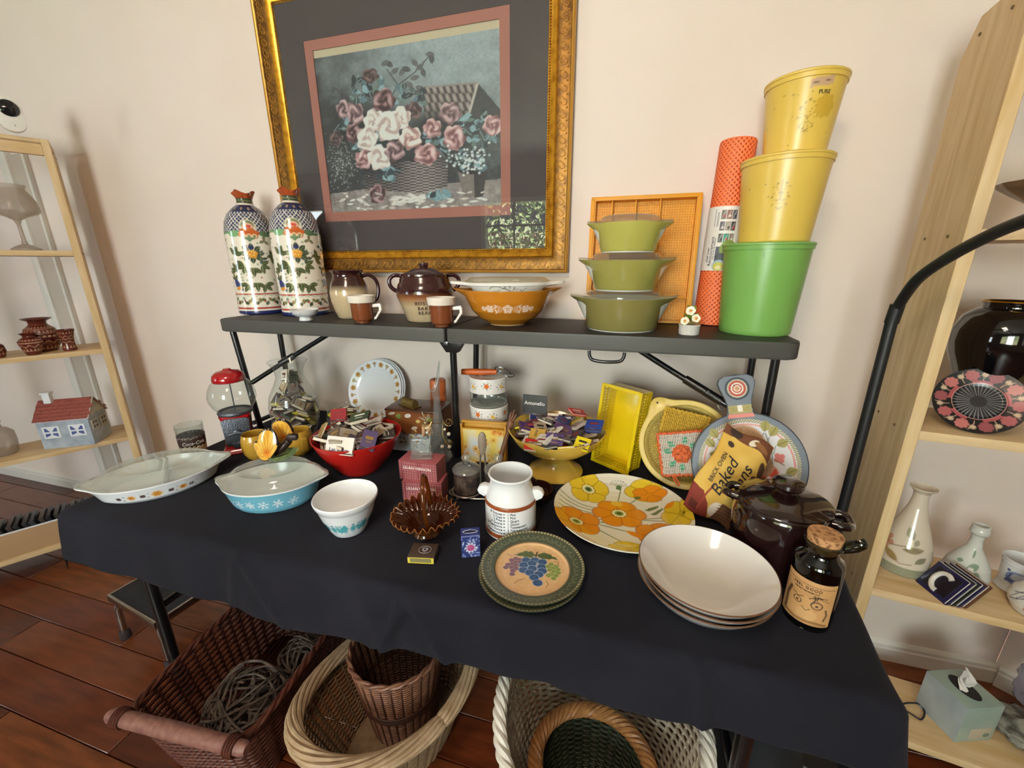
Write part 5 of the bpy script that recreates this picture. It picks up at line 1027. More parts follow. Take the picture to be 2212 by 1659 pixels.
GW=mat('gold_wire','#c9b27c',rough=.25,metal=.9); PEARL=mat('pearl_bead','#e6dfd2',rough=.18,coat=.8)
wcg=thing('beaded_wire_collar','gold wire scroll collar with pearls and crystal drops, round the bud vase','ornament',(-.558,1.090,T+.130))
tube('wire_ring',[(.0195*math.cos(a),.0195*math.sin(a),.002) for a in np.linspace(0,2*PI,24,endpoint=False)],.0012,GW,wcg,6,True)
def scroll(x0,z0,sg,R,turns=1.6,y=-.02,a0=PI/2,n=36): return [(x0+sg*R*(1-.78*k/n)*math.cos(a0+turns*2*PI*k/n),y,z0+R*(1-.78*k/n)*math.sin(a0+turns*2*PI*k/n)) for k in range(n+1)]
def arm(mid,x0,z0,sg,R,a0): 
    s_=scroll(x0,z0,sg,R,a0=a0); tube('scroll_arm',curve_pts([(sg*.0195,-.004,.002)]+mid+[s_[0]],6)[:-1].tolist()+s_,.0014,GW,wcg,6)
arm([(.022,-.015,-.03),(.030,-.02,-.052)],.044,-.058,1,.013,-PI/2)
arm([(.024,-.012,.012),(.028,-.018,.004)],.046,.012,1,.015,PI)
arm([(-.024,-.016,-.030),(-.048,-.02,-.050)],-.074,-.040,-1,.014,-PI/2)
arm([(-.023,-.014,-.01),(-.034,-.02,-.018)],-.036,-.002,-1,.012,-PI/2)
def ball_geo(c,r,n=10): 
    V,F,_,_,_=lathe_geo([(max(1e-5,r*math.sin(t)),-r*math.cos(t)) for t in np.linspace(0,PI,n)],16); return V+np.array(c),F
for x,z,r,m in ((.047,-.026,.0062,PEARL),(.047,-.050,.0055,SOLID),(.047,-.070,.0058,PEARL),(.022,-.072,.0062,PEARL),(.022,-.094,.005,SOLID),(-.028,-.030,.005,PEARL),(-.040,-.060,.0045,PEARL),(.034,-.012,.0045,PEARL),(-.05,-.040,.0045,SOLID)):
    V,F=ball_geo((x,-.024,z),r); mk('bead',V,F,m,wcg)
for x,z in ((.048,-.090),(.022,-.112)):
    lathe('crystal_drop',[(0,.010),(.004,.006),(.0095,-.008),(.008,-.014),(0,-.018)],SOLID,wcg,8,sy=.55,loc=(x,-.024,z),auto=10); tube('link',[(x,-.024,z+.010),(x,-.024,z+.030)],.0006,GW,wcg,4)
# checked gift boxes
def gbf(w):
    def f(nm,u,v):
        c=Cv(u,v,'#6b1e28')
        if nm in('front','right','left','back'):
            g=((u/.0036)%1<.36)|((v/.0036)%1<.36); k=((u/.0036)%1<.36)&((v/.0036)%1<.36); c.c[g]=lin('#9a4b52'); c.c[k]=lin('#d9a7a2')
        elif nm=='top': c.c=mixc('#7c2631','#8b333c',vnoise(u,v,60))
        return c.c
    return f
for zz,rz,x,y,lb in ((0,.15,-.500,.882,'lower red checked gift box with white lettering, behind the amber glass basket'),(.0555,.03,-.508,.888,'upper red checked gift box with white lettering and a glass block on top')):
    t=thing('gift_box',lb,'box',(x,y,T+zz),rz,'red checked gift boxes')
    box_paint('carton',(0,0,.0275),(.108,.060,.055),PRINT,t,gbf(.108)); box('lid_flap',(0,-.0005,.0553),(.1086,.061,.0007),mat('red_card_edge','#a2545a',rough=.6),t,.0002)
    text('lettering','LILIAN VERNON',.0112,INKW,t,lambda V:upright(V)+np.array([-.002,-.0304,.036]),extrude=.0003)
gb=thing('glass_block','clear moulded glass block stand on the upper red checked box','ornament',(-.508,.886,T+.1116),.30)
box('foot',(0,0,.005),(.056,.028,.010),SOLID,gb,.002); box('block',(0,0,.0335),(.052,.020,.046),SOLID,gb,.004)
tube('oval_ring',[(.017*math.cos(a),-.0112,.034+.013*math.sin(a)) for a in np.linspace(0,2*PI,32,endpoint=False)],.0022,SOLID,gb,8,True)
# amber glass basket
ab=thing('glass_basket','amber glass basket with crimped rim and arched handle','basket',(-.422,.735,T),.35)
AMB=glass('amber_glass',tint='#c98444',rough=.06,refl=.8,ior=1.5,haze=.30,hcol='#b5763a'); AMBD=glass('deep_amber_glass',tint='#a85f30',rough=.06,refl=.8,ior=1.5,haze=.2,hcol='#8a4a1e')
def abw(A,r,z): 
    k=np.clip((r-.036)/.04,0,1)*(z>.02); return r*(1+.055*k*np.cos(26*A)+.02*k*np.cos(4*A)),z+.0065*k*np.cos(26*A+1.2)-.004*k*np.cos(2*A)
lathe('bowl',resample([(0,.010),(.012,.010),(.020,.004),(.028,.0),(.031,.002),(.027,.009),(.030,.014),(.038,.026),(.044,.036),(.056,.046),(.074,.054)],.004),AMB,ab,260,wob=abw)
lathe('inner_bowl',resample([(0,.015),(.020,.016),(.034,.028),(.040,.037),(.054,.048),(.073,.055)],.005),AMBD,ab,260,wob=abw)
lathe('foot',[(0,.001),(.030,.001),(.030,.003),(.026,.010),(0,.011)],AMBD,ab,48)
tube('rim_edge',[((.0745*(1+.055*math.cos(26*a)+.02*math.cos(4*a)))*math.cos(a),(.0745*(1+.055*math.cos(26*a)+.02*math.cos(4*a)))*math.sin(a),.0545+.0065*math.cos(26*a+1.2)-.004*math.cos(2*a)) for a in np.linspace(0,2*PI,416,endpoint=False)],.0011,mat('amber_edge_glass','#b8783a',rough=.1,trans=.5,coat=.5),ab,5,True)
tube('handle',curve_pts([(.012,-.050,.046),(.006,-.047,.085),(.002,-.032,.130),(0,-.002,.150),(0,.028,.130),(.003,.045,.085),(.006,.050,.046)],6),[.0048]*37,mat('amber_handle_glass','#8a4a14',rough=.06,trans=.75,ior=1.5),ab,12)
# matchbox and card box
mx=thing('matchbox','brown matchbox with oval crest and yellow edged striker at the front of the table','matchbox',(-.390,.658,T),math.radians(12))
MBR=mat('brown_matchbox_card','#4a3c33',rough=.45)
box('sleeve',(0,0,.0085),(.057,.045,.016),MBR,mx,.0006); box('drawer',(0,0,.0085),(.0565,.0462,.0135),mat('matchbox_drawer_card','#c9b58c',rough=.7),mx,.0004)
box('striker_border',(0,-.0229,.0085),(.055,.0006,.0140),mat('yellow_ink','#d8c534',rough=.5),mx,.0001); box('striker',(0,-.0233,.0092),(.046,.0005,.0100),mat('striker_grit','#7a744e',rough=.9,bump=(900,.5,.001)),mx,.0001)
SILV=mat('silver_ink','#b9b7bb',rough=.35,metal=.3); tube('crest_oval',[(.003+.0135*math.cos(a),.002+.0115*math.sin(a),.0166) for a in np.linspace(0,2*PI,32,endpoint=False)],.0005,SILV,mx,5,True)
prism('crest',[(-.003,.008),(.009,.008),(.009,.001),(.003,-.006),(-.003,.001)],.0004,SILV,mx,axis='z',loc=(0,0,.0164)); prism('crest_mark',[(0,.005),(.006,.005),(.003,-.002)],.0004,mat('navy_ink','#23284f',rough=.5),mx,axis='z',loc=(0,.0,.0167))
kx=thing('card_box','small blue and silver patterned box with a pink medallion and hang tab, standing upright','box',(-.290,.684,T),math.radians(23))
def kxf(nm,u,v):
    c=Cv(u,v,'#27336f')
    if nm=='front':
        r=np.random.RandomState(4)
        for k in range(70): 
            x,y=r.uniform(.001,.039),r.uniform(.001,.052); a=r.uniform(0,6.3); c.line([(x,y),(x+.003*math.cos(a),y+.003*math.sin(a)),(x+.004*math.cos(a+1),y+.004*math.sin(a+1))],.0006,['#aeb9d8','#d9dcea','#6f86c9','#8fa4d6'][k%4])
        c.ell(.020,.024,.0105,.0105,'#c9cfe2'); c.ell(.020,.024,.0088,.0088,'#a8467c'); c.ell(.018,.026,.004,.004,'#c0688f',soft=.8)
        for q in range(10): c.ell(.020+.0115*math.cos(q*.63),.024+.0115*math.sin(q*.63),.0016,.0016,'#e8e8f2')
        for x in (.0006,.0394): c.line([(x,0),(x,.055)],.0006,'#c9cbd6')
        c.line([(0,.0006),(.04,.0006)],.0006,'#c9cbd6'); c.line([(0,.0535),(.04,.0535)],.0007,'#8f97bd')
    return c.c
box_paint('carton',(0,.008,.0275),(.040,.016,.055),PRINT,kx,kxf)
NV=mat('navy_card','#262c63',rough=.5)
tab_=[(-.020,.055),(.020,.055),(.020,.074),(-.020,.074)]
bg=Bag()
for c_,s_ in (((0,.0006,.0585),(.040,.0009,.007)),((0,.0006,.0715),(.040,.0009,.005)),((-.0178,.0006,.0655),(.0045,.0009,.008)),((.0178,.0006,.0655),(.0045,.0009,.008))): bg.add(*box_geo(c_,s_))
bg.mk('hang_tab',NV,kx,False); tube('slot_edge',curve_pts([(-.0155,-.0002,.0655),(-.009,-.0002,.062),(.009,-.0002,.062),(.0155,-.0002,.0655),(.010,-.0002,.0685),(.004,-.0002,.0690),(0,-.0002,.0705),(-.004,-.0002,.0690),(-.010,-.0002,.0685)],4,True),.0007,SILV,kx,5,True)
# condiment caddy with two jars
cd=thing('condiment_caddy','metal wire caddy with a wooden paddle handle, holding two lidded glass jars','caddy',(-.352,.922,T),.25)
ST=mat('tarnished_silver_wire','#a39c92',rough=.3,metal=.85)
JX=((-.040,0),(.046,0))
for jx,_ in JX: tube('wire_ring',[(jx+.0395*math.cos(a),.0395*math.sin(a),.016) for a in np.linspace(0,2*PI,32,endpoint=False)],.0028,ST,cd,8,True)
tube('base_wire',[(.003+.092*math.cos(a),.034*math.sin(a),.010) for a in np.linspace(0,2*PI,48,endpoint=False)],.0026,ST,cd,8,True)
for x,y in ((-.062,-.024),(.070,-.024),(-.062,.024),(.070,.024)): V,F=ball_geo((x,y,.005),.0052); mk('ball_foot',V,F,ST,cd)
for x in (-.002,.012): tube('stem',[(x,0,.012),(x,0,.09),(x*.6+.002,0,.150)],.0024,ST,cd,8)
PAD=mat('grey_weathered_paddle','#857668',rough=.5); lathe('paddle_handle',[(0,.122),(.006,.124),(.0105,.145),(.0115,.160),(.0095,.180),(.004,.188),(0,.189)],PAD,cd,20,sy=.55,loc=(.005,0,0))
JAM=mat('dark_preserve','#3a2a25',rough=.35,noise=('#6d564a',45,.45,.6)); 
for k,(jx,_) in enumerate(JX):
    j=thing('condiment_jar',('lidded glass jar of dark preserve, left one in the wire caddy','lidded glass jar of dark preserve, right one in the wire caddy behind the white crock')[k],'jar',(-.352+jx*math.cos(.25),.922+jx*math.sin(.25),T+.0135),0,'jars in the wire caddy')
    lathe('vessel',[(0,.002),(.030,.001),(.033,0),(.035,.004),(.036,.030),(.0355,.058),(.0368,.060),(.0368,.064)],CLEAR,j,48); lathe('preserve',[(0,.003),(.032,.003),(.0345,.010),(.0345,.048),(.030,.050),(0,.050)],JAM,j,40)
    lathe('lid',[(.0378,.0645),(.0382,.068),(.030,.078),(.016,.083),(.010,.085)],DLID,j,48); lathe('lid_knob',[(0,.084),(.007,.085),(.006,.089),(.0125,.097),(.0135,.103),(.009,.109),(0,.110)],SOLID,j,24)
# white crock with kitchen measures
ck=thing('utensil_crock','white two-eared crock printed with kitchen measures in black','crock',(-.237,.811,T),face(-.237,.811)-.16)
RUST=mat('rust_band_paint','#8f4a26',rough=.3)
lathe('body',[(0,.004),(.054,.003),(.056,0),(.060,.002),(.0605,.006),(.0605,.082),(.0585,.092),(.052,.112),(.0485,.122),(.0482,.134),(.0505,.140),(.0525,.145),(.051,.148),(.047,.146),(.0455,.134),(.047,.118),(.055,.09),(.056,.01),(0,.008)],OPAL,ck,96)
for sg in (-1,1): 
    pts=[(sg*(.048+q[0]),q[1]) for q in ((.004,.110),(.017,.112),(.027,.107),(.031,.098),(.027,.089),(.016,.083),(.008,.079))]
    prism('ear_handle',pts,.020,OPAL,ck,.004,loc=(0,-.010,0))
lathe('rust_band',[(.0608,.079),(.0611,.079),(.0611,.087),(.0600,.0885)],RUST,ck,96); lathe('rust_band',[(.0608,.006),(.0611,.006),(.0611,.017),(.0608,.017)],RUST,ck,96)
for k,(a_,b_) in enumerate((('8 Ounces','1 Pint'),('2 Cups','1 Pint'),('2 Pints','1 Quart'),('4 Quarts','1 Gallon'),('3 Teaspoons','1 Tablespoon'),('1 Ounce','2 Tablespoons'),('4 Tablespoons','1/4 Cup'))):
    z=.0725-k*.0082
    text('lettering',a_+' =',.0082,INK,ck,wrap(.0606,z,-.05,.0003),align='RIGHT'); text('lettering',b_,.0082,INK,ck,wrap(.0606,z,.03,.0003),align='LEFT')
# ashtray
at=thing('ashtray','dark amber glass ashtray half hidden behind the white crock','ashtray',(-.205,.955,T))
BROWNG=mat('dark_brown_glass','#2a120e',rough=.06,coat=.8)
def atw(A,r,z): q=np.abs(((A/(2*PI)*4+.35)%1)-.5); return r,z-.008*np.clip(1-q/.05,0,1)*(z>.022)
lathe('dish',[(0,0),(.034,0),(.040,.004),(.045,.024),(.044,.028),(.040,.028),(.036,.012),(0,.009)],BROWNG,at,120,wob=atw)
# stacked see-through canisters with a slicer on top
def flowers_band(a,r,z,s,z0,h):
    u=a*.064; c=Cv(u,z,'#e9e7e4'); zc=z0+h*.52
    for k in range(8):
        x=-.2+k*.05+.012; y=zc+(.003 if k%2 else -.002)
        if k%2: c.flower(x,y,.0085,9,'#d9622c',.2); c.flower(x,y,.0055,7,'#e58a3a',.3); c.ell(x,y,.0022,.002,'#8f3a1c')
        else: c.flower(x,y,.0065,5,'#e0b23c',.35,.4); c.leaf(x+.008,y-.005,.010,.003,.6,'#d9a93a')
        for q in range(7): c.leaf(x+.015*math.cos(q*.9+k),y+.010*math.sin(q*.9+k),.0065,.0017,q*.9+k,['#5f6f66','#8a9a4a','#59606a','#6f8456'][q%4])
    return c.c
for z0,jh,lb in ((0,.115,'lower of two stacked clear canisters with flowered white lids'),(.1655,.047,'upper of two stacked clear canisters with flowered white lids')):
    t=thing('glass_canister',lb,'canister',(-.430,1.215,T+z0),face(-.43,1.215)+.5*(z0>0),'stacked flowered canisters')
    lathe('jar',[(0,.003),(.056,.002),(.0595,.0005),(.0615,.006),(.0615,jh-.005),(.060,jh-.002),(.060,jh+.004)],CLEAR,t,72)
    lathe('base_ring',[(.054,.001),(.060,.0012),(.0612,.006),(.058,.006)],RIM,t,64)
    lathe('lid',resample([(.0622,jh),(.0636,jh),(.0640,jh+.046),(.0625,jh+.049),(.059,jh+.0490),(.056,jh+.0485),(0,jh+.0485)],.0014),PAINT,t,230,col=lambda a,r,z,s:np.where((z>jh+.0483)[:,None],lin('#b9b6ae')[None],flowers_band(a,r,z,s,jh,.047)))
sl=thing('cheese_slicer','orange handled metal cheese slicer lying on the stacked canisters','slicer',(-.430,1.205,T+.263),math.radians(2))
ORW=mat('orange_stained_handle','#c9601f',rough=.4,noise=('#a94c16',10,.35,.7),stretch=(1,10,10))
tube('handle',[(-.082,-.012,.010),(-.05,-.010,.0112),(.0,-.006,.0125),(.034,-.002,.014)],[.0098,.0108,.0108,.0080],ORW,sl,14)
CHR=mat('chrome','#c4c6c9',rough=.14,metal=1)
tube('wire_frame',curve_pts([(.030,-.002,.016),(.026,.016,.024),(.050,.020,.022),(.078,.012,.008),(.092,.004,.0025),(.078,-.018,.004),(.055,-.016,.012),(.034,-.008,.016)],5,True),.0018,CHR,sl,8,True)
V,F,_,_=grid_geo(np.linspace(0,1,6),np.linspace(0,1,6),lambda u,v:np.stack([.036+.045*u,-.010+.024*v,.0185-.0125*u],1)); mk('blade',V,F,CHR,sl,False)
# flowered napkin tray and wooden fork
nb=thing('napkin_box','yellow wooden box printed with daisies standing on edge, open slot at the top','box',(-.4135,1.118,T),math.radians(6))
def nbf(nm,u,v):
    c=Cv(u,v,'#d9a53c')
    if nm=='front':
        c.c=mixc('#e8cf6a','#d9dfe0',vnoise(u,v,30,2)*1.6-.4); r=np.random.RandomState(8)
        for k in range(26):
            x,y=r.uniform(.004,.132),r.uniform(.002,.110); R=r.uniform(.008,.016); cl=[('#e6b24a','#b9762a'),('#f0d98a','#d0982f'),('#f1ece0','#d9a53a'),('#e0902f','#a9601c')][k%4]
            for q in range(9): a=q*.698+k; c.leaf(x+R*.55*math.cos(a),y+R*.55*math.sin(a),R*.95,R*.16,a,cl[0])
            c.ell(x,y,R*.28,R*.28,cl[1])
        e=(u<.004)|(u>.132)|(v<.003)|(v>.1115); c.c[e]=lin('#d29a30')
    return c.c
box_paint('front_panel',(0,-.011,.0585),(.136,.006,.115),PRINT,nb,nbf)
YW_=mat('golden_painted_wood','#cf9a33',rough=.4); box('back_panel',(0,.013,.065),(.136,.006,.130),YW_,nb,.001)
for x in (-.0705,.0705): box('side_panel',(x,.001,.065),(.005,.030,.130),YW_,nb,.001)
box('top_rail',(0,.006,.1325),(.146,.014,.005),YW_,nb,.001); box('floor_panel',(0,.001,.003),(.136,.018,.006),YW_,nb,.001)
wf=thing('wooden_fork','carved brown wooden serving fork leaning on the daisy printed box','fork',(-.352,1.055,T),(math.radians(-10),math.radians(12),0))
WDK=mat('carved_brown_wood','#7c543a',rough=.45,noise=('#5f3d28',14,.35,.7),stretch=(8,8,1.2))
tube('shaft',curve_pts([(0,0,.004),(.0005,0,.03),(.001,0,.075),(.002,0,.11),(.003,0,.135),(.003,0,.158),(.004,0,.172)],5),np.interp(np.linspace(0,1,31),[0,.25,.6,.75,.88,1],[.009,.008,.0062,.0105,.0115,.005]),WDK,wf,10)
for dx,l_ in ((-.006,.024),(.0,.034),(.007,.022)): tube('tine',curve_pts([(.004+dx*.6,0,.166),(.004+dx,-.001,.178),(.005+dx*1.2,.001,.170+l_)],4),[.0038,.0038,.0036,.0034,.0034,.0032,.003,.0026,.002],WDK,wf,8)
# yellow basket on end
YP=mat('bright_yellow_plastic','#e3c516',rough=.3,coat=.2)
yb_=thing('plastic_basket','bright yellow slotted plastic basket standing on its short end','basket',(-.004,1.205,T+.005),(math.radians(-6),math.radians(2),math.radians(-30)))
w,d,h=.120,.078,.245
box('back_panel',(0,d/2,h/2),(w,.003,h),YP,yb_,.001)
def slotted(name,mk_): 
    b=Bag(); mk_(b); return b.mk(name,YP,yb_,False)
for sx in (-1,1):
    def side(b):
        for yy in (-d/2+.004,-d/2+.022,-d/2+.040,d/2-.006): b.add(*box_geo((sx*w/2,yy,h/2),(.003,.008,h)))
        b.add(*box_geo((sx*w/2,.018,h/2),(.003,.018,h)))
        n=26
        for i in range(n+1): b.add(*box_geo((sx*w/2,-.012,.004+(h-.008)*i/n),(.003,d*.55,.0042)))
    slotted('slotted_side',side)
for z in (.0015,h-.0015):
    def end(b):
        for yy in (-d/2+.004,-d/2+.022,-d/2+.040): b.add(*box_geo((0,yy,z),(w,.008,.003)))
        b.add(*box_geo((0,.020,z),(w,.036,.003)))
        for i in range(15): b.add(*box_geo((-w/2+.004+(w-.008)*i/14,-.012,z),(.0042,d*.55,.003)))
    slotted('slotted_end',end)
bg=Bag()
for c_,s_ in (((-w/2-.003,-d/2,h/2),(.009,.004,h+.012)),((w/2+.003,-d/2,h/2),(.009,.004,h+.012)),((0,-d/2,-.003+.0),(w,.004,.006)),((0,-d/2,h+.003),(w,.004,.008))): bg.add(*box_geo(c_,s_))
bg.mk('rim',YP,yb_,False)
# colander with crocheted pot holders
PYE=mat('soft_yellow_plastic','#d9bf62',rough=.35,coat=.15)
tilt=math.radians(66)
co=thing('colander','soft yellow plastic colander propped up on edge behind the crocheted pot holders','colander',(.182,1.150,T+.1175),(tilt,0,math.radians(-6)))
def cow(A,r,z):
    k=np.clip((r-.112)/.012,0,1)*(z>-.012); f=np.exp(-((np.abs(np.abs((A+.9+PI)%(2*PI)-PI)-PI/2)-PI/2)/.24)**2); return r*(1+.22*k*f),z
def grid_holes():
    pr=[(.1245,-.004),(.1265,0),(.124,.002),(.113,.0015),(.110,-.003)]; lathe('rim',pr,PYE,co,120,wob=cow)
    lathe('upper_wall',[(.110,-.003),(.1085,-.012)],PYE,co,96)
    lathe('base_wall',[(.070,-.066),(.055,-.072),(0,-.074)],PYE,co,64)
    b=Bag(); n=88; P=resample([(.1085,-.012),(.100,-.034),(.088,-.052),(.070,-.066)],.0062)
    for i in range(len(P)): V,F=tube_geo([(P[i][0]*math.cos(a),P[i][0]*math.sin(a),P[i][1]) for a in np.linspace(0,2*PI,n,endpoint=False)],.0019,4,True); b.add(V,F)
    for k in range(n):
        a=2*PI*k/n; V,F=tube_geo([(q[0]*math.cos(a),q[0]*math.sin(a),q[1]) for q in P[::2]],.0019,4); b.add(V,F)
    tag(b.mk('perforated_wall',PYE,co),kind='stuff')
grid_holes(); 
lathe('hanging_hole',[(0,.0022),(.003,.0022),(.003,.0026),(0,.0026)],INK,co,12,loc=(.139*math.cos(PI-.9),.139*math.sin(PI-.9),0))
YARN_O=mat('orange_yarn','#d8693a',rough=.9,bump=(500,.6,.002)); YARN_W=mat('cream_yarn','#d8cfc2',rough=.95,bump=(500,.6,.002)); YARN_G=mat('green_yarn','#4f9a76',rough=.95,bump=(500,.6,.002)); YARN_Y=mat('yellow_yarn','#cda63a',rough=.95,bump=(500,.6,.002))
def holder(label,loc,rot,S_,my,edge,rose):
    t=thing('pot_holder',label,'pot holder',loc,rot); n=24; b=Bag()
    zf=lambda x,z: -.004*math.cos(x*22)*math.cos(z*20)
    for i in range(n+1):
        q=-S_+2*S_*i/n
        P=[(x,zf(x,q)+.0014*((k%2)*2-1),q+.0012*((k%2)*2-1)) for k,x in enumerate(np.linspace(-S_,S_,n*2+1))]; V,F=tube_geo(P,.0017,4); b.add(V,F)
        P=[(q,zf(q,z)-.0008+.0014*((k%2)*2-1),z) for k,z in enumerate(np.linspace(-S_,S_,n+1))]; V,F=tube_geo(P,.0017,4); b.add(V,F)
    tag(b.mk('crocheted_square',my,t),kind='stuff')
    per=[]
    for (ax,az),(bx_,bz) in (((-S_,-S_),(S_,-S_)),((S_,-S_),(S_,S_)),((S_,S_),(-S_,S_)),((-S_,S_),(-S_,-S_))):
        for k in range(26): f=k/26; x=ax+(bx_-ax)*f; z=az+(bz-az)*f; o=.0022*math.sin(k*2.4); L=math.hypot(x,z); per.append((x*(1+.05+o/L),zf(x,z)+.002*math.sin(k*1.7),z*(1+.05+o/L)))
    tube('edging',per,.0042,edge,t,7,True)
    if rose:
        for r_,nn,rz in ((.027,7,-.005),(.021,6,-.0085),(.015,5,-.0115),(.009,4,-.014)):
            for k in range(nn):
                a=2*PI*k/nn+r_*90; V,F=petal_leaf(.014,.0105); M=Matrix.Rotation(-a+PI/2,3,'Y')@Matrix.Rotation(math.radians(-18),3,'X')
                M2=np.array([[math.cos(a-PI/2),-math.sin(a-PI/2)],[math.sin(a-PI/2),math.cos(a-PI/2)]]); W_=np.array([[*(M2@np.array([v[0],v[1]])),v[2]] for v in V]); X=W_[:,0]+r_*.55*math.cos(a); Z=W_[:,1]+r_*.55*math.sin(a)
                o=mk('petal',np.stack([X,rz-W_[:,2]*.8,Z],1),F,YARN_O,t); so=o.modifiers.new('yarn','SOLIDIFY'); so.thickness=.003
        tube('rose_heart',[(.006*(1-k/26)*math.cos(k*.9),-.017,.006*(1-k/26)*math.sin(k*.9)) for k in range(24)],.0022,YARN_O,t,6)
        for a in (.6,1.25,2.3,2.9,3.9,4.6,5.6):
            V,F=petal_leaf(.024,.0085); c_,s_=math.cos(a-PI/2),math.sin(a-PI/2); o=mk('leaf',np.stack([V[:,0]*c_-V[:,1]*s_+.025*math.cos(a),-.005-V[:,2],V[:,0]*s_+V[:,1]*c_+.025*math.sin(a)],1),F,YARN_G,t); so=o.modifiers.new('yarn','SOLIDIFY'); so.thickness=.0025
        tube('hanging_loop',curve_pts([(-S_*.55,-.004,-S_*1.04),(-S_*.50,-.012,-S_*1.3),(-S_*.36,-.016,-S_*1.52),(-S_*.30,-.014,-S_*1.42),(-S_*.42,-.008,-S_*1.2),(-S_*.48,-.004,-S_*1.04)],5),.0022,YARN_O,t,6)
    return t
holder('yellow and white crocheted pot holder tucked in the colander behind the rose one',(.172,1.152,T+.150),(math.radians(-22),math.radians(8),math.radians(-6)),.056,YARN_Y,YARN_Y,False)
holder('white crocheted pot holder with orange rose and green leaves, in front of the colander',(.170,1.105,T+.108),(math.radians(-22),math.radians(-14),math.radians(-6)),.055,YARN_W,YARN_O,True)
# painted board with a girl
bt=math.radians(70)
pb_=thing('serving_board','round painted serving board with a handle, showing a long-haired girl among leaves','board',(.316,1.040,T+.1265),(math.radians(-20),0,0))
pb_.rotation_mode='YXZ'; pb_.rotation_euler=(math.radians(-20),math.radians(-11),0)
def outline(R):
    pts=[(R*math.sin(a),R*math.cos(a)) for a in np.linspace(.26,2*PI-.26,110)]
    hd=[(-.030,.137),(-.0285,.150),(-.031,.165),(-.040,.192),(-.044,.208),(-.040,.220),(-.028,.2265),(0,.229),(.028,.2265),(.040,.220),(.044,.208),(.040,.192),(.031,.165),(.0285,.150),(.030,.137)]
    return pts+[(p[0],p[1]) for p in hd]
BC=mat('dark_board_edge','#3c4147',rough=.5); prism('board',outline(.132),.010,BC,pb_,.002,loc=(0,0,0))
# painted face (disc and handle) as fine grids just in front of the board
gx=np.linspace(-.131,.131,240); P,F,u,v=grid_geo(gx,np.linspace(-.131,.227,330),lambda u,v:np.stack([u,np.full_like(u,-.0006),v],1))
hwf=lambda z: np.interp(z,[.120,.137,.150,.165,.192,.208,.220,.2265],[.030,.0285,.027,.0295,.0385,.0425,.0385,.026])
ok=(np.hypot(u,v)<.1295)|((np.abs(u)<hwf(v))&(v>.115)&(v<.2265)); F=F[ok[F].all(1)]
c=Cv(u,v,'#e4e4ea'); rr=np.hypot(u,v)
c.c[rr>.114]=lin('#7d8591'); k=(rr>.106)&(rr<=.115); c.c[k]=lin('#cfc9b2'); k2=k&(np.sin(np.arctan2(v,u)*110+rr*900)>0); c.c[k2]=lin('#8b8a76'); k=(rr>.099)&(rr<=.104); c.c[k]=lin('#d98f86'); k2=k&(np.abs(np.sin(np.arctan2(v,u)*75))<.35); c.c[k2]=lin('#ece6dd')
LV='#a79f62'
for x,y,r in ((-.080,.062,2.2),(-.073,.030,2.7),(-.083,.002,3.3),(-.085,-.030,3.2),(-.080,-.058,3.6),(-.068,.085,2.0),(.050,.093,1.3),(.066,.078,.9),(.082,.048,.35),(.092,-.022,.3),(.078,-.065,-.5),(-.05,-.085,3.9)):
    c.leaf(x,y,.030,.0125,r,LV,'#7f7a4a'); c.line([(x-.017*math.cos(r),y-.017*math.sin(r)),(x*.72-.0,y*.9-.02)],.0012,'#7d8a86')
c.line([(-.060,-.09),(-.062,-.03),(-.058,.04)],.0014,'#7d8a86'); c.line([(.052,-.02),(.056,.03),(.048,.075)],.0014,'#7d8a86')
c.flower(.070,.012,.014,4,'#d9837f',.4,.5); c.line([(.060,.008),(.078,-.006)],.0014,'#8a6a4a'); c.flower(-.062,.004,.010,4,'#d9837f',.4)
# dress, sleeves, hair, face
c.ell(-.020,-.055,.044,.055,'#e9a7ad'); c.ell(.030,-.012,.020,.030,'#c8492f',-.6); c.line([(.030,.006),(.050,-.020),(.062,-.048)],.015,'#c8492f'); c.poly([(.052,-.040),(.072,-.050),(.078,-.062),(.058,-.066)],'#59604c')
for q in range(4): c.line([(.056+q*.004,-.044-q*.005),(.074+q*.001,-.050-q*.005)],.0007,'#c9c0a4')
for q in range(4): c.leaf(.074+q*.003,-.077+q*.002,.020,.0030,-1.2+q*.18,'#e8dcd0')
c.ell(0,.045,.048,.058,'#c39a76'); c.poly([(-.048,.045),(.048,.045),(.056,-.015),(.040,-.030),(-.042,-.028),(-.056,-.012)],'#c39a76')
c.ell(.0,.036,.026,.032,'#efe9e4'); c.poly([(-.026,.05),(.0,.068),(.026,.05),(.03,.075),(-.03,.075)],'#c39a76')
for q in range(34):
    a=-1.25+q*2.5/33; x=.045*math.sin(a); c.line([(x*.25,.098-abs(x)*.25),(x*.85,.070),(x*1.1,.030),(x*1.25,-.018)] if abs(x)>.018 else [(x*.2,.098),(x*.9,.075)],.0005,'#8a5f44' if q%2 else '#dcb893')
c.line([(0,.098),(0,.072)],.0006,'#efe0cc')
for sg in (-1,1): c.ell(sg*.0105,.041,.0062,.0034,'#f7f5f2'); c.ell(sg*.0105,.041,.0062,.0036,'#5a5560',ring=.3); c.ell(sg*.0105,.041,.0026,.0026,'#6d7f8a'); c.line([(sg*.005,.048),(sg*.011,.0505),(sg*.018,.048)],.0006,'#7a5a48')
c.line([(-.001,.034),(.001,.029),(-.002,.028)],.0005,'#b08f84'); c.ell(0,.0215,.005,.0016,'#c9746c')
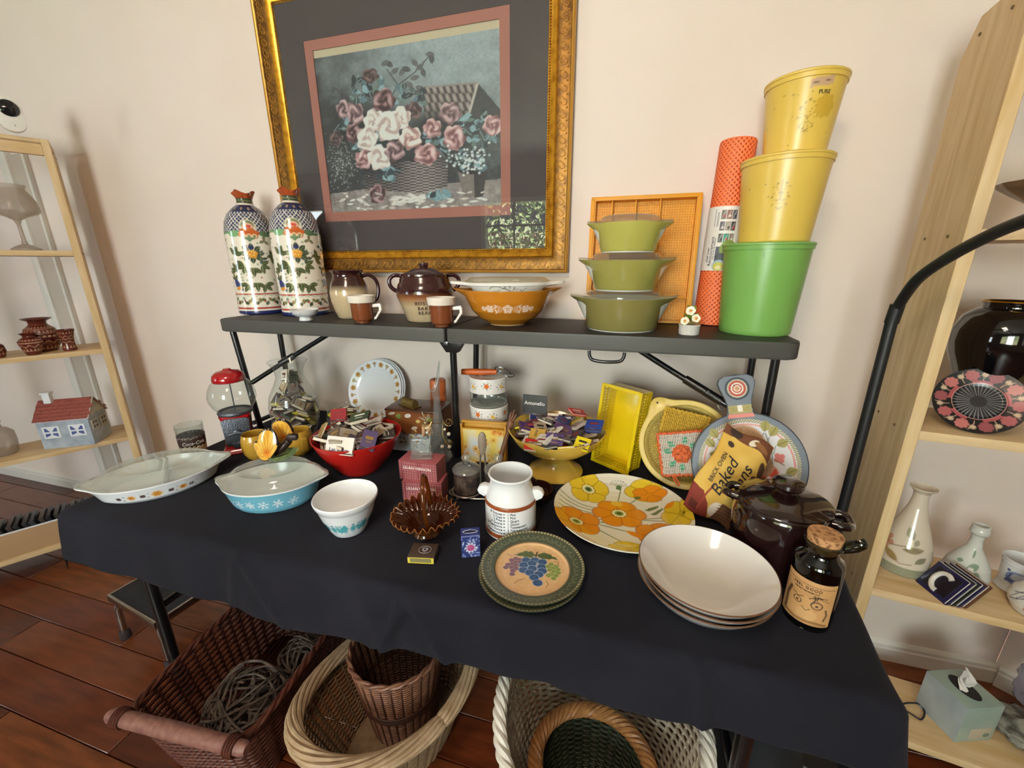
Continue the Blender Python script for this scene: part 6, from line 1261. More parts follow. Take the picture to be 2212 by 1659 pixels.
# handle rosette
c.poly([(-.031,.119),(.031,.119),(.0285,.128),(-.0285,.128)],'#df8f86')
for R,cl in ((.029,'#3a424b'),(.0265,'#59646c'),(.0235,'#d8d2b8'),(.0205,'#b9574c'),(.0150,'#e9e2d6'),(.0115,'#b9574c'),(.0085,'#ead9c4'),(.0055,'#c99a7a')): c.ell(0,.193,R,R,cl,soft=.03)
for q in range(44): a=q*2*PI/44; c.ell(.0222*math.cos(a),.193+.0222*math.sin(a),.0007,.0007,'#6f6a4a')
c.poly([(-.026,.130),(.026,.130),(.027,.150),(-.027,.150)],'#b3a76f'); c.poly([(-.005,.134),(.005,.134),(.005,.150),(-.005,.150)],'#ece6da')
for q in range(5): c.line([(-.024,.132+q*.004),(-.008,.136+q*.003)],.0005,'#6f6846'); c.line([(.024,.132+q*.004),(.008,.136+q*.003)],.0005,'#6f6846')
c.ell(-.006,.201,.0022,.0022,'#2a2a2c')
mk('painted_face',P,F,SATIN,pb_,False,c.c)
# baked bean packet
bgk=thing('bean_packet','yellow cloth packet lettered Brick Oven Baked Beans leaning on the painted board','packet',(.256,.972,T+.122),(math.radians(-14),0,0))
bgk.rotation_mode='YXZ'; bgk.rotation_euler=(math.radians(-16),math.radians(25),math.radians(4))
gx=np.linspace(-.058,.058,110); gz=np.linspace(-.112,.112,200); pf=lambda u,v:(.017*np.maximum(0,(1-(u/.058)**2))**.6*np.maximum(0,1-(v/.112)**2)**.45+.0015*np.sin(v*130+u*60)*(1-(v/.112)**2))
b=Bag(); Pf,F,u,v=grid_geo(gx,gz,lambda u,v:np.stack([u+.004*np.sin(v*40),-pf(u,v)-.0004,v+.005*np.sin(u*60)],1)); c=Cv(u,v,mixc('#d9b45a','#c99c3e',vnoise(u,v,40)))
c.poly([(-.058,-.112),(.0,-.112),(-.012,-.075),(-.030,-.050),(-.058,-.048)],'#7f2f22'); c.poly([(-.050,-.104),(-.030,-.104),(-.030,-.085),(-.050,-.082)],'#5a1f18'); c.line([(-.03,-.095),(-.022,-.05),(-.018,-.03)],.003,'#8f3a2a')
c.ell(.008,-.086,.016,.020,'#e3d6c4'); c.poly([(.004,-.115),(.060,-.115),(.060,-.070),(.018,-.066)],'#6f4a2c')
for q in range(6): c.line([(.006+q*.001,-.110+q*.0075),(.058,-.108+q*.0075)],.0010,'#3f2818')
c.poly([(-.058,.112),(.058,.112),(.058,.070),(.030,.082),(.0,.086),(-.03,.095),(-.058,.088)],'#6b3d22'); c.ell(-.03,.104,.016,.010,'#33231a'); c.ell(.012,.095,.012,.008,'#d9cdb8',.5); c.ell(.03,.092,.02,.007,'#8a5a34',-.3)
c.ell(.050,.045,.010,.022,'#4f3322',.2); c.ell(.046,.020,.010,.008,'#4f3322'); c.ell(-.034,.076,.008,.007,'#3a281a')
b.add(Pf,F,c.c); Pb=Pf.copy(); Pb[:,1]*=-1; b.add(Pb,F[:,::-1],np.tile(lin('#a8853c'),(len(Pb),1))); b.mk('packet_body',mat('printed_cloth',rough=.8,vcol=True,bump=(900,.2,.0005)),bgk)
def onbag(x0,z0): 
    def fn(V):
        X=-V[:,1]+x0; Z=V[:,0]+z0; X=V[:,0]*0+X; return np.stack([X,-pf(X,Z)-.0034-V[:,2],Z],1)
    return fn
for s_,sz,x0,z0,sh in (('BRICK OVEN',.0135,-.0345,.010,.1),('Baked',.0375,-.012,-.005,.35),('Beans',.0375,.022,-.002,.35)): text('lettering',s_,sz,INK,bgk,onbag(x0,z0),shear=sh,extrude=.0003)
# big brown bean pot
DBG=mat('dark_chocolate_glaze','#1f0f0e',rough=.12,coat=.8)
bq=thing('bean_pot','large dark brown glazed bean pot with knobbed lid and lug handles','pot',(.330,.840,T),face(.338,.838))
lathe('body',[(0,0),(.070,0),(.075,.004),(.084,.04),(.0885,.085),(.0885,.115),(.084,.140),(.082,.147),(.079,.150),(.076,.147),(.08,.115),(.066,.01),(0,.008)],DBG,bq,96)
lathe('lid',[(.0785,.149),(.0815,.151),(.0815,.155),(.074,.159),(.050,.166),(.025,.170),(.018,.172),(.0175,.177),(.026,.181),(.0295,.187),(.028,.194),(.020,.199),(0,.200)],DBG,bq,96)
for sg in (-1,1): tube('lug_handle',curve_pts([(sg*.078,-.022,.142),(sg*.098,-.020,.143),(sg*.106,0,.137),(sg*.098,.020,.143),(sg*.078,.022,.142)],6),[.0085]*25,DBG,bq,12,)
for sg in (-1,1): lathe('glaze_drop',[(0,-.032),(.010,-.026),(.015,-.010),(.012,.010),(0,.016)],mat('olive_brown_glaze','#33241b',rough=.15,coat=.7),bq,20,sy=.35,loc=(sg*.0885*math.sin(.95),-.0885*math.cos(.95)*1.0,.115),rot=(0,0,sg*.95)) if sg<0 else None
# corked jar
cj=thing('corked_jar','smoky glass jar with a cork and a brown paper label','jar',(.346,.703,T),face(.346,.703)-.12)
SMK=glass('smoky_green_glass',tint='#8d9488',rough=.05,refl=1,ior=1.7)
lathe('vessel',[(0,.004),(.032,.003),(.035,0),(.0365,.004),(.0368,.012),(.0368,.118),(.034,.128),(.0265,.134),(.0240,.142),(.0240,.150),(.0285,.156),(.0290,.160),(.026,.162)],SMK,cj,64)
lathe('dark_base',[(0,.002),(.0355,.003),(.0355,.016),(0,.018)],mat('dark_glass_base','#23261f',rough=.1,coat=.5),cj,40)
lathe('inside_wall',[(.0350,.016),(.0345,.110),(.030,.124)],glass('deep_smoke_glass',tint='#4d524a',rough=.06),cj,40)
CRK=mat('cork','#b98a5c',rough=.85,noise=('#7d5433',120,.5,.62),bump=(160,.5,.003)); lathe('cork',[(0,.145),(.0225,.145),(.0255,.172),(.0245,.175),(0,.1755)],CRK,cj,40)
tube('pouring_lip',curve_pts([(.020,.014,.150),(.034,.018,.158),(.044,.020,.168),(.040,.022,.172)],5),[.010]*8+[.009]*8,SMK,cj,10)
def lbc(a,r,z,s):
    u=a*.037; c=Cv(u,z,mixc('#b98a58','#c79a68',vnoise(u,z,60))); D='#3a2618'
    for zz in (.0905,.0165): c.line([(-.04,zz),(.04,zz)],.0006,D)
    c.line([(-.030,.020),(-.031,.055),(-.026,.07)],.004,'#5d4028'); c.ell(-.005,.050,.018,.020,'#c49762'); c.ell(.004,.034,.016,.012,'#caa06c')
    c.line([(-.02,.066),(-.012,.062),(-.004,.066)],.0009,D); c.line([(.004,.066),(.012,.072)],.0009,D)
    for x,y,R in ((-.012,.055,.007),(.016,.056,.009)): c.ell(x,y,R,R*.9,D,ring=.14); c.ell(x,y-.001,.0022,.0022,D)
    for q in range(12): c.line([(.012+.004*math.cos(q),.072+.003*math.sin(q*2)),(.020+.012*math.cos(q*.5),.066+.008*math.sin(q*.7))],.0006,D)
    c.line([(-.004,.046),(.002,.041),(.008,.046)],.0008,D); c.line([(.03,.028),(.033,.040),(.03,.05)],.002,'#5d4028'); c.line([(-.035,.022),(-.01,.019),(.02,.021),(.035,.018)],.003,'#8a6238')
    return c.c
V,F,A,Rr,Z=lathe_geo(resample([(.0372,.014),(.0374,.016),(.0374,.098),(.0372,.100)],.0012),240); am=(A+PI/2+PI)%(2*PI)-PI; keep=np.abs(am)<1.15; F=F[keep[F].all(1)]; mk('paper_label',V,F,PRINT,cj,True,lbc(am,Rr,Z,Z))
text('lettering','FEEL GOOD',.0072,BRN,cj,wrap(.0376,.085,-.05,.0003),space=1.15); text('lettering','THE OLD FASHIONED WAY',.0030,BRN,cj,wrap(.0376,.0785,-.05,.0003))
# three nested bowls, two grape plates, poppy platter
CRM=mat('cream_glazed_stoneware','#d8d4d0',rough=.12,coat=.5); RIMB=mat('brown_rim_glaze','#6b4a33',rough=.3)
for k,lb in ((0,'bottom cream bowl of the three nested at the front right'),(1,'middle cream bowl of the three nested at the front right'),(2,'top cream bowl with a brown rim, of the three nested at the front right')):
    t=thing('soup_bowl',lb,'bowl',(.168+.003*(k%2),.690-.003*k,T+.0135*k+.0002),0,'nested cream bowls')
    lathe('bowl',[(0,.003),(.050,.003),(.052,0),(.056,0),(.060,.005),(.080,.019),(.098,.037),(.110,.052),(.1145,.0575),(.1160,.0600),(.1145,.0612),(.1085,.0545),(.096,.0405),(.078,.0225),(.060,.0115),(.048,.0085),(0,.008)],CRM,t,120)
    lathe('rim_line',[(.1148,.0597),(.1162,.0600),(.1160,.0612),(.1144,.0616)],RIMB,t,120)
def grc(a,r,z,s):
    r=r/1.03; x=r*np.sin(a); y=-r*np.cos(a); c=Cv(x,y,mixc('#4a513f','#3f4636',vnoise(x,y,60)))
    k=r<.0725; c.c[k]=mixc('#d2a878','#dab68a',vnoise(x[k],y[k],200)); c.c[(r>.0722)&(r<.0735)]=lin('#8a6a4a')
    for q in range(26):
        t=q*2*PI/26; cx_,cy_=.087*math.cos(t),.087*math.sin(t); P=[]
        for w in np.linspace(0,1,9): an=t+1.2+w*4.6; R=.0075*(1-.62*w); P.append((cx_+R*math.cos(an),cy_+R*math.sin(an)))
        P=[(.0805*math.cos(t+.18),.0805*math.sin(t+.18))]+P; c.line(P,.0007,'#7f8468')
    for q in range(90): t=q*2*PI/90; c.ell(.0985*math.cos(t),.0985*math.sin(t),.0024,.0022,'#a89a74')
    for sg,x0 in ((-1,-.022),(1,.026)):
        L=[(x0-sg*.016*0+sg*-.02*-1*0,0)]; base=(.0*sg+.004,.040)
        pts=[(base[0],base[1]),(base[0]+sg*.012,.050),(base[0]+sg*.026,.048),(base[0]+sg*.036,.040),(base[0]+sg*.046,.033),(base[0]+sg*.032,.033),(base[0]+sg*.018,.030),(base[0]+sg*.008,.032)]
        Q=[]
        for i in range(len(pts)):
            a_=np.array(pts[i]); b_=np.array(pts[(i+1)%len(pts)]); n=3
            for j in range(n): p=a_+(b_-a_)*j/n; nn=np.array([-(b_-a_)[1],(b_-a_)[0]]); nn/=np.linalg.norm(nn); Q.append(tuple(p+nn*(.0012 if j%2 else -.001)))
        c.poly(Q,'#5b6b42'); c.line([(base[0]+sg*.002,.040),(base[0]+sg*.040,.036)],.0007,'#3f4c30')
        for j in range(4): c.line([(base[0]+sg*(.010+.008*j),.0395),(base[0]+sg*(.016+.008*j),.046-.002*j)],.0005,'#3f4c30'); c.line([(base[0]+sg*(.010+.008*j),.0395),(base[0]+sg*(.014+.008*j),.034)],.0005,'#3f4c30')
    c.line([(.004,.030),(.004,.046),(.006,.050)],.0018,'#3a2a1c')
    def grape(x_,y_,R,cols): c.ell(x_,y_,R,R*.88,cols[0],soft=.1); c.ell(x_,y_,R*.82,R*.70,cols[1],soft=.6); c.ell(x_,y_,R,R*.88,cols[2],ring=.12)
    for i,(gx_,gy_) in enumerate(((-.036,.024),(-.028,.022),(-.044,.018),(-.034,.014),(-.026,.014),(-.042,.008),(-.049,.004),(-.033,.005),(-.025,.006),(-.052,-.004),(-.041,-.002),(-.032,-.004),(-.037,-.011),(-.037,-.020))): grape(gx_,gy_,.0062,('#6a4a5c','#7d5c6c','#a88a96'))
    for i,(gx_,gy_) in enumerate(((-.015,.022),(.003,.025),(.018,.022),(-.018,.008),(-.002,.015),(.018,.008),(.000,.001),(-.017,-.006),(.020,-.003),(-.004,-.011),(.014,-.013),(.006,-.022),(.014,-.035))): grape(gx_,gy_,.0105,('#2d4468','#3f5d8a','#7f9ac0'))
    for i,(gx_,gy_) in enumerate(((.036,.018),(.046,.014),(.031,.011),(.040,.008),(.050,.006),(.034,.002),(.043,-.001),(.051,-.003),(.038,-.009),(.047,-.011),(.033,-.013),(.043,-.019))): grape(gx_,gy_,.0060,('#6f7c3f','#8d9a55','#b5be82'))
    for P in ([(-.010,-.028),(-.022,-.034),(-.030,-.044)],[(-.020,-.033),(-.016,-.030)],[(.030,-.028),(.034,-.036),(.030,-.044)],[(.040,.026),(.048,.026),(.052,.018)],[(-.044,.030),(-.056,.034)]): c.line(P,.0006,'#5a4228')
    return c.c
gp=[(0,.004),(.060,.004),(.068,.0055),(.075,.010),(.096,.0155),(.1005,.0175),(.1020,.0170),(.1012,.0150),(.076,.006),(.062,.0),(.050,0),(.048,.0015),(0,.0015)]
t=None
for k,lb in ((0,'lower grape plate, only its green rim showing'),(1,'upper green rimmed plate painted with three bunches of grapes')):
    t=thing('salad_plate',lb,'plate',(-.153+.003*k,.664+.003*k,T+.0003+.0125*k),(0,0,.12) if k else 0,'grape plates')
    if k==0: gmesh=lathe('plate',resample([(q[0]*1.03,q[1]) for q in gp],.0011),SATIN,t,560,col=grc)
    else: o=gmesh.copy(); COL.objects.link(o); o.parent=t
pz=thing('serving_platter','large cream platter painted with orange and yellow poppies','platter',(.019,.917,T+.0002),.0)
def ppc(a,r,z,s):
    x=r*np.sin(a); y=-r*np.cos(a); c=Cv(x,y,'#e6e1cf'); G='#5f7a4c'
    # px -> plate plane: x right, y away
    def st(*P): c.line([p for p in curve_pts([(q[0],q[1],0) for q in P],6)[:,:2]],.0021,'#7f8f6a')
    for q in range(6): st((-.160+.002*q,.040-.018*q),(-.12,.028-.014*q),(-.07,.018-.012*q),(-.02,.014-.010*q))
    st((.02,.06),(.04,.09),(.06,.11)); st((.05,-.0),(.10,.02),(.14,.05),(.150,.08)); st((.05,-.004),(.10,.004),(.15,.006)); st((-.05,-.05),(-.01,-.056),(.02,-.06)); st((-.05,-.07),(.0,-.10),(.02,-.115)); st((-.01,.06),(-.006,.10),(-.004,.13)); st((.02,-.03),(.07,-.04))
    def poppy(cx_,cy_,R,cl,dk,n=5,rot=0,sx=1,sy=1,eye=True):
        c.flower(cx_,cy_,R,n,cl,.18,rot,dk,sx,sy,dk)
        if eye:
            c.ell(cx_,cy_,R*.30,R*.27,'#e8dfb0')
            for q in range(20): an=q*.314; c.ell(cx_+R*.30*math.cos(an)*(1+.12*(q%2)),cy_+R*.27*math.sin(an)*(1+.12*(q%2)),R*.028,R*.028,'#4a3a1c')
            c.ell(cx_,cy_,R*.19,R*.17,'#6f8a4e'); c.ell(cx_,cy_,R*.10,R*.09,'#2f3f22')
    YL='#e0c031'; YD='#a98a1a'; OG='#e08a1e'; OD='#b0621a'
    poppy(-.090,.092,.058,YL,YD,5,.4,1.0,1.0); poppy(.055,.118,.046,YL,YD,4,.2,1.1,.85,False); poppy(.070,.108,.040,OG,OD,5,.1,1.15,.75,False); c.ell(.040,.094,.010,.006,'#5f6f2f',.4)
    poppy(-.005,.010,.062,OG,OD,6,.2,1.1,.95); c.ell(-.012,.052,.016,.012,'#e6b542'); poppy(-.104,-.058,.056,OG,OD,5,.7,1.1,1.05); poppy(.095,-.055,.056,OG,OD,5,.2,1.15,.9,False); c.ell(.090,-.062,.009,.011,'#5b7a3a'); c.ell(.112,-.045,.018,.012,YL,-.4)
    poppy(.140,.028,.046,YL,YD,5,.9,1.0,1.15,False); 
    for q in range(12): an=1.6+q*.26; c.line([(.150,.030),(.150+.016*math.cos(an),.030+.016*math.sin(an))],.0006,'#6a5a1a')
    poppy(.030,-.130,.044,YL,YD,4,.4,1.3,.75,False); c.leaf(.035,-.066,.052,.010,-.35,OG); c.leaf(.060,-.078,.020,.007,.2,OG); c.leaf(.118,.066,.034,.009,.9,OG)
    for q in range(9): an=.5+q*.30; c.line([(-.010,.128),(-.010+.024*math.cos(an),.128+.020*math.sin(an))],.0006,'#55604a'); c.ell(-.010+.024*math.cos(an),.128+.020*math.sin(an),.0014,.0014,'#3f4a38')
    c.flower(-.010,.124,.009,4,G,.3,.7)
    for x0,y0,r0 in ((.065,.045,.6),(.150,-.045,.3),(.080,.030,.9)):
        for q in range(7):
            for sg in (-1,1): c.leaf(x0+q*.0045*math.cos(r0)+sg*.004*math.sin(r0),y0+q*.0045*math.sin(r0)+sg*.004*math.cos(r0),.015-.001*q,.0026,r0+sg*.85,G)
    rim=(s>.505); c.c[rim]=lin('#e6e3d6'); return c.c
lathe('platter',resample([(0,.006),(.090,.006),(.110,.008),(.140,.017),(.158,.027),(.1655,.0325),(.1668,.0325),(.1668,.030),(.158,.0235),(.12,.006),(.10,0),(.09,0),(.088,.002),(0,.002)],.0015),PAINT,pz,560,col=ppc)
# ================================================================ LEFT BOOKCASE
def onL(u,v,z): return (LB[0]+lu[0]*u+lv[0]*v, LB[1]+lu[1]*u+lv[1]*v, z)
WPL=mat('white_plastic','#e8e5dd',rough=.35); BLG=mat('black_gloss_plastic','#101116',rough=.08,coat=.6)
sc=thing('security_camera','white oval security camera with a black round lens on top of the left bookcase','camera',(-2.298,1.165,1.8385),face(-2.30,1.165)+.1)
def stad(w,h,n=14): 
    r=w/2; return [(r*math.cos(a),h-r+r*math.sin(a)) for a in np.linspace(0,PI,n)]+[(r*math.cos(a),r+r*math.sin(a)) for a in np.linspace(PI,2*PI,n)]
prism('body',stad(.074,.118),.030,WPL,sc,.006,loc=(0,-.015,0)); lathe('lens',[(.028,0),(.0275,.004),(.018,.009),(0,.011)],BLG,sc,40,sx=1,loc=(0,-.0145,.078),rot=(R9,0,0)); lathe('status_mark',[(0,0),(.0022,0),(.0022,.0005),(0,.0006)],mat('grey_mark','#8f8d88',rough=.5),sc,12,loc=(.004,-.0150,.022),rot=(R9,0,0))
FROST=glass('frosted_glass',tint='#e3ddd6',rough=.25,refl=.8,ior=1.5,haze=.30,hcol='#ddd3c8')
fg2=thing('frosted_compote','frosted glass footed bowl with ruffled rim on the second shelf of the left bookcase','bowl',(-2.432,1.155,1.4135))
lathe('foot',[(0,.001),(.045,.001),(.044,.006),(.028,.017),(.010,.024),(.0065,.04),(.006,.10),(.012,.118)],FROST,fg2,48)
lathe('bowl',[(.010,.116),(.030,.128),(.066,.142),(.074,.152),(.073,.168),(.070,.190),(.060,.215),(.050,.232),(.050,.240),(.056,.250)],FROST,fg2,72,wob=lambda A,r,z:(r*(1+.03*np.clip((z-.23)/.02,0,1)*np.cos(9*A)),z))
# painted clay pots
def clay(bands):
    def f(a,r,z,s):
        u=a*.05; c=Cv(u,z,'#5e2317'); c.c=mixc('#6a2a1b','#4d1b12',vnoise(a*4,z*60,3))
        for kind,z0,h,n in bands:
            m=(z>z0)&(z<z0+h)&(s<.62); t=(a/(2*PI)*n)%1; q=(z-z0)/h
            if kind=='tri': k=m&(np.abs(t-.5)*2<1-q)&(np.abs(t-.5)*2<.8-q*.8)
            elif kind=='scal': k=m&(np.hypot((t-.5)*2,(q-.0)*1.1)<.82)&(np.hypot((t-.5)*2,q*1.1)>.0)
            elif kind=='line': k=m
            else: k=m&(np.abs(q-.5-.3*np.sin(t*2*PI))<.13)
            c.c[k]=lin('#b98d72' if kind!='scal' else '#c9a58a')
        return c.c
    return f
CL=mat('burnished_clay',rough=.28,coat=.25,vcol=True)
def claypot(label,x,y,prof,bands): 
    t=thing('clay_pot',label,'pot',(x,y,.9855),0,'painted clay pots'); lathe('pot',resample(prof,.0022),CL,t,150,col=clay(bands))
claypot('largest painted clay pot with a wide flared rim, on the third shelf',*onL(.205,.125,0)[:2],[(0,0),(.036,0),(.040,.004),(.053,.028),(.0575,.055),(.057,.075),(.048,.100),(.032,.114),(.0275,.122),(.030,.132),(.047,.142),(.0485,.145),(.045,.145),(.028,.134),(.022,.12),(0,.11)],[('tri',.010,.018,22),('wave',.034,.018,10),('scal',.064,.012,22),('line',.079,.002,1),('tri',.084,.012,26),('line',.099,.0015,1),('tri',.103,.008,26)])
claypot('small painted clay pot in front of the largest one',*onL(.232,.035,0)[:2],[(0,0),(.0215,0),(.0225,.006),(.026,.014),(.037,.050),(.0375,.058),(.030,.068),(.018,.076),(.0165,.081),(.0265,.091),(.025,.092),(.014,.081),(0,.07)],[('line',.010,.0015,1),('tri',.018,.012,16),('wave',.032,.014,8),('line',.050,.006,1),('tri',.062,.006,20)])
claypot('painted clay beaker with flaring rim, right of the other clay pots',*onL(.125,.060,0)[:2],[(0,0),(.022,0),(.0235,.004),(.023,.012),(.0205,.030),(.022,.055),(.028,.082),(.0318,.093),(.030,.093),(.020,.055),(0,.02)],[('tri',.012,.014,12),('wave',.032,.012,6),('line',.052,.0015,1),('wave',.058,.012,8),('tri',.076,.009,18)])
claypot('round clay pot at the left edge of the third shelf, mostly out of view',*onL(.330,.045,0)[:2],[(0,0),(.016,0),(.020,.006),(.026,.028),(.022,.050),(.012,.060),(.016,.068),(.010,.062),(0,.05)],[('tri',.012,.012,12),('wave',.030,.012,7)])
# china cottage
ct_=thing('china_cottage','pale blue china cottage with a red shingled roof and white windows','cottage',(-2.468,1.139,.5505),math.radians(33.8))
CW_=mat('pale_blue_stipple_glaze','#b3bdcb',rough=.4,noise=('#8f9bab',30,.35,.7)); CWH=mat('cottage_white_glaze','#e6eaf0',rough=.3); CBL=mat('cottage_blue_glaze','#58649c',rough=.25); CRF=mat('cottage_red_glaze','#a05a52',rough=.35,noise=('#7d3f3c',25,.4,.65)); CBE=mat('cottage_gable_glaze','#c9c3b6',rough=.4,noise=('#a59f92',30,.4,.65))
w,d,e,rg=.092,.066,.137,.212
V=[(-w,-d,0),(w,-d,0),(w,d,0),(-w,d,0),(-w,-d,e),(w,-d,e),(w,d,e),(-w,d,e),(-w,0,rg-.006),(w,0,rg-.006)]
mk('walls',V,[[3,2,1,0],[0,1,5,4],[2,3,7,6],[1,2,6,9,5],[3,0,4,8,7]],CW_,ct_,False)
V=[(w+.0012,-d,e),(w+.0012,d,e),(w+.0012,0,rg-.006)]; mk('gable',V+[(w-.002,)+v[1:] for v in V],[[0,1,2],[5,4,3],[0,3,4,1],[1,4,5,2],[2,5,3,0]],CBE,ct_,False)
sl_=math.atan2(rg-e+.008,d+.008); L_=math.hypot(rg-e+.008,d+.008)
for sg in (-1,1): 
    rf=box('roof_slab',(0,0,0),(2*w+.014,L_,.005),CRF,ct_,.001,loc=(0,sg*(d+.008)/2,(e-.008+rg)/2),rot=(-sg*sl_,0,0))
    for r_ in range(5):
        for q in range(8): 
            o=box('shingle',(0,0,0),(.0245,.0195,.0024),CRF,rf,.0006,seg=1) if (r_,q)==(0,0) else o0.copy()
            if (r_,q)==(0,0): o0=o
            else: COL.objects.link(o); o.parent=rf
            o.location=(-w+.006+q*.0245+(r_%2)*.006+.001*math.sin(q*7+r_*3),sg*(L_/2-.012-r_*.0180),.0030+.0004*((q+r_)%3)); o.rotation_euler=(sg*.06,0,.03*math.sin(q*5+r_))
box('eave_trim',(0,-d-.007,e-.006),(2*w+.014,.004,.006),CWH,ct_,.001); 
for yy in (-1,1): tube('barge_board',[(w+.006,yy*(d+.007),e-.007),(w+.006,0,rg+.001)],.003,CBE,ct_,6)
ch=box('chimney',(-.055,-.012,rg+.012),(.026,.022,.044),CWH,ct_,.001); box('chimney_cap',(-.055,-.012,rg+.037),(.034,.029,.008),CWH,ch,.001)
for x in (-.046,.046):
    f=box('window',(x,-d-.0015,.078),(.060,.004,.056),CWH,ct_,.0015)
    for i in (-1,1):
        for j in (-1,1):
            prism('pane',[(x+i*.004,.078+j*.004),(x+i*.022,.078+j*.004),(x+i*.022,.078+j*.021),(x+i*(.004 if j<0 else .016),.078+j*(.012 if j<0 else .021))],.0012,CBL,f,loc=(0,-d-.0046,0))
for y in (-.032,.032):
    f=box('window',(w+.0025,y,.090),(.004,.044,.048),CBE,ct_,.0015)
    for i in (-1,1):
        for j in (-1,1): box('pane',(w+.0048,y+i*.009,.090+j*.010),(.001,.012,.013),mat('cottage_dark_pane','#5d5a68',rough=.3),f,.0003)
gj=thing('glass_jar','round clear glass jar at the left edge of the fourth shelf','jar',onL(.425,.115,.5505))
lathe('jar',[(0,.002),(.040,.002),(.047,.012),(.051,.06),(.049,.10),(.034,.118),(.020,.126),(.018,.142),(.024,.150)],FROST,gj,56)
# box of dark cases on the bottom shelf
TAN=mat('tan_card','#b28f6a',rough=.7); trb=thing('card_tray','long tan card tray with a white edge on the bottom shelf of the left bookcase','tray',onL(.43,.098,.1005),math.atan2(.857,.515))
for c_,s_,m in (((0,-.078,.058),(.56,.004,.116),TAN),((0,.078,.058),(.56,.004,.116),TAN),((-.278,0,.058),(.004,.152,.116),TAN),((.278,0,.058),(.004,.152,.116),TAN),((0,0,.002),(.556,.152,.004),TAN)): box('tray_wall',c_,s_,m,trb,.001)
box('white_edge',(0,-.0785,.118),(.562,.006,.006),CWH,trb,.001)
DKC=[mat('dark_case_'+n,c,rough=.35) for n,c in (('charcoal','#2b2927'),('black','#17171a'),('umber','#3a3029'),('slate','#33363a'))]
proto=None
for k in range(20):
    uu=.205+k*.0245
    o=box('case',(0,0,.068),(.017,.118,.136),DKC[k%4],None,.0015); o.location=onL(uu,.098,.1055); o.rotation_euler=(0,math.radians([-14,-15,-13,-16][k%4]),math.atan2(.857,.515))
    place=('at the right end','near the right end','in the middle','towards the left','at the left end')[k//4]
    tag(o,f"{['charcoal','black','umber','slate'][k%4]} flat case leaning {place} of the tan tray on the bottom shelf",'case','flat cases in the tan tray')
# ================================================================ RIGHT BOOKCASE
def onR(u,v,z): return (RB[0]+ru[0]*u+rv[0]*v, RB[1]+ru[1]*u+rv[1]*v, z)
sb=thing('glass_pedestal_bowl','smoky glass pedestal bowl holding white seashells on the upper shelf','bowl',(.790,1.135,1.4135))
SMB=glass('smoky_bowl_glass',tint='#b9ab98',rough=.08,refl=1,ior=1.7,haze=.2,hcol='#a59782')
lathe('bowl',[(0,.002),(.036,.002),(.034,.008),(.018,.02),(.017,.036),(.026,.046),(.056,.066),(.078,.082),(.082,.090),(.080,.091),(.05,.070),(0,.055)],SMB,sb,60,wob=lambda A,r,z:(r*(1+.02*np.cos(12*A)*(z>.05)),z))
SHL=mat('white_seashell','#e2dcd4',rough=.4)
for k,(x,y,z,r_,rz) in enumerate(((-.048,-.030,.098,.030,.5),(-.020,-.052,.104,.034,-.2),(.020,-.040,.116,.032,-.8))):
    V,F,A,Rr,Z=lathe_geo([(.002,0),(.3,.22),(.65,.36),(.92,.24),(1,0),(.9,.16),(.6,.26),(0,.1)],60,wob=lambda A,r,z:(r*(1+.05*np.cos(14*A)*(r>.2)),z+.06*np.cos(14*A)*r))
    o=mk('seashell',V*r_,F,SHL,None,loc=(.790+x,1.135+y,1.4135+z),rot=(math.radians(62),.2*k,rz)); o.scale=(1,.9,1)
    tag(o,('white scallop shell at the left in the smoky pedestal bowl','largest white scallop shell, in the middle of the smoky pedestal bowl','white scallop shell at the right in the smoky pedestal bowl')[k],'seashell','seashells in the pedestal bowl')
bu=thing('black_urn','large glossy black urn with a thin gold rim on the third shelf','urn',onR(.180,.152,.9855))
BKG=mat('glossy_black_glaze','#0b0a0b',rough=.08,coat=.8)
lathe('urn',[(0,0),(.044,0),(.047,.006),(.050,.05),(.066,.115),(.082,.160),(.086,.188),(.084,.215),(.074,.245),(.056,.262),(.047,.266),(.046,.272),(.050,.280),(.046,.281),(.040,.27),(0,.20)],BKG,bu,80); lathe('gold_rim',[(.0502,.279),(.0512,.2805),(.0495,.2820),(.0465,.2815)],GOLD,bu,64)
rp=thing('decorative_plate','black and red enamelled plate propped upright in front of the black urn','plate',(.775,1.124,1.047),(math.radians(62),0,face(.775,1.128)+.15))
def rpc(a,r,z,s):
    x=r*np.sin(a); y=-r*np.cos(a); c=Cv(x,y,'#121013'); th=np.arctan2(y,x)
    k=(r>.043)&(r<.071); 
    for q in range(10):
        t=q*.628; c.flower(.060*math.cos(t),.060*math.sin(t),.0125,8,['#a5585a','#b56a66','#8f4a50'][q%3],.2); c.flower(.062*math.cos(t+.3),.062*math.sin(t+.3),.006,9,'#c2a98c',.5)
        c.line([(.046*math.cos(t+.31),.046*math.sin(t+.31)),(.054*math.cos(t+.31),.054*math.sin(t+.31)),(.070*math.cos(t+.2),.070*math.sin(t+.2))],.0008,'#c9a58a')
    k=(r>.0415)&(r<.048)&(np.sin(5*th)>-.2); c.c[k]=lin('#a04a50'); k=(r>.041)&(r<.0425); c.c[k]=lin('#c9968a')
    k=(r<.041); c.c[k]=lin('#0d0c0f'); k=(r<.040)&(r>.013)&(np.sin(34*th)>.72); c.c[k]=lin('#77777c'); return c.c
lathe('plate',resample([(0,.004),(.036,.004),(.044,.007),(.072,.013),(.0745,.0135),(.0745,.011),(.045,.002),(.03,0),(0,.001)],.0014),SATIN,rp,260,col=rpc)
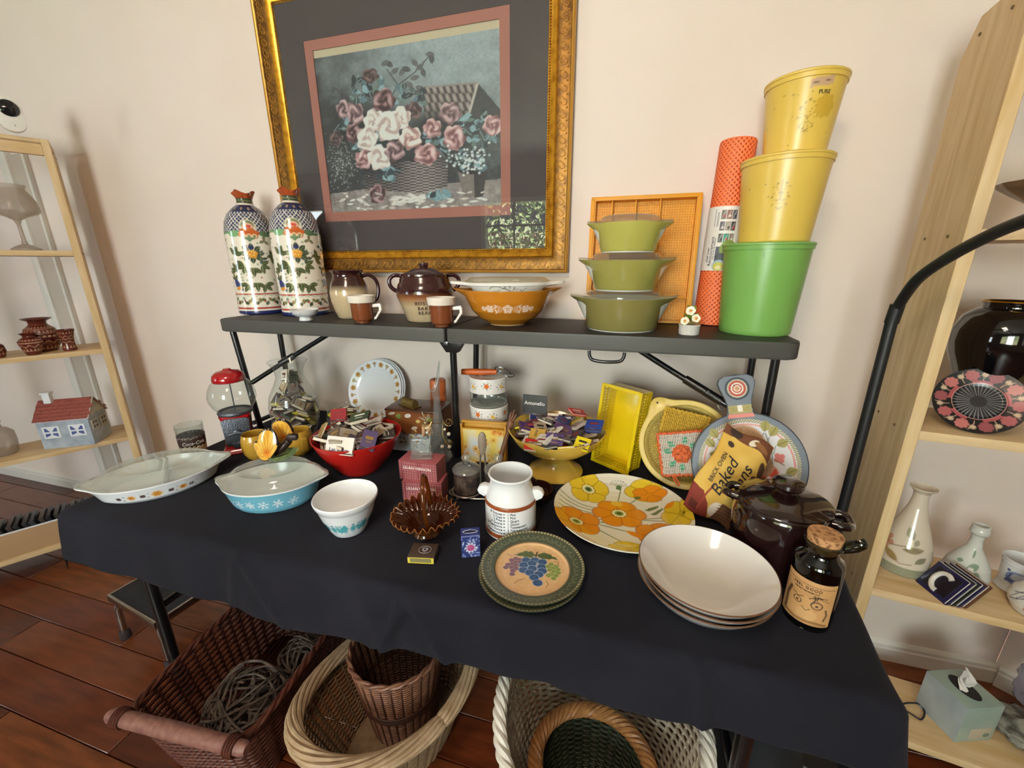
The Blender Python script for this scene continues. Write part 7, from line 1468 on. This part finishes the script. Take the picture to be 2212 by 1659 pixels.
def vasecol(base,items,band=None):
    def f(a,r,z,s):
        u=a*.05; c=Cv(u,z,base)
        if band: k=(z<band[0])&(s<.6); c.c[k]=lin(band[1])
        for it in items:
            if it[0]=='l': c.leaf(*it[1:])
            elif it[0]=='f': c.flower(*it[1:])
            elif it[0]=='e': c.ell(*it[1:])
            else: c.line(*it[1:])
        return c.c
    return f
def pvase(name,label,cat,loc,prof,fn,seg=160):
    t=thing(name,label,cat,loc,face(loc[0],loc[1])); lathe('body',resample(prof,.0022),PAINT,t,seg,col=fn); return t
pvase('tall_vase','tall beige vase with flared lip and painted leaves, leftmost on the fourth shelf','vase',onR(.118,.128,.5505),[(0,0),(.048,0),(.0525,.006),(.0545,.030),(.0555,.055),(.051,.085),(.040,.120),(.028,.155),(.019,.190),(.0155,.215),(.0165,.230),(.0265,.243),(.027,.246),(.015,.232),(.012,.21),(0,.19)],vasecol('#cfc4b2',[('f',-.045,.085,.024,6,'#c08a72',.4),('f',-.045,.085,.012,6,'#a96a55',.4),('l',.018,.085,.045,.010,.2,'#8f8266'),('l',.005,.125,.036,.012,2.2,'#8f8a74'),('l',-.02,.055,.040,.011,-.7,'#9a7f52'),('l',.035,.060,.030,.009,.7,'#7f7a62'),('l',.022,.105,.020,.007,1.2,'#9c947e'),('n',[(-.03,.08),(0,.09),(.03,.085)],.0015,'#7f745a'),('n',[(-.02,.05),(0,.04),(.02,.045)],.0015,'#7f745a')],(.032,'#8f9079')))
pvase('bottle_vase','small bottle vase with thick lip and green leaves, behind the navy tiles','vase',onR(.250,.135,.5505),[(0,0),(.040,0),(.0435,.008),(.045,.028),(.040,.052),(.027,.078),(.015,.100),(.0112,.122),(.0125,.136),(.0180,.143),(.0180,.150),(.0165,.156),(.0165,.163),(.013,.164),(.009,.14),(0,.12)],vasecol('#c9cbc4',[('l',.015,.060,.036,.010,.4,'#7f947c'),('l',.022,.040,.032,.012,-.5,'#8aa083'),('l',-.006,.046,.026,.009,2.4,'#6d8270'),('f',.010,.050,.010,6,'#dcd6cf',.3),('l',-.022,.066,.020,.006,.1,'#7a8c7a'),('f',-.032,.040,.010,6,'#a79aa8',.3),('l',.012,.090,.024,.006,1.2,'#7f947c')]))
pvase('blue_mug','blue and white mug with a painted landscape at the right end of the fourth shelf','mug',onR(.352,.140,.5505),[(0,0),(.034,0),(.0385,.004),(.036,.012),(.0345,.018),(.036,.050),(.0375,.072),(.0392,.077),(.0385,.083),(.0395,.088),(.037,.089),(.034,.07),(.032,.02),(0,.012)],vasecol('#d3d3d4',[('e',.0,.045,.036,.021,'#7b88ab'),('e',.004,.047,.024,.014,'#b3bccb'),('l',-.02,.036,.030,.006,.2,'#4f5d8c'),('l',.018,.034,.036,.006,-.2,'#55639a'),('e',-.028,.062,.005,.004,'#3f4c82'),('n',[(-.03,.03),(-.02,.055)],.0025,'#4a588a'),('n',[(.008,.030),(.014,.052),(.024,.040)],.002,'#55649a'),('e',.004,.040,.010,.005,'#5f6f9f')]))
pvase('flowered_jar','white flowered jar with blue neck ring at the right edge of the fourth shelf','jar',onR(.345,.055,.5505),[(0,0),(.034,0),(.040,.004),(.049,.022),(.051,.036),(.046,.054),(.034,.068),(.026,.074),(.0245,.084),(.0265,.090),(.024,.090),(.021,.08),(0,.072)],vasecol('#d9d4cc',[('f',.008,.040,.017,5,'#2f3462',.3),('e',.008,.040,.004,.004,'#c9a24a'),('f',.004,.016,.016,5,'#a83a3c',.3),('f',.026,.020,.011,5,'#b8484a',.3),('l',-.008,.026,.018,.005,.7,'#7f8c5a'),('l',.018,.006,.024,.005,.2,'#6f7d4e'),('n',[(-.048,.050),(-.030,.058),(-.012,.064)],.0012,'#4a4a5e'),('n',[(-.048,.035),(-.035,.058)],.001,'#4a4a5e'),('n',[(-.036,.038),(-.022,.060)],.001,'#4a4a5e'),('n',[(-.05,.030),(-.034,.038),(-.018,.052),(-.012,.064)],.0013,'#4a4a5e'),('n',[(-.06,.0745),(0,.0745),(.06,.0745)],.0022,'#2f3468'),('n',[(-.014,.030),(-.016,.046)],.0022,'#b98a78'),('n',[(-.018,.02),(-.016,.030)],.002,'#b98a78')]))
# leaning ceramic tiles
NAVY=mat('navy_tile_glaze','#1d1c46',rough=.15,coat=.5); NAVY2=mat('dark_tile_field','#17131f',rough=.3,bump=(120,.6,.003)); TGR=mat('dark_green_tile_glaze','#1d2621',rough=.2,coat=.4); TRU=mat('rust_tile_glaze','#5c3a26',rough=.3); TW=mat('white_tile_relief','#dcd6cc',rough=.35)
e1=Vector((.24,-.97,0)); tl_=math.radians(34); e2=Vector((math.sin(tl_)*.97,math.sin(tl_)*.24,math.cos(tl_))); nn=e1.cross(e2)
Mt=Matrix((e1,-nn,e2)).transposed()     # local x along the foot, local y into the stack, z up the tile
lbs=('front navy tile with a raised white letter C, leaning among the vases','second tile in the leaning stack, edged in white','third tile in the leaning stack, dark green','last tile in the leaning stack, rust coloured edge')
for k in range(4):
    t=thing('ceramic_tile',lbs[k],'tile',(0,0,0),0,'leaning ceramic tiles'); off=Vector((.772,1.128,.5508))+(-nn)*(.0135*k)+e1*(.003*k)+Vector((0,0,.0135*k*abs(nn.z)*1.0))
    t.matrix_world=Matrix.Translation(off)@Mt.to_4x4(); S_=.080
    box('slab',(S_/2,.006,S_/2),(S_,.010,S_),(NAVY,TGR,NAVY,TRU)[k],t,.003); 
    for c_,s_ in (((S_/2,.0005,S_-.002),(S_-.006,.0016,.0012)),((S_-.002,.0005,S_/2),(.0012,.0016,S_-.006))): box('white_line',c_,s_,TW,t,.0003)
    if k==0:
        box('field',(S_/2,.0006,S_/2),(S_*.72,.002,S_*.72),NAVY2,t,.0006); tube('letter_c',curve_pts([(S_*.66,-.0012,S_*.70),(S_*.52,-.0012,S_*.78),(S_*.36,-.0012,S_*.72),(S_*.29,-.0012,S_*.54),(S_*.32,-.0012,S_*.34),(S_*.44,-.0012,S_*.20),(S_*.56,-.0012,S_*.18)],5),.0058,TW,t,10)
# tissue box, cord and bags on the bottom shelf
tb_=thing('tissue_box','pale grey-green marbled tissue box with a tissue pulled out, on the bottom shelf','box',(.968,1.144,.1005),math.atan2(.036,.102)); 
TB=mat('pale_marbled_card','#a9b2b4',rough=.55,noise=('#8f9aa0',14,.35,.7)); TG=mat('sage_card','#8ea39b',rough=.55,noise=('#a9b5a8',10,.35,.7))
bm=bmesh.new(); V,F=box_geo((0,0,.062),(.106,.106,.124)); vs=[bm.verts.new(v) for v in V]
for f in F: bm.faces.new([vs[i] for i in f])
bevel_bm(bm,.002,2); bm.normal_update()
for f in bm.faces: f.material_index=1 if (f.normal.z>.5 or f.normal.y<-.5) else 0
from_bm('carton',bm,[TB,TG],tb_)
lathe('oval_opening',[(.036,.1241),(.037,.1250),(.035,.1252),(.034,.1243),(0,.1243)],mat('dark_opening','#2a2722',rough=.9),tb_,40,sy=.62,rot=(0,0,1.57))
V,F,_,_=grid_geo(np.linspace(-1,1,22),np.linspace(0,1,16),lambda u,v:np.stack([.020*u*(1-.35*v)+.006*np.sin(u*7+v*3),.008*np.sin(u*4+1)*(1-v)+.012*v+.006*np.sin(v*6+u*2),.124+.055*v*(1-.25*u*u)+.006*np.sin(u*8)],1)); mk('tissue',V,F,mat('white_tissue','#d6d1cc',rough=.95),tb_)
box('side_label',(.012,-.0533,.028),(.06,.0008,.036),mat('cream_label','#b9ae98',rough=.6),tb_,.0002); lathe('leaf_mark',[(0,0),(.010,0),(.010,.0006),(0,.0007)],mat('sage_mark','#6f8572',rough=.6),tb_,20,sy=.7,loc=(.030,-.0536,.022),rot=(R9,0,0))
tag(tube('cord_loop',curve_pts([(.845,1.150,.104),(.880,1.166,.104),(.905,1.166,.108),(.906,1.145,.107),(.885,1.120,.104),(.868,1.130,.104),(.845,1.150,.1025)],6),.0022,mat('black_cord','#1b1a1c',rough=.5),None,8),'thin black cord looped on the bottom shelf beside the tissue box','cord')
BAGM=glass('cloudy_plastic_film',tint='#d5d5de',rough=.2,refl=1,ior=1.5,haze=.45,hcol='#b9b7c6'); 
def crumple(name,label,cat,loc,sx,sz,m,seed,k=1.0):
    V,F,A,Rr,Z=lathe_geo([(max(1e-4,math.sin(t)),-math.cos(t)) for t in np.linspace(0,PI,40)],60); n=V/np.linalg.norm(V,axis=1)[:,None]
    q=vnoise(A*1.6,Z*2.2,1.6,seed)+.6*vnoise(A*3.1,Z*4,2.0,seed+3); V=n*(1+k*.30*(q-.8))[:,None]*np.array([sx,sx,sz]); V[:,2]-=V[:,2].min(); V[:,0]=V[:,0]; return tag(mk(name,V,F,m,None,loc=loc),label,cat)
crumple('plastic_bag','crumpled cloudy plastic bag at the right end of the bottom shelf','bag',(1.150,1.155,.152),.058,.095,BAGM,2)
crumple('grey_cloth','bunched dark grey-green cloth under the cloudy plastic bag','cloth',(1.115,1.140,.1005),.062,.032,mat('grey_green_cloth','#4f4f47',rough=.9,noise=('#8a887c',30,.45,.6)),5)
# ================================================================ THINGS UNDER THE TABLE
ss=thing('step_stool','low chrome step stool with a ribbed black rubber top','stool',(-1.580,.850,0),math.radians(-8))
RUB=mat('black_rubber','#26272b',rough=.7); CHM=mat('satin_chrome','#b5b3ae',rough=.25,metal=1); BRTIP=mat('dark_rubber_tip','#2b2224',rough=.8)
box('top_pad',(0,0,.196),(.285,.245,.008),RUB,ss,.002)
rb_=Bag()
for k in range(24): rb_.add(*box_geo((-.132+k*.0115,0,.2005),(.004,.232,.0014)))
tag(rb_.mk('rubber_ribs',RUB,ss,False),kind='stuff')
for c_,s_ in (((0,-.127,.190),(.304,.010,.028)),((0,.127,.190),(.304,.010,.028)),((-.147,0,.190),(.010,.254,.028)),((.147,0,.190),(.010,.254,.028))): box('chrome_band',c_,s_,CHM,ss,.003)
for sx in (-1,1):
    for sy in (-1,1): 
        lg_=tube('leg',curve_pts([(sx*.118,sy*.100,.185),(sx*.128,sy*.108,.165),(sx*.142,sy*.116,.140),(sx*.145,sy*.118,.09),(sx*.147,sy*.119,.02)],5),.0115,CHM,ss,12); lathe('rubber_tip',[(0,0),(.0175,0),(.0165,.030),(.0125,.036),(.0118,.036)],BRTIP,lg_,16,loc=(sx*.147,sy*.119,0))
def weave(parent,path,hs,nst,rw,rs,amp,mw,ms,closed=True,spl=3,names=('weave','stakes'),seg=5):
    """path(t,h)->(point, outward normal) arrays; woven rows over upright stakes"""
    b=Bag(); t=np.linspace(0,1,nst*spl,endpoint=False)
    for i,h in enumerate(hs):
        P,N=path(t,np.full_like(t,h)); o=amp*np.sin(PI*(t*nst+i)); V,F=tube_geo(P+N*o[:,None],rw,seg,True); b.add(V,F)
    tag(b.mk(names[0],mw,parent),kind='stuff'); b=Bag()
    hh=np.linspace(hs[0],hs[-1],9)
    for k in range(nst):
        P,N=path(np.full_like(hh,(k+.0)/nst),hh); V,F=tube_geo(P,rs,5); b.add(V,F)
    tag(b.mk(names[1],ms,parent),kind='stuff')
def rope_rim(parent,path,h,r,ns,turns,m,name='rim_strand',R=None):
    n=170; t=np.linspace(0,1,n,endpoint=False); P,N=path(t,np.full_like(t,h)); Rr=R or r*.9
    for s in range(ns):
        a=2*PI*(turns*t+s/ns); Q=P+N*(Rr*np.cos(a))[:,None]+np.array([0,0,1.])*(Rr*np.sin(a))[:,None]; tube(name,Q,r,m,parent,6,True)
def ell_path(a0,b0,a1,b1,H,p=2.0,rimf=None):
    def f(t,h):
        A=2*PI*t; k=(np.abs(np.cos(A))**p+np.abs(np.sin(A))**p)**(-1/p); a=a0+(a1-a0)*h; b=b0+(b1-b0)*h
        hh=H*h if rimf is None else H*h*rimf(A); P=np.stack([a*k*np.cos(A),b*k*np.sin(A),hh+.004],1); N=np.stack([np.cos(A)*b1,np.sin(A)*a1,0*A],1); N/=np.linalg.norm(N,axis=1)[:,None]; return P,N
    return f
WBR=mat('dark_red_brown_wicker','#4a2115',rough=.45,coat=.2,noise=('#6b3a2a',60,.35,.7)); WBR2=mat('red_brown_wicker_stake','#3d1a10',rough=.5)
bk=thing('wicker_basket','dark red-brown rectangular wicker basket with a turned wooden bar handle','basket',(-1.020,.725,0),math.radians(5))
pth=ell_path(.150,.215,.186,.262,.235,p=7)
weave(bk,pth,np.linspace(.02,.97,26),52,.0044,.0040,.0042,WBR,WBR2,spl=3)
rope_rim(bk,pth,1.0,.0055,3,16,WBR)
b_=Bag()
for k in range(18): V,F=tube_geo([(-.145+k*.017,-.205,.006),(-.145+k*.017,.205,.006)],.006,5); b_.add(V,F)
tag(b_.mk('base_weave',WBR2,bk),kind='stuff')
WDB=mat('worn_brown_wood','#7a5047',rough=.5,noise=('#94685c',10,.35,.7),stretch=(1.5,8,8))
for sy in (-1,):
    hb=lathe('bar_handle',[(0,-.205),(.012,-.205),(.0165,-.196),(.0170,-.165),(.0185,-.150),(.0200,0),(.0185,.150),(.0170,.165),(.0165,.196),(.012,.205),(0,.205)],WDB,bk,20,loc=(0,sy*.268,.250),rot=(0,R9,0))
    for x in (-1,1):
        for q in range(4): tube('binding',[(.0215*math.cos(a),.0215*math.sin(a)*1.0,x*(.155+q*.007)) for a in np.linspace(0,2*PI,16,endpoint=False)],.0026,WBR,hb,5,True)
TWG=mat('grey_vine_twig','#6d5f54',rough=.8,noise=('#4a4039',40,.4,.6))
def vine(label,x,y,z,R,n,seed,sx=1,sy=1):
    r=np.random.RandomState(seed); t=thing('vine_bundle',label,'vine bundle',(x,y,z),0,'vine bundles in the brown basket')
    for k in range(n):
        ax=r.normal(size=3); ax/=np.linalg.norm(ax); u=np.cross(ax,[.3,.5,.8]); u/=np.linalg.norm(u); v=np.cross(ax,u); rr=R*r.uniform(.75,1.05); a0=r.uniform(0,6.3); span=r.uniform(2.2,5.6)
        P=[(u*math.cos(a)+v*math.sin(a))*rr*(1+.07*math.sin(a*3+k))+ax*R*r.uniform(-.02,.02)+ax*R*.25*math.sin(k*2.1) for a in np.linspace(a0,a0+span,22)]; P=np.array(P)*np.array([sx,sy,.80]); P[:,2]=np.maximum(P[:,2],-R*.72)
        tube('twig',P,r.uniform(.0022,.0042),TWG,t,5)
vine('larger ball of grey twisted vine at the front of the brown basket',-.975,.615,.135,.105,46,3,1.0,1.0)
vine('smaller ball of grey twisted vine behind the larger one',-.945,.800,.105,.080,34,5)
# oval basket with the round basket inside
WTN=mat('tan_willow','#9a7f60',rough=.55,noise=('#7d6348',50,.35,.7)); WTN2=mat('pale_willow_rim','#c2a888',rough=.5,noise=('#a58a6a',30,.35,.7))
ob_=thing('oval_basket','pale oval willow basket with a thick twisted rim','basket',(-.560,.745,0),math.radians(-22))
oval_rim=lambda A:1+.10*np.cos(2*A+PI)
pth=ell_path(.125,.175,.190,.262,.245,rimf=oval_rim)
weave(ob_,pth,np.linspace(.02,.96,34),46,.0030,.0036,.0034,WTN,WTN,spl=3)
n=170; t_=np.linspace(0,1,n,endpoint=False); P0,N0=pth(t_,np.full_like(t_,1.02))
for s in range(9):
    a=2*PI*(2.5*t_+s/9); tube('rim_strand',P0+N0*(.0165*np.cos(a))[:,None]+np.array([0,0,1.])*(.0135*np.sin(a))[:,None],.0058,WTN2,ob_,7,True)
lathe('base_weave',[(0,.008),(.124,.008),(.124,.003),(0,.003)],WTN,ob_,40,sy=1.4)
rd=thing('round_basket','round brown basket with dark upright stakes, standing inside the oval basket','basket',(-.575,.785,.0095),.3)
RBW=mat('honey_brown_cane','#8a5f47',rough=.5,noise=('#6d4532',40,.35,.7)); RBD=mat('dark_cane_stake','#4a2a1d',rough=.5)
pth=ell_path(.088,.088,.130,.130,.285)
weave(rd,pth,np.linspace(.01,.97,62),30,.0024,.0040,.0026,RBW,RBD,spl=4,seg=4)
rope_rim(rd,pth,1.0,.0042,2,10,RBW)
b_=Bag()
for h in (.44,.46,.48,.50): P,N=pth(np.linspace(0,1,90,endpoint=False),np.full(90,h)); V,F=tube_geo(P+N*.0045,.0030,5,True); b_.add(V,F)
tag(b_.mk('dark_band',RBD,rd),kind='stuff'); lathe('base_weave',[(0,.006),(.088,.006),(.088,.002),(0,.002)],RBD,rd,40)
# white basket with a green lined basket inside
WWH=mat('whitewashed_willow','#cdbfab',rough=.55,noise=('#a8987f',40,.35,.7)); WWR=mat('white_willow_rope','#e0d8cb',rough=.5)
wk=thing('white_basket','whitewashed willow basket with rope edged rim rising at both ears','basket',(.002,.735,0),math.radians(2))
ear=lambda A:.74+.30*np.abs(np.cos(A))**3
pth=ell_path(.150,.135,.232,.205,.335,p=2.6,rimf=ear)
weave(wk,pth,np.linspace(.02,.965,34),44,.0042,.0042,.0038,WWH,WWH,spl=3)
n=240; t_=np.linspace(0,1,n,endpoint=False); P0,N0=pth(t_,np.full_like(t_,1.0))
for s in range(4):
    a=2*PI*(15*t_+s/4); tube('rope_strand',P0+N0*(.0095*np.cos(a))[:,None]+np.array([0,0,1.])*(.0095*np.sin(a))[:,None],.0078,WWR,wk,7,True)
lathe('base_weave',[(0,.008),(.150,.008),(.150,.003),(0,.003)],WWH,wk,40,sy=.9)
gk=thing('green_lined_basket','round basket with honey coloured rope rim and dark green inside, set in the white basket','basket',(-.003,.700,.0095))
WGR=mat('dark_green_cane','#26301f',rough=.5,noise=('#3b4630',40,.35,.7)); WHN=mat('honey_rope','#b57f4a',rough=.5,noise=('#8f5f33',40,.35,.7))
pth=ell_path(.100,.095,.138,.132,.175)
weave(gk,pth,np.linspace(.02,.95,24),34,.0038,.0040,.0036,WGR,WGR,spl=3)
n=200; t_=np.linspace(0,1,n,endpoint=False); P0,N0=pth(t_,np.full_like(t_,1.0))
for s in range(6):
    a=2*PI*(9*t_+s/6); tube('rope_strand',P0+N0*(.013*np.cos(a))[:,None]+np.array([0,0,1.])*(.012*np.sin(a))[:,None],.0066,WHN,gk,6,True)
lathe('base_weave',[(0,.006),(.100,.006),(.100,.002),(0,.002)],WGR,gk,40,sy=.95)
# dark mass added for the shade under the right end
V,F,A,Rr,Z=lathe_geo([(max(1e-4,math.sin(t)),-math.cos(t)) for t in np.linspace(0,PI,30)],48); n_=V/np.linalg.norm(V,axis=1)[:,None]
V=n_*(1+.18*(vnoise(A*1.5,Z*2,1.4,4)-.5))[:,None]*np.array([.115,.20,.19]); V[:,2]=np.maximum(V[:,2],-.15); V[:,2]+=.15
tag(mk('shade_mass',V,F,mat('shade_mass_black','#131317',rough=.85),None,loc=(.390,.960,0)),'dark mass added for the shade under the right end of the table','bag')
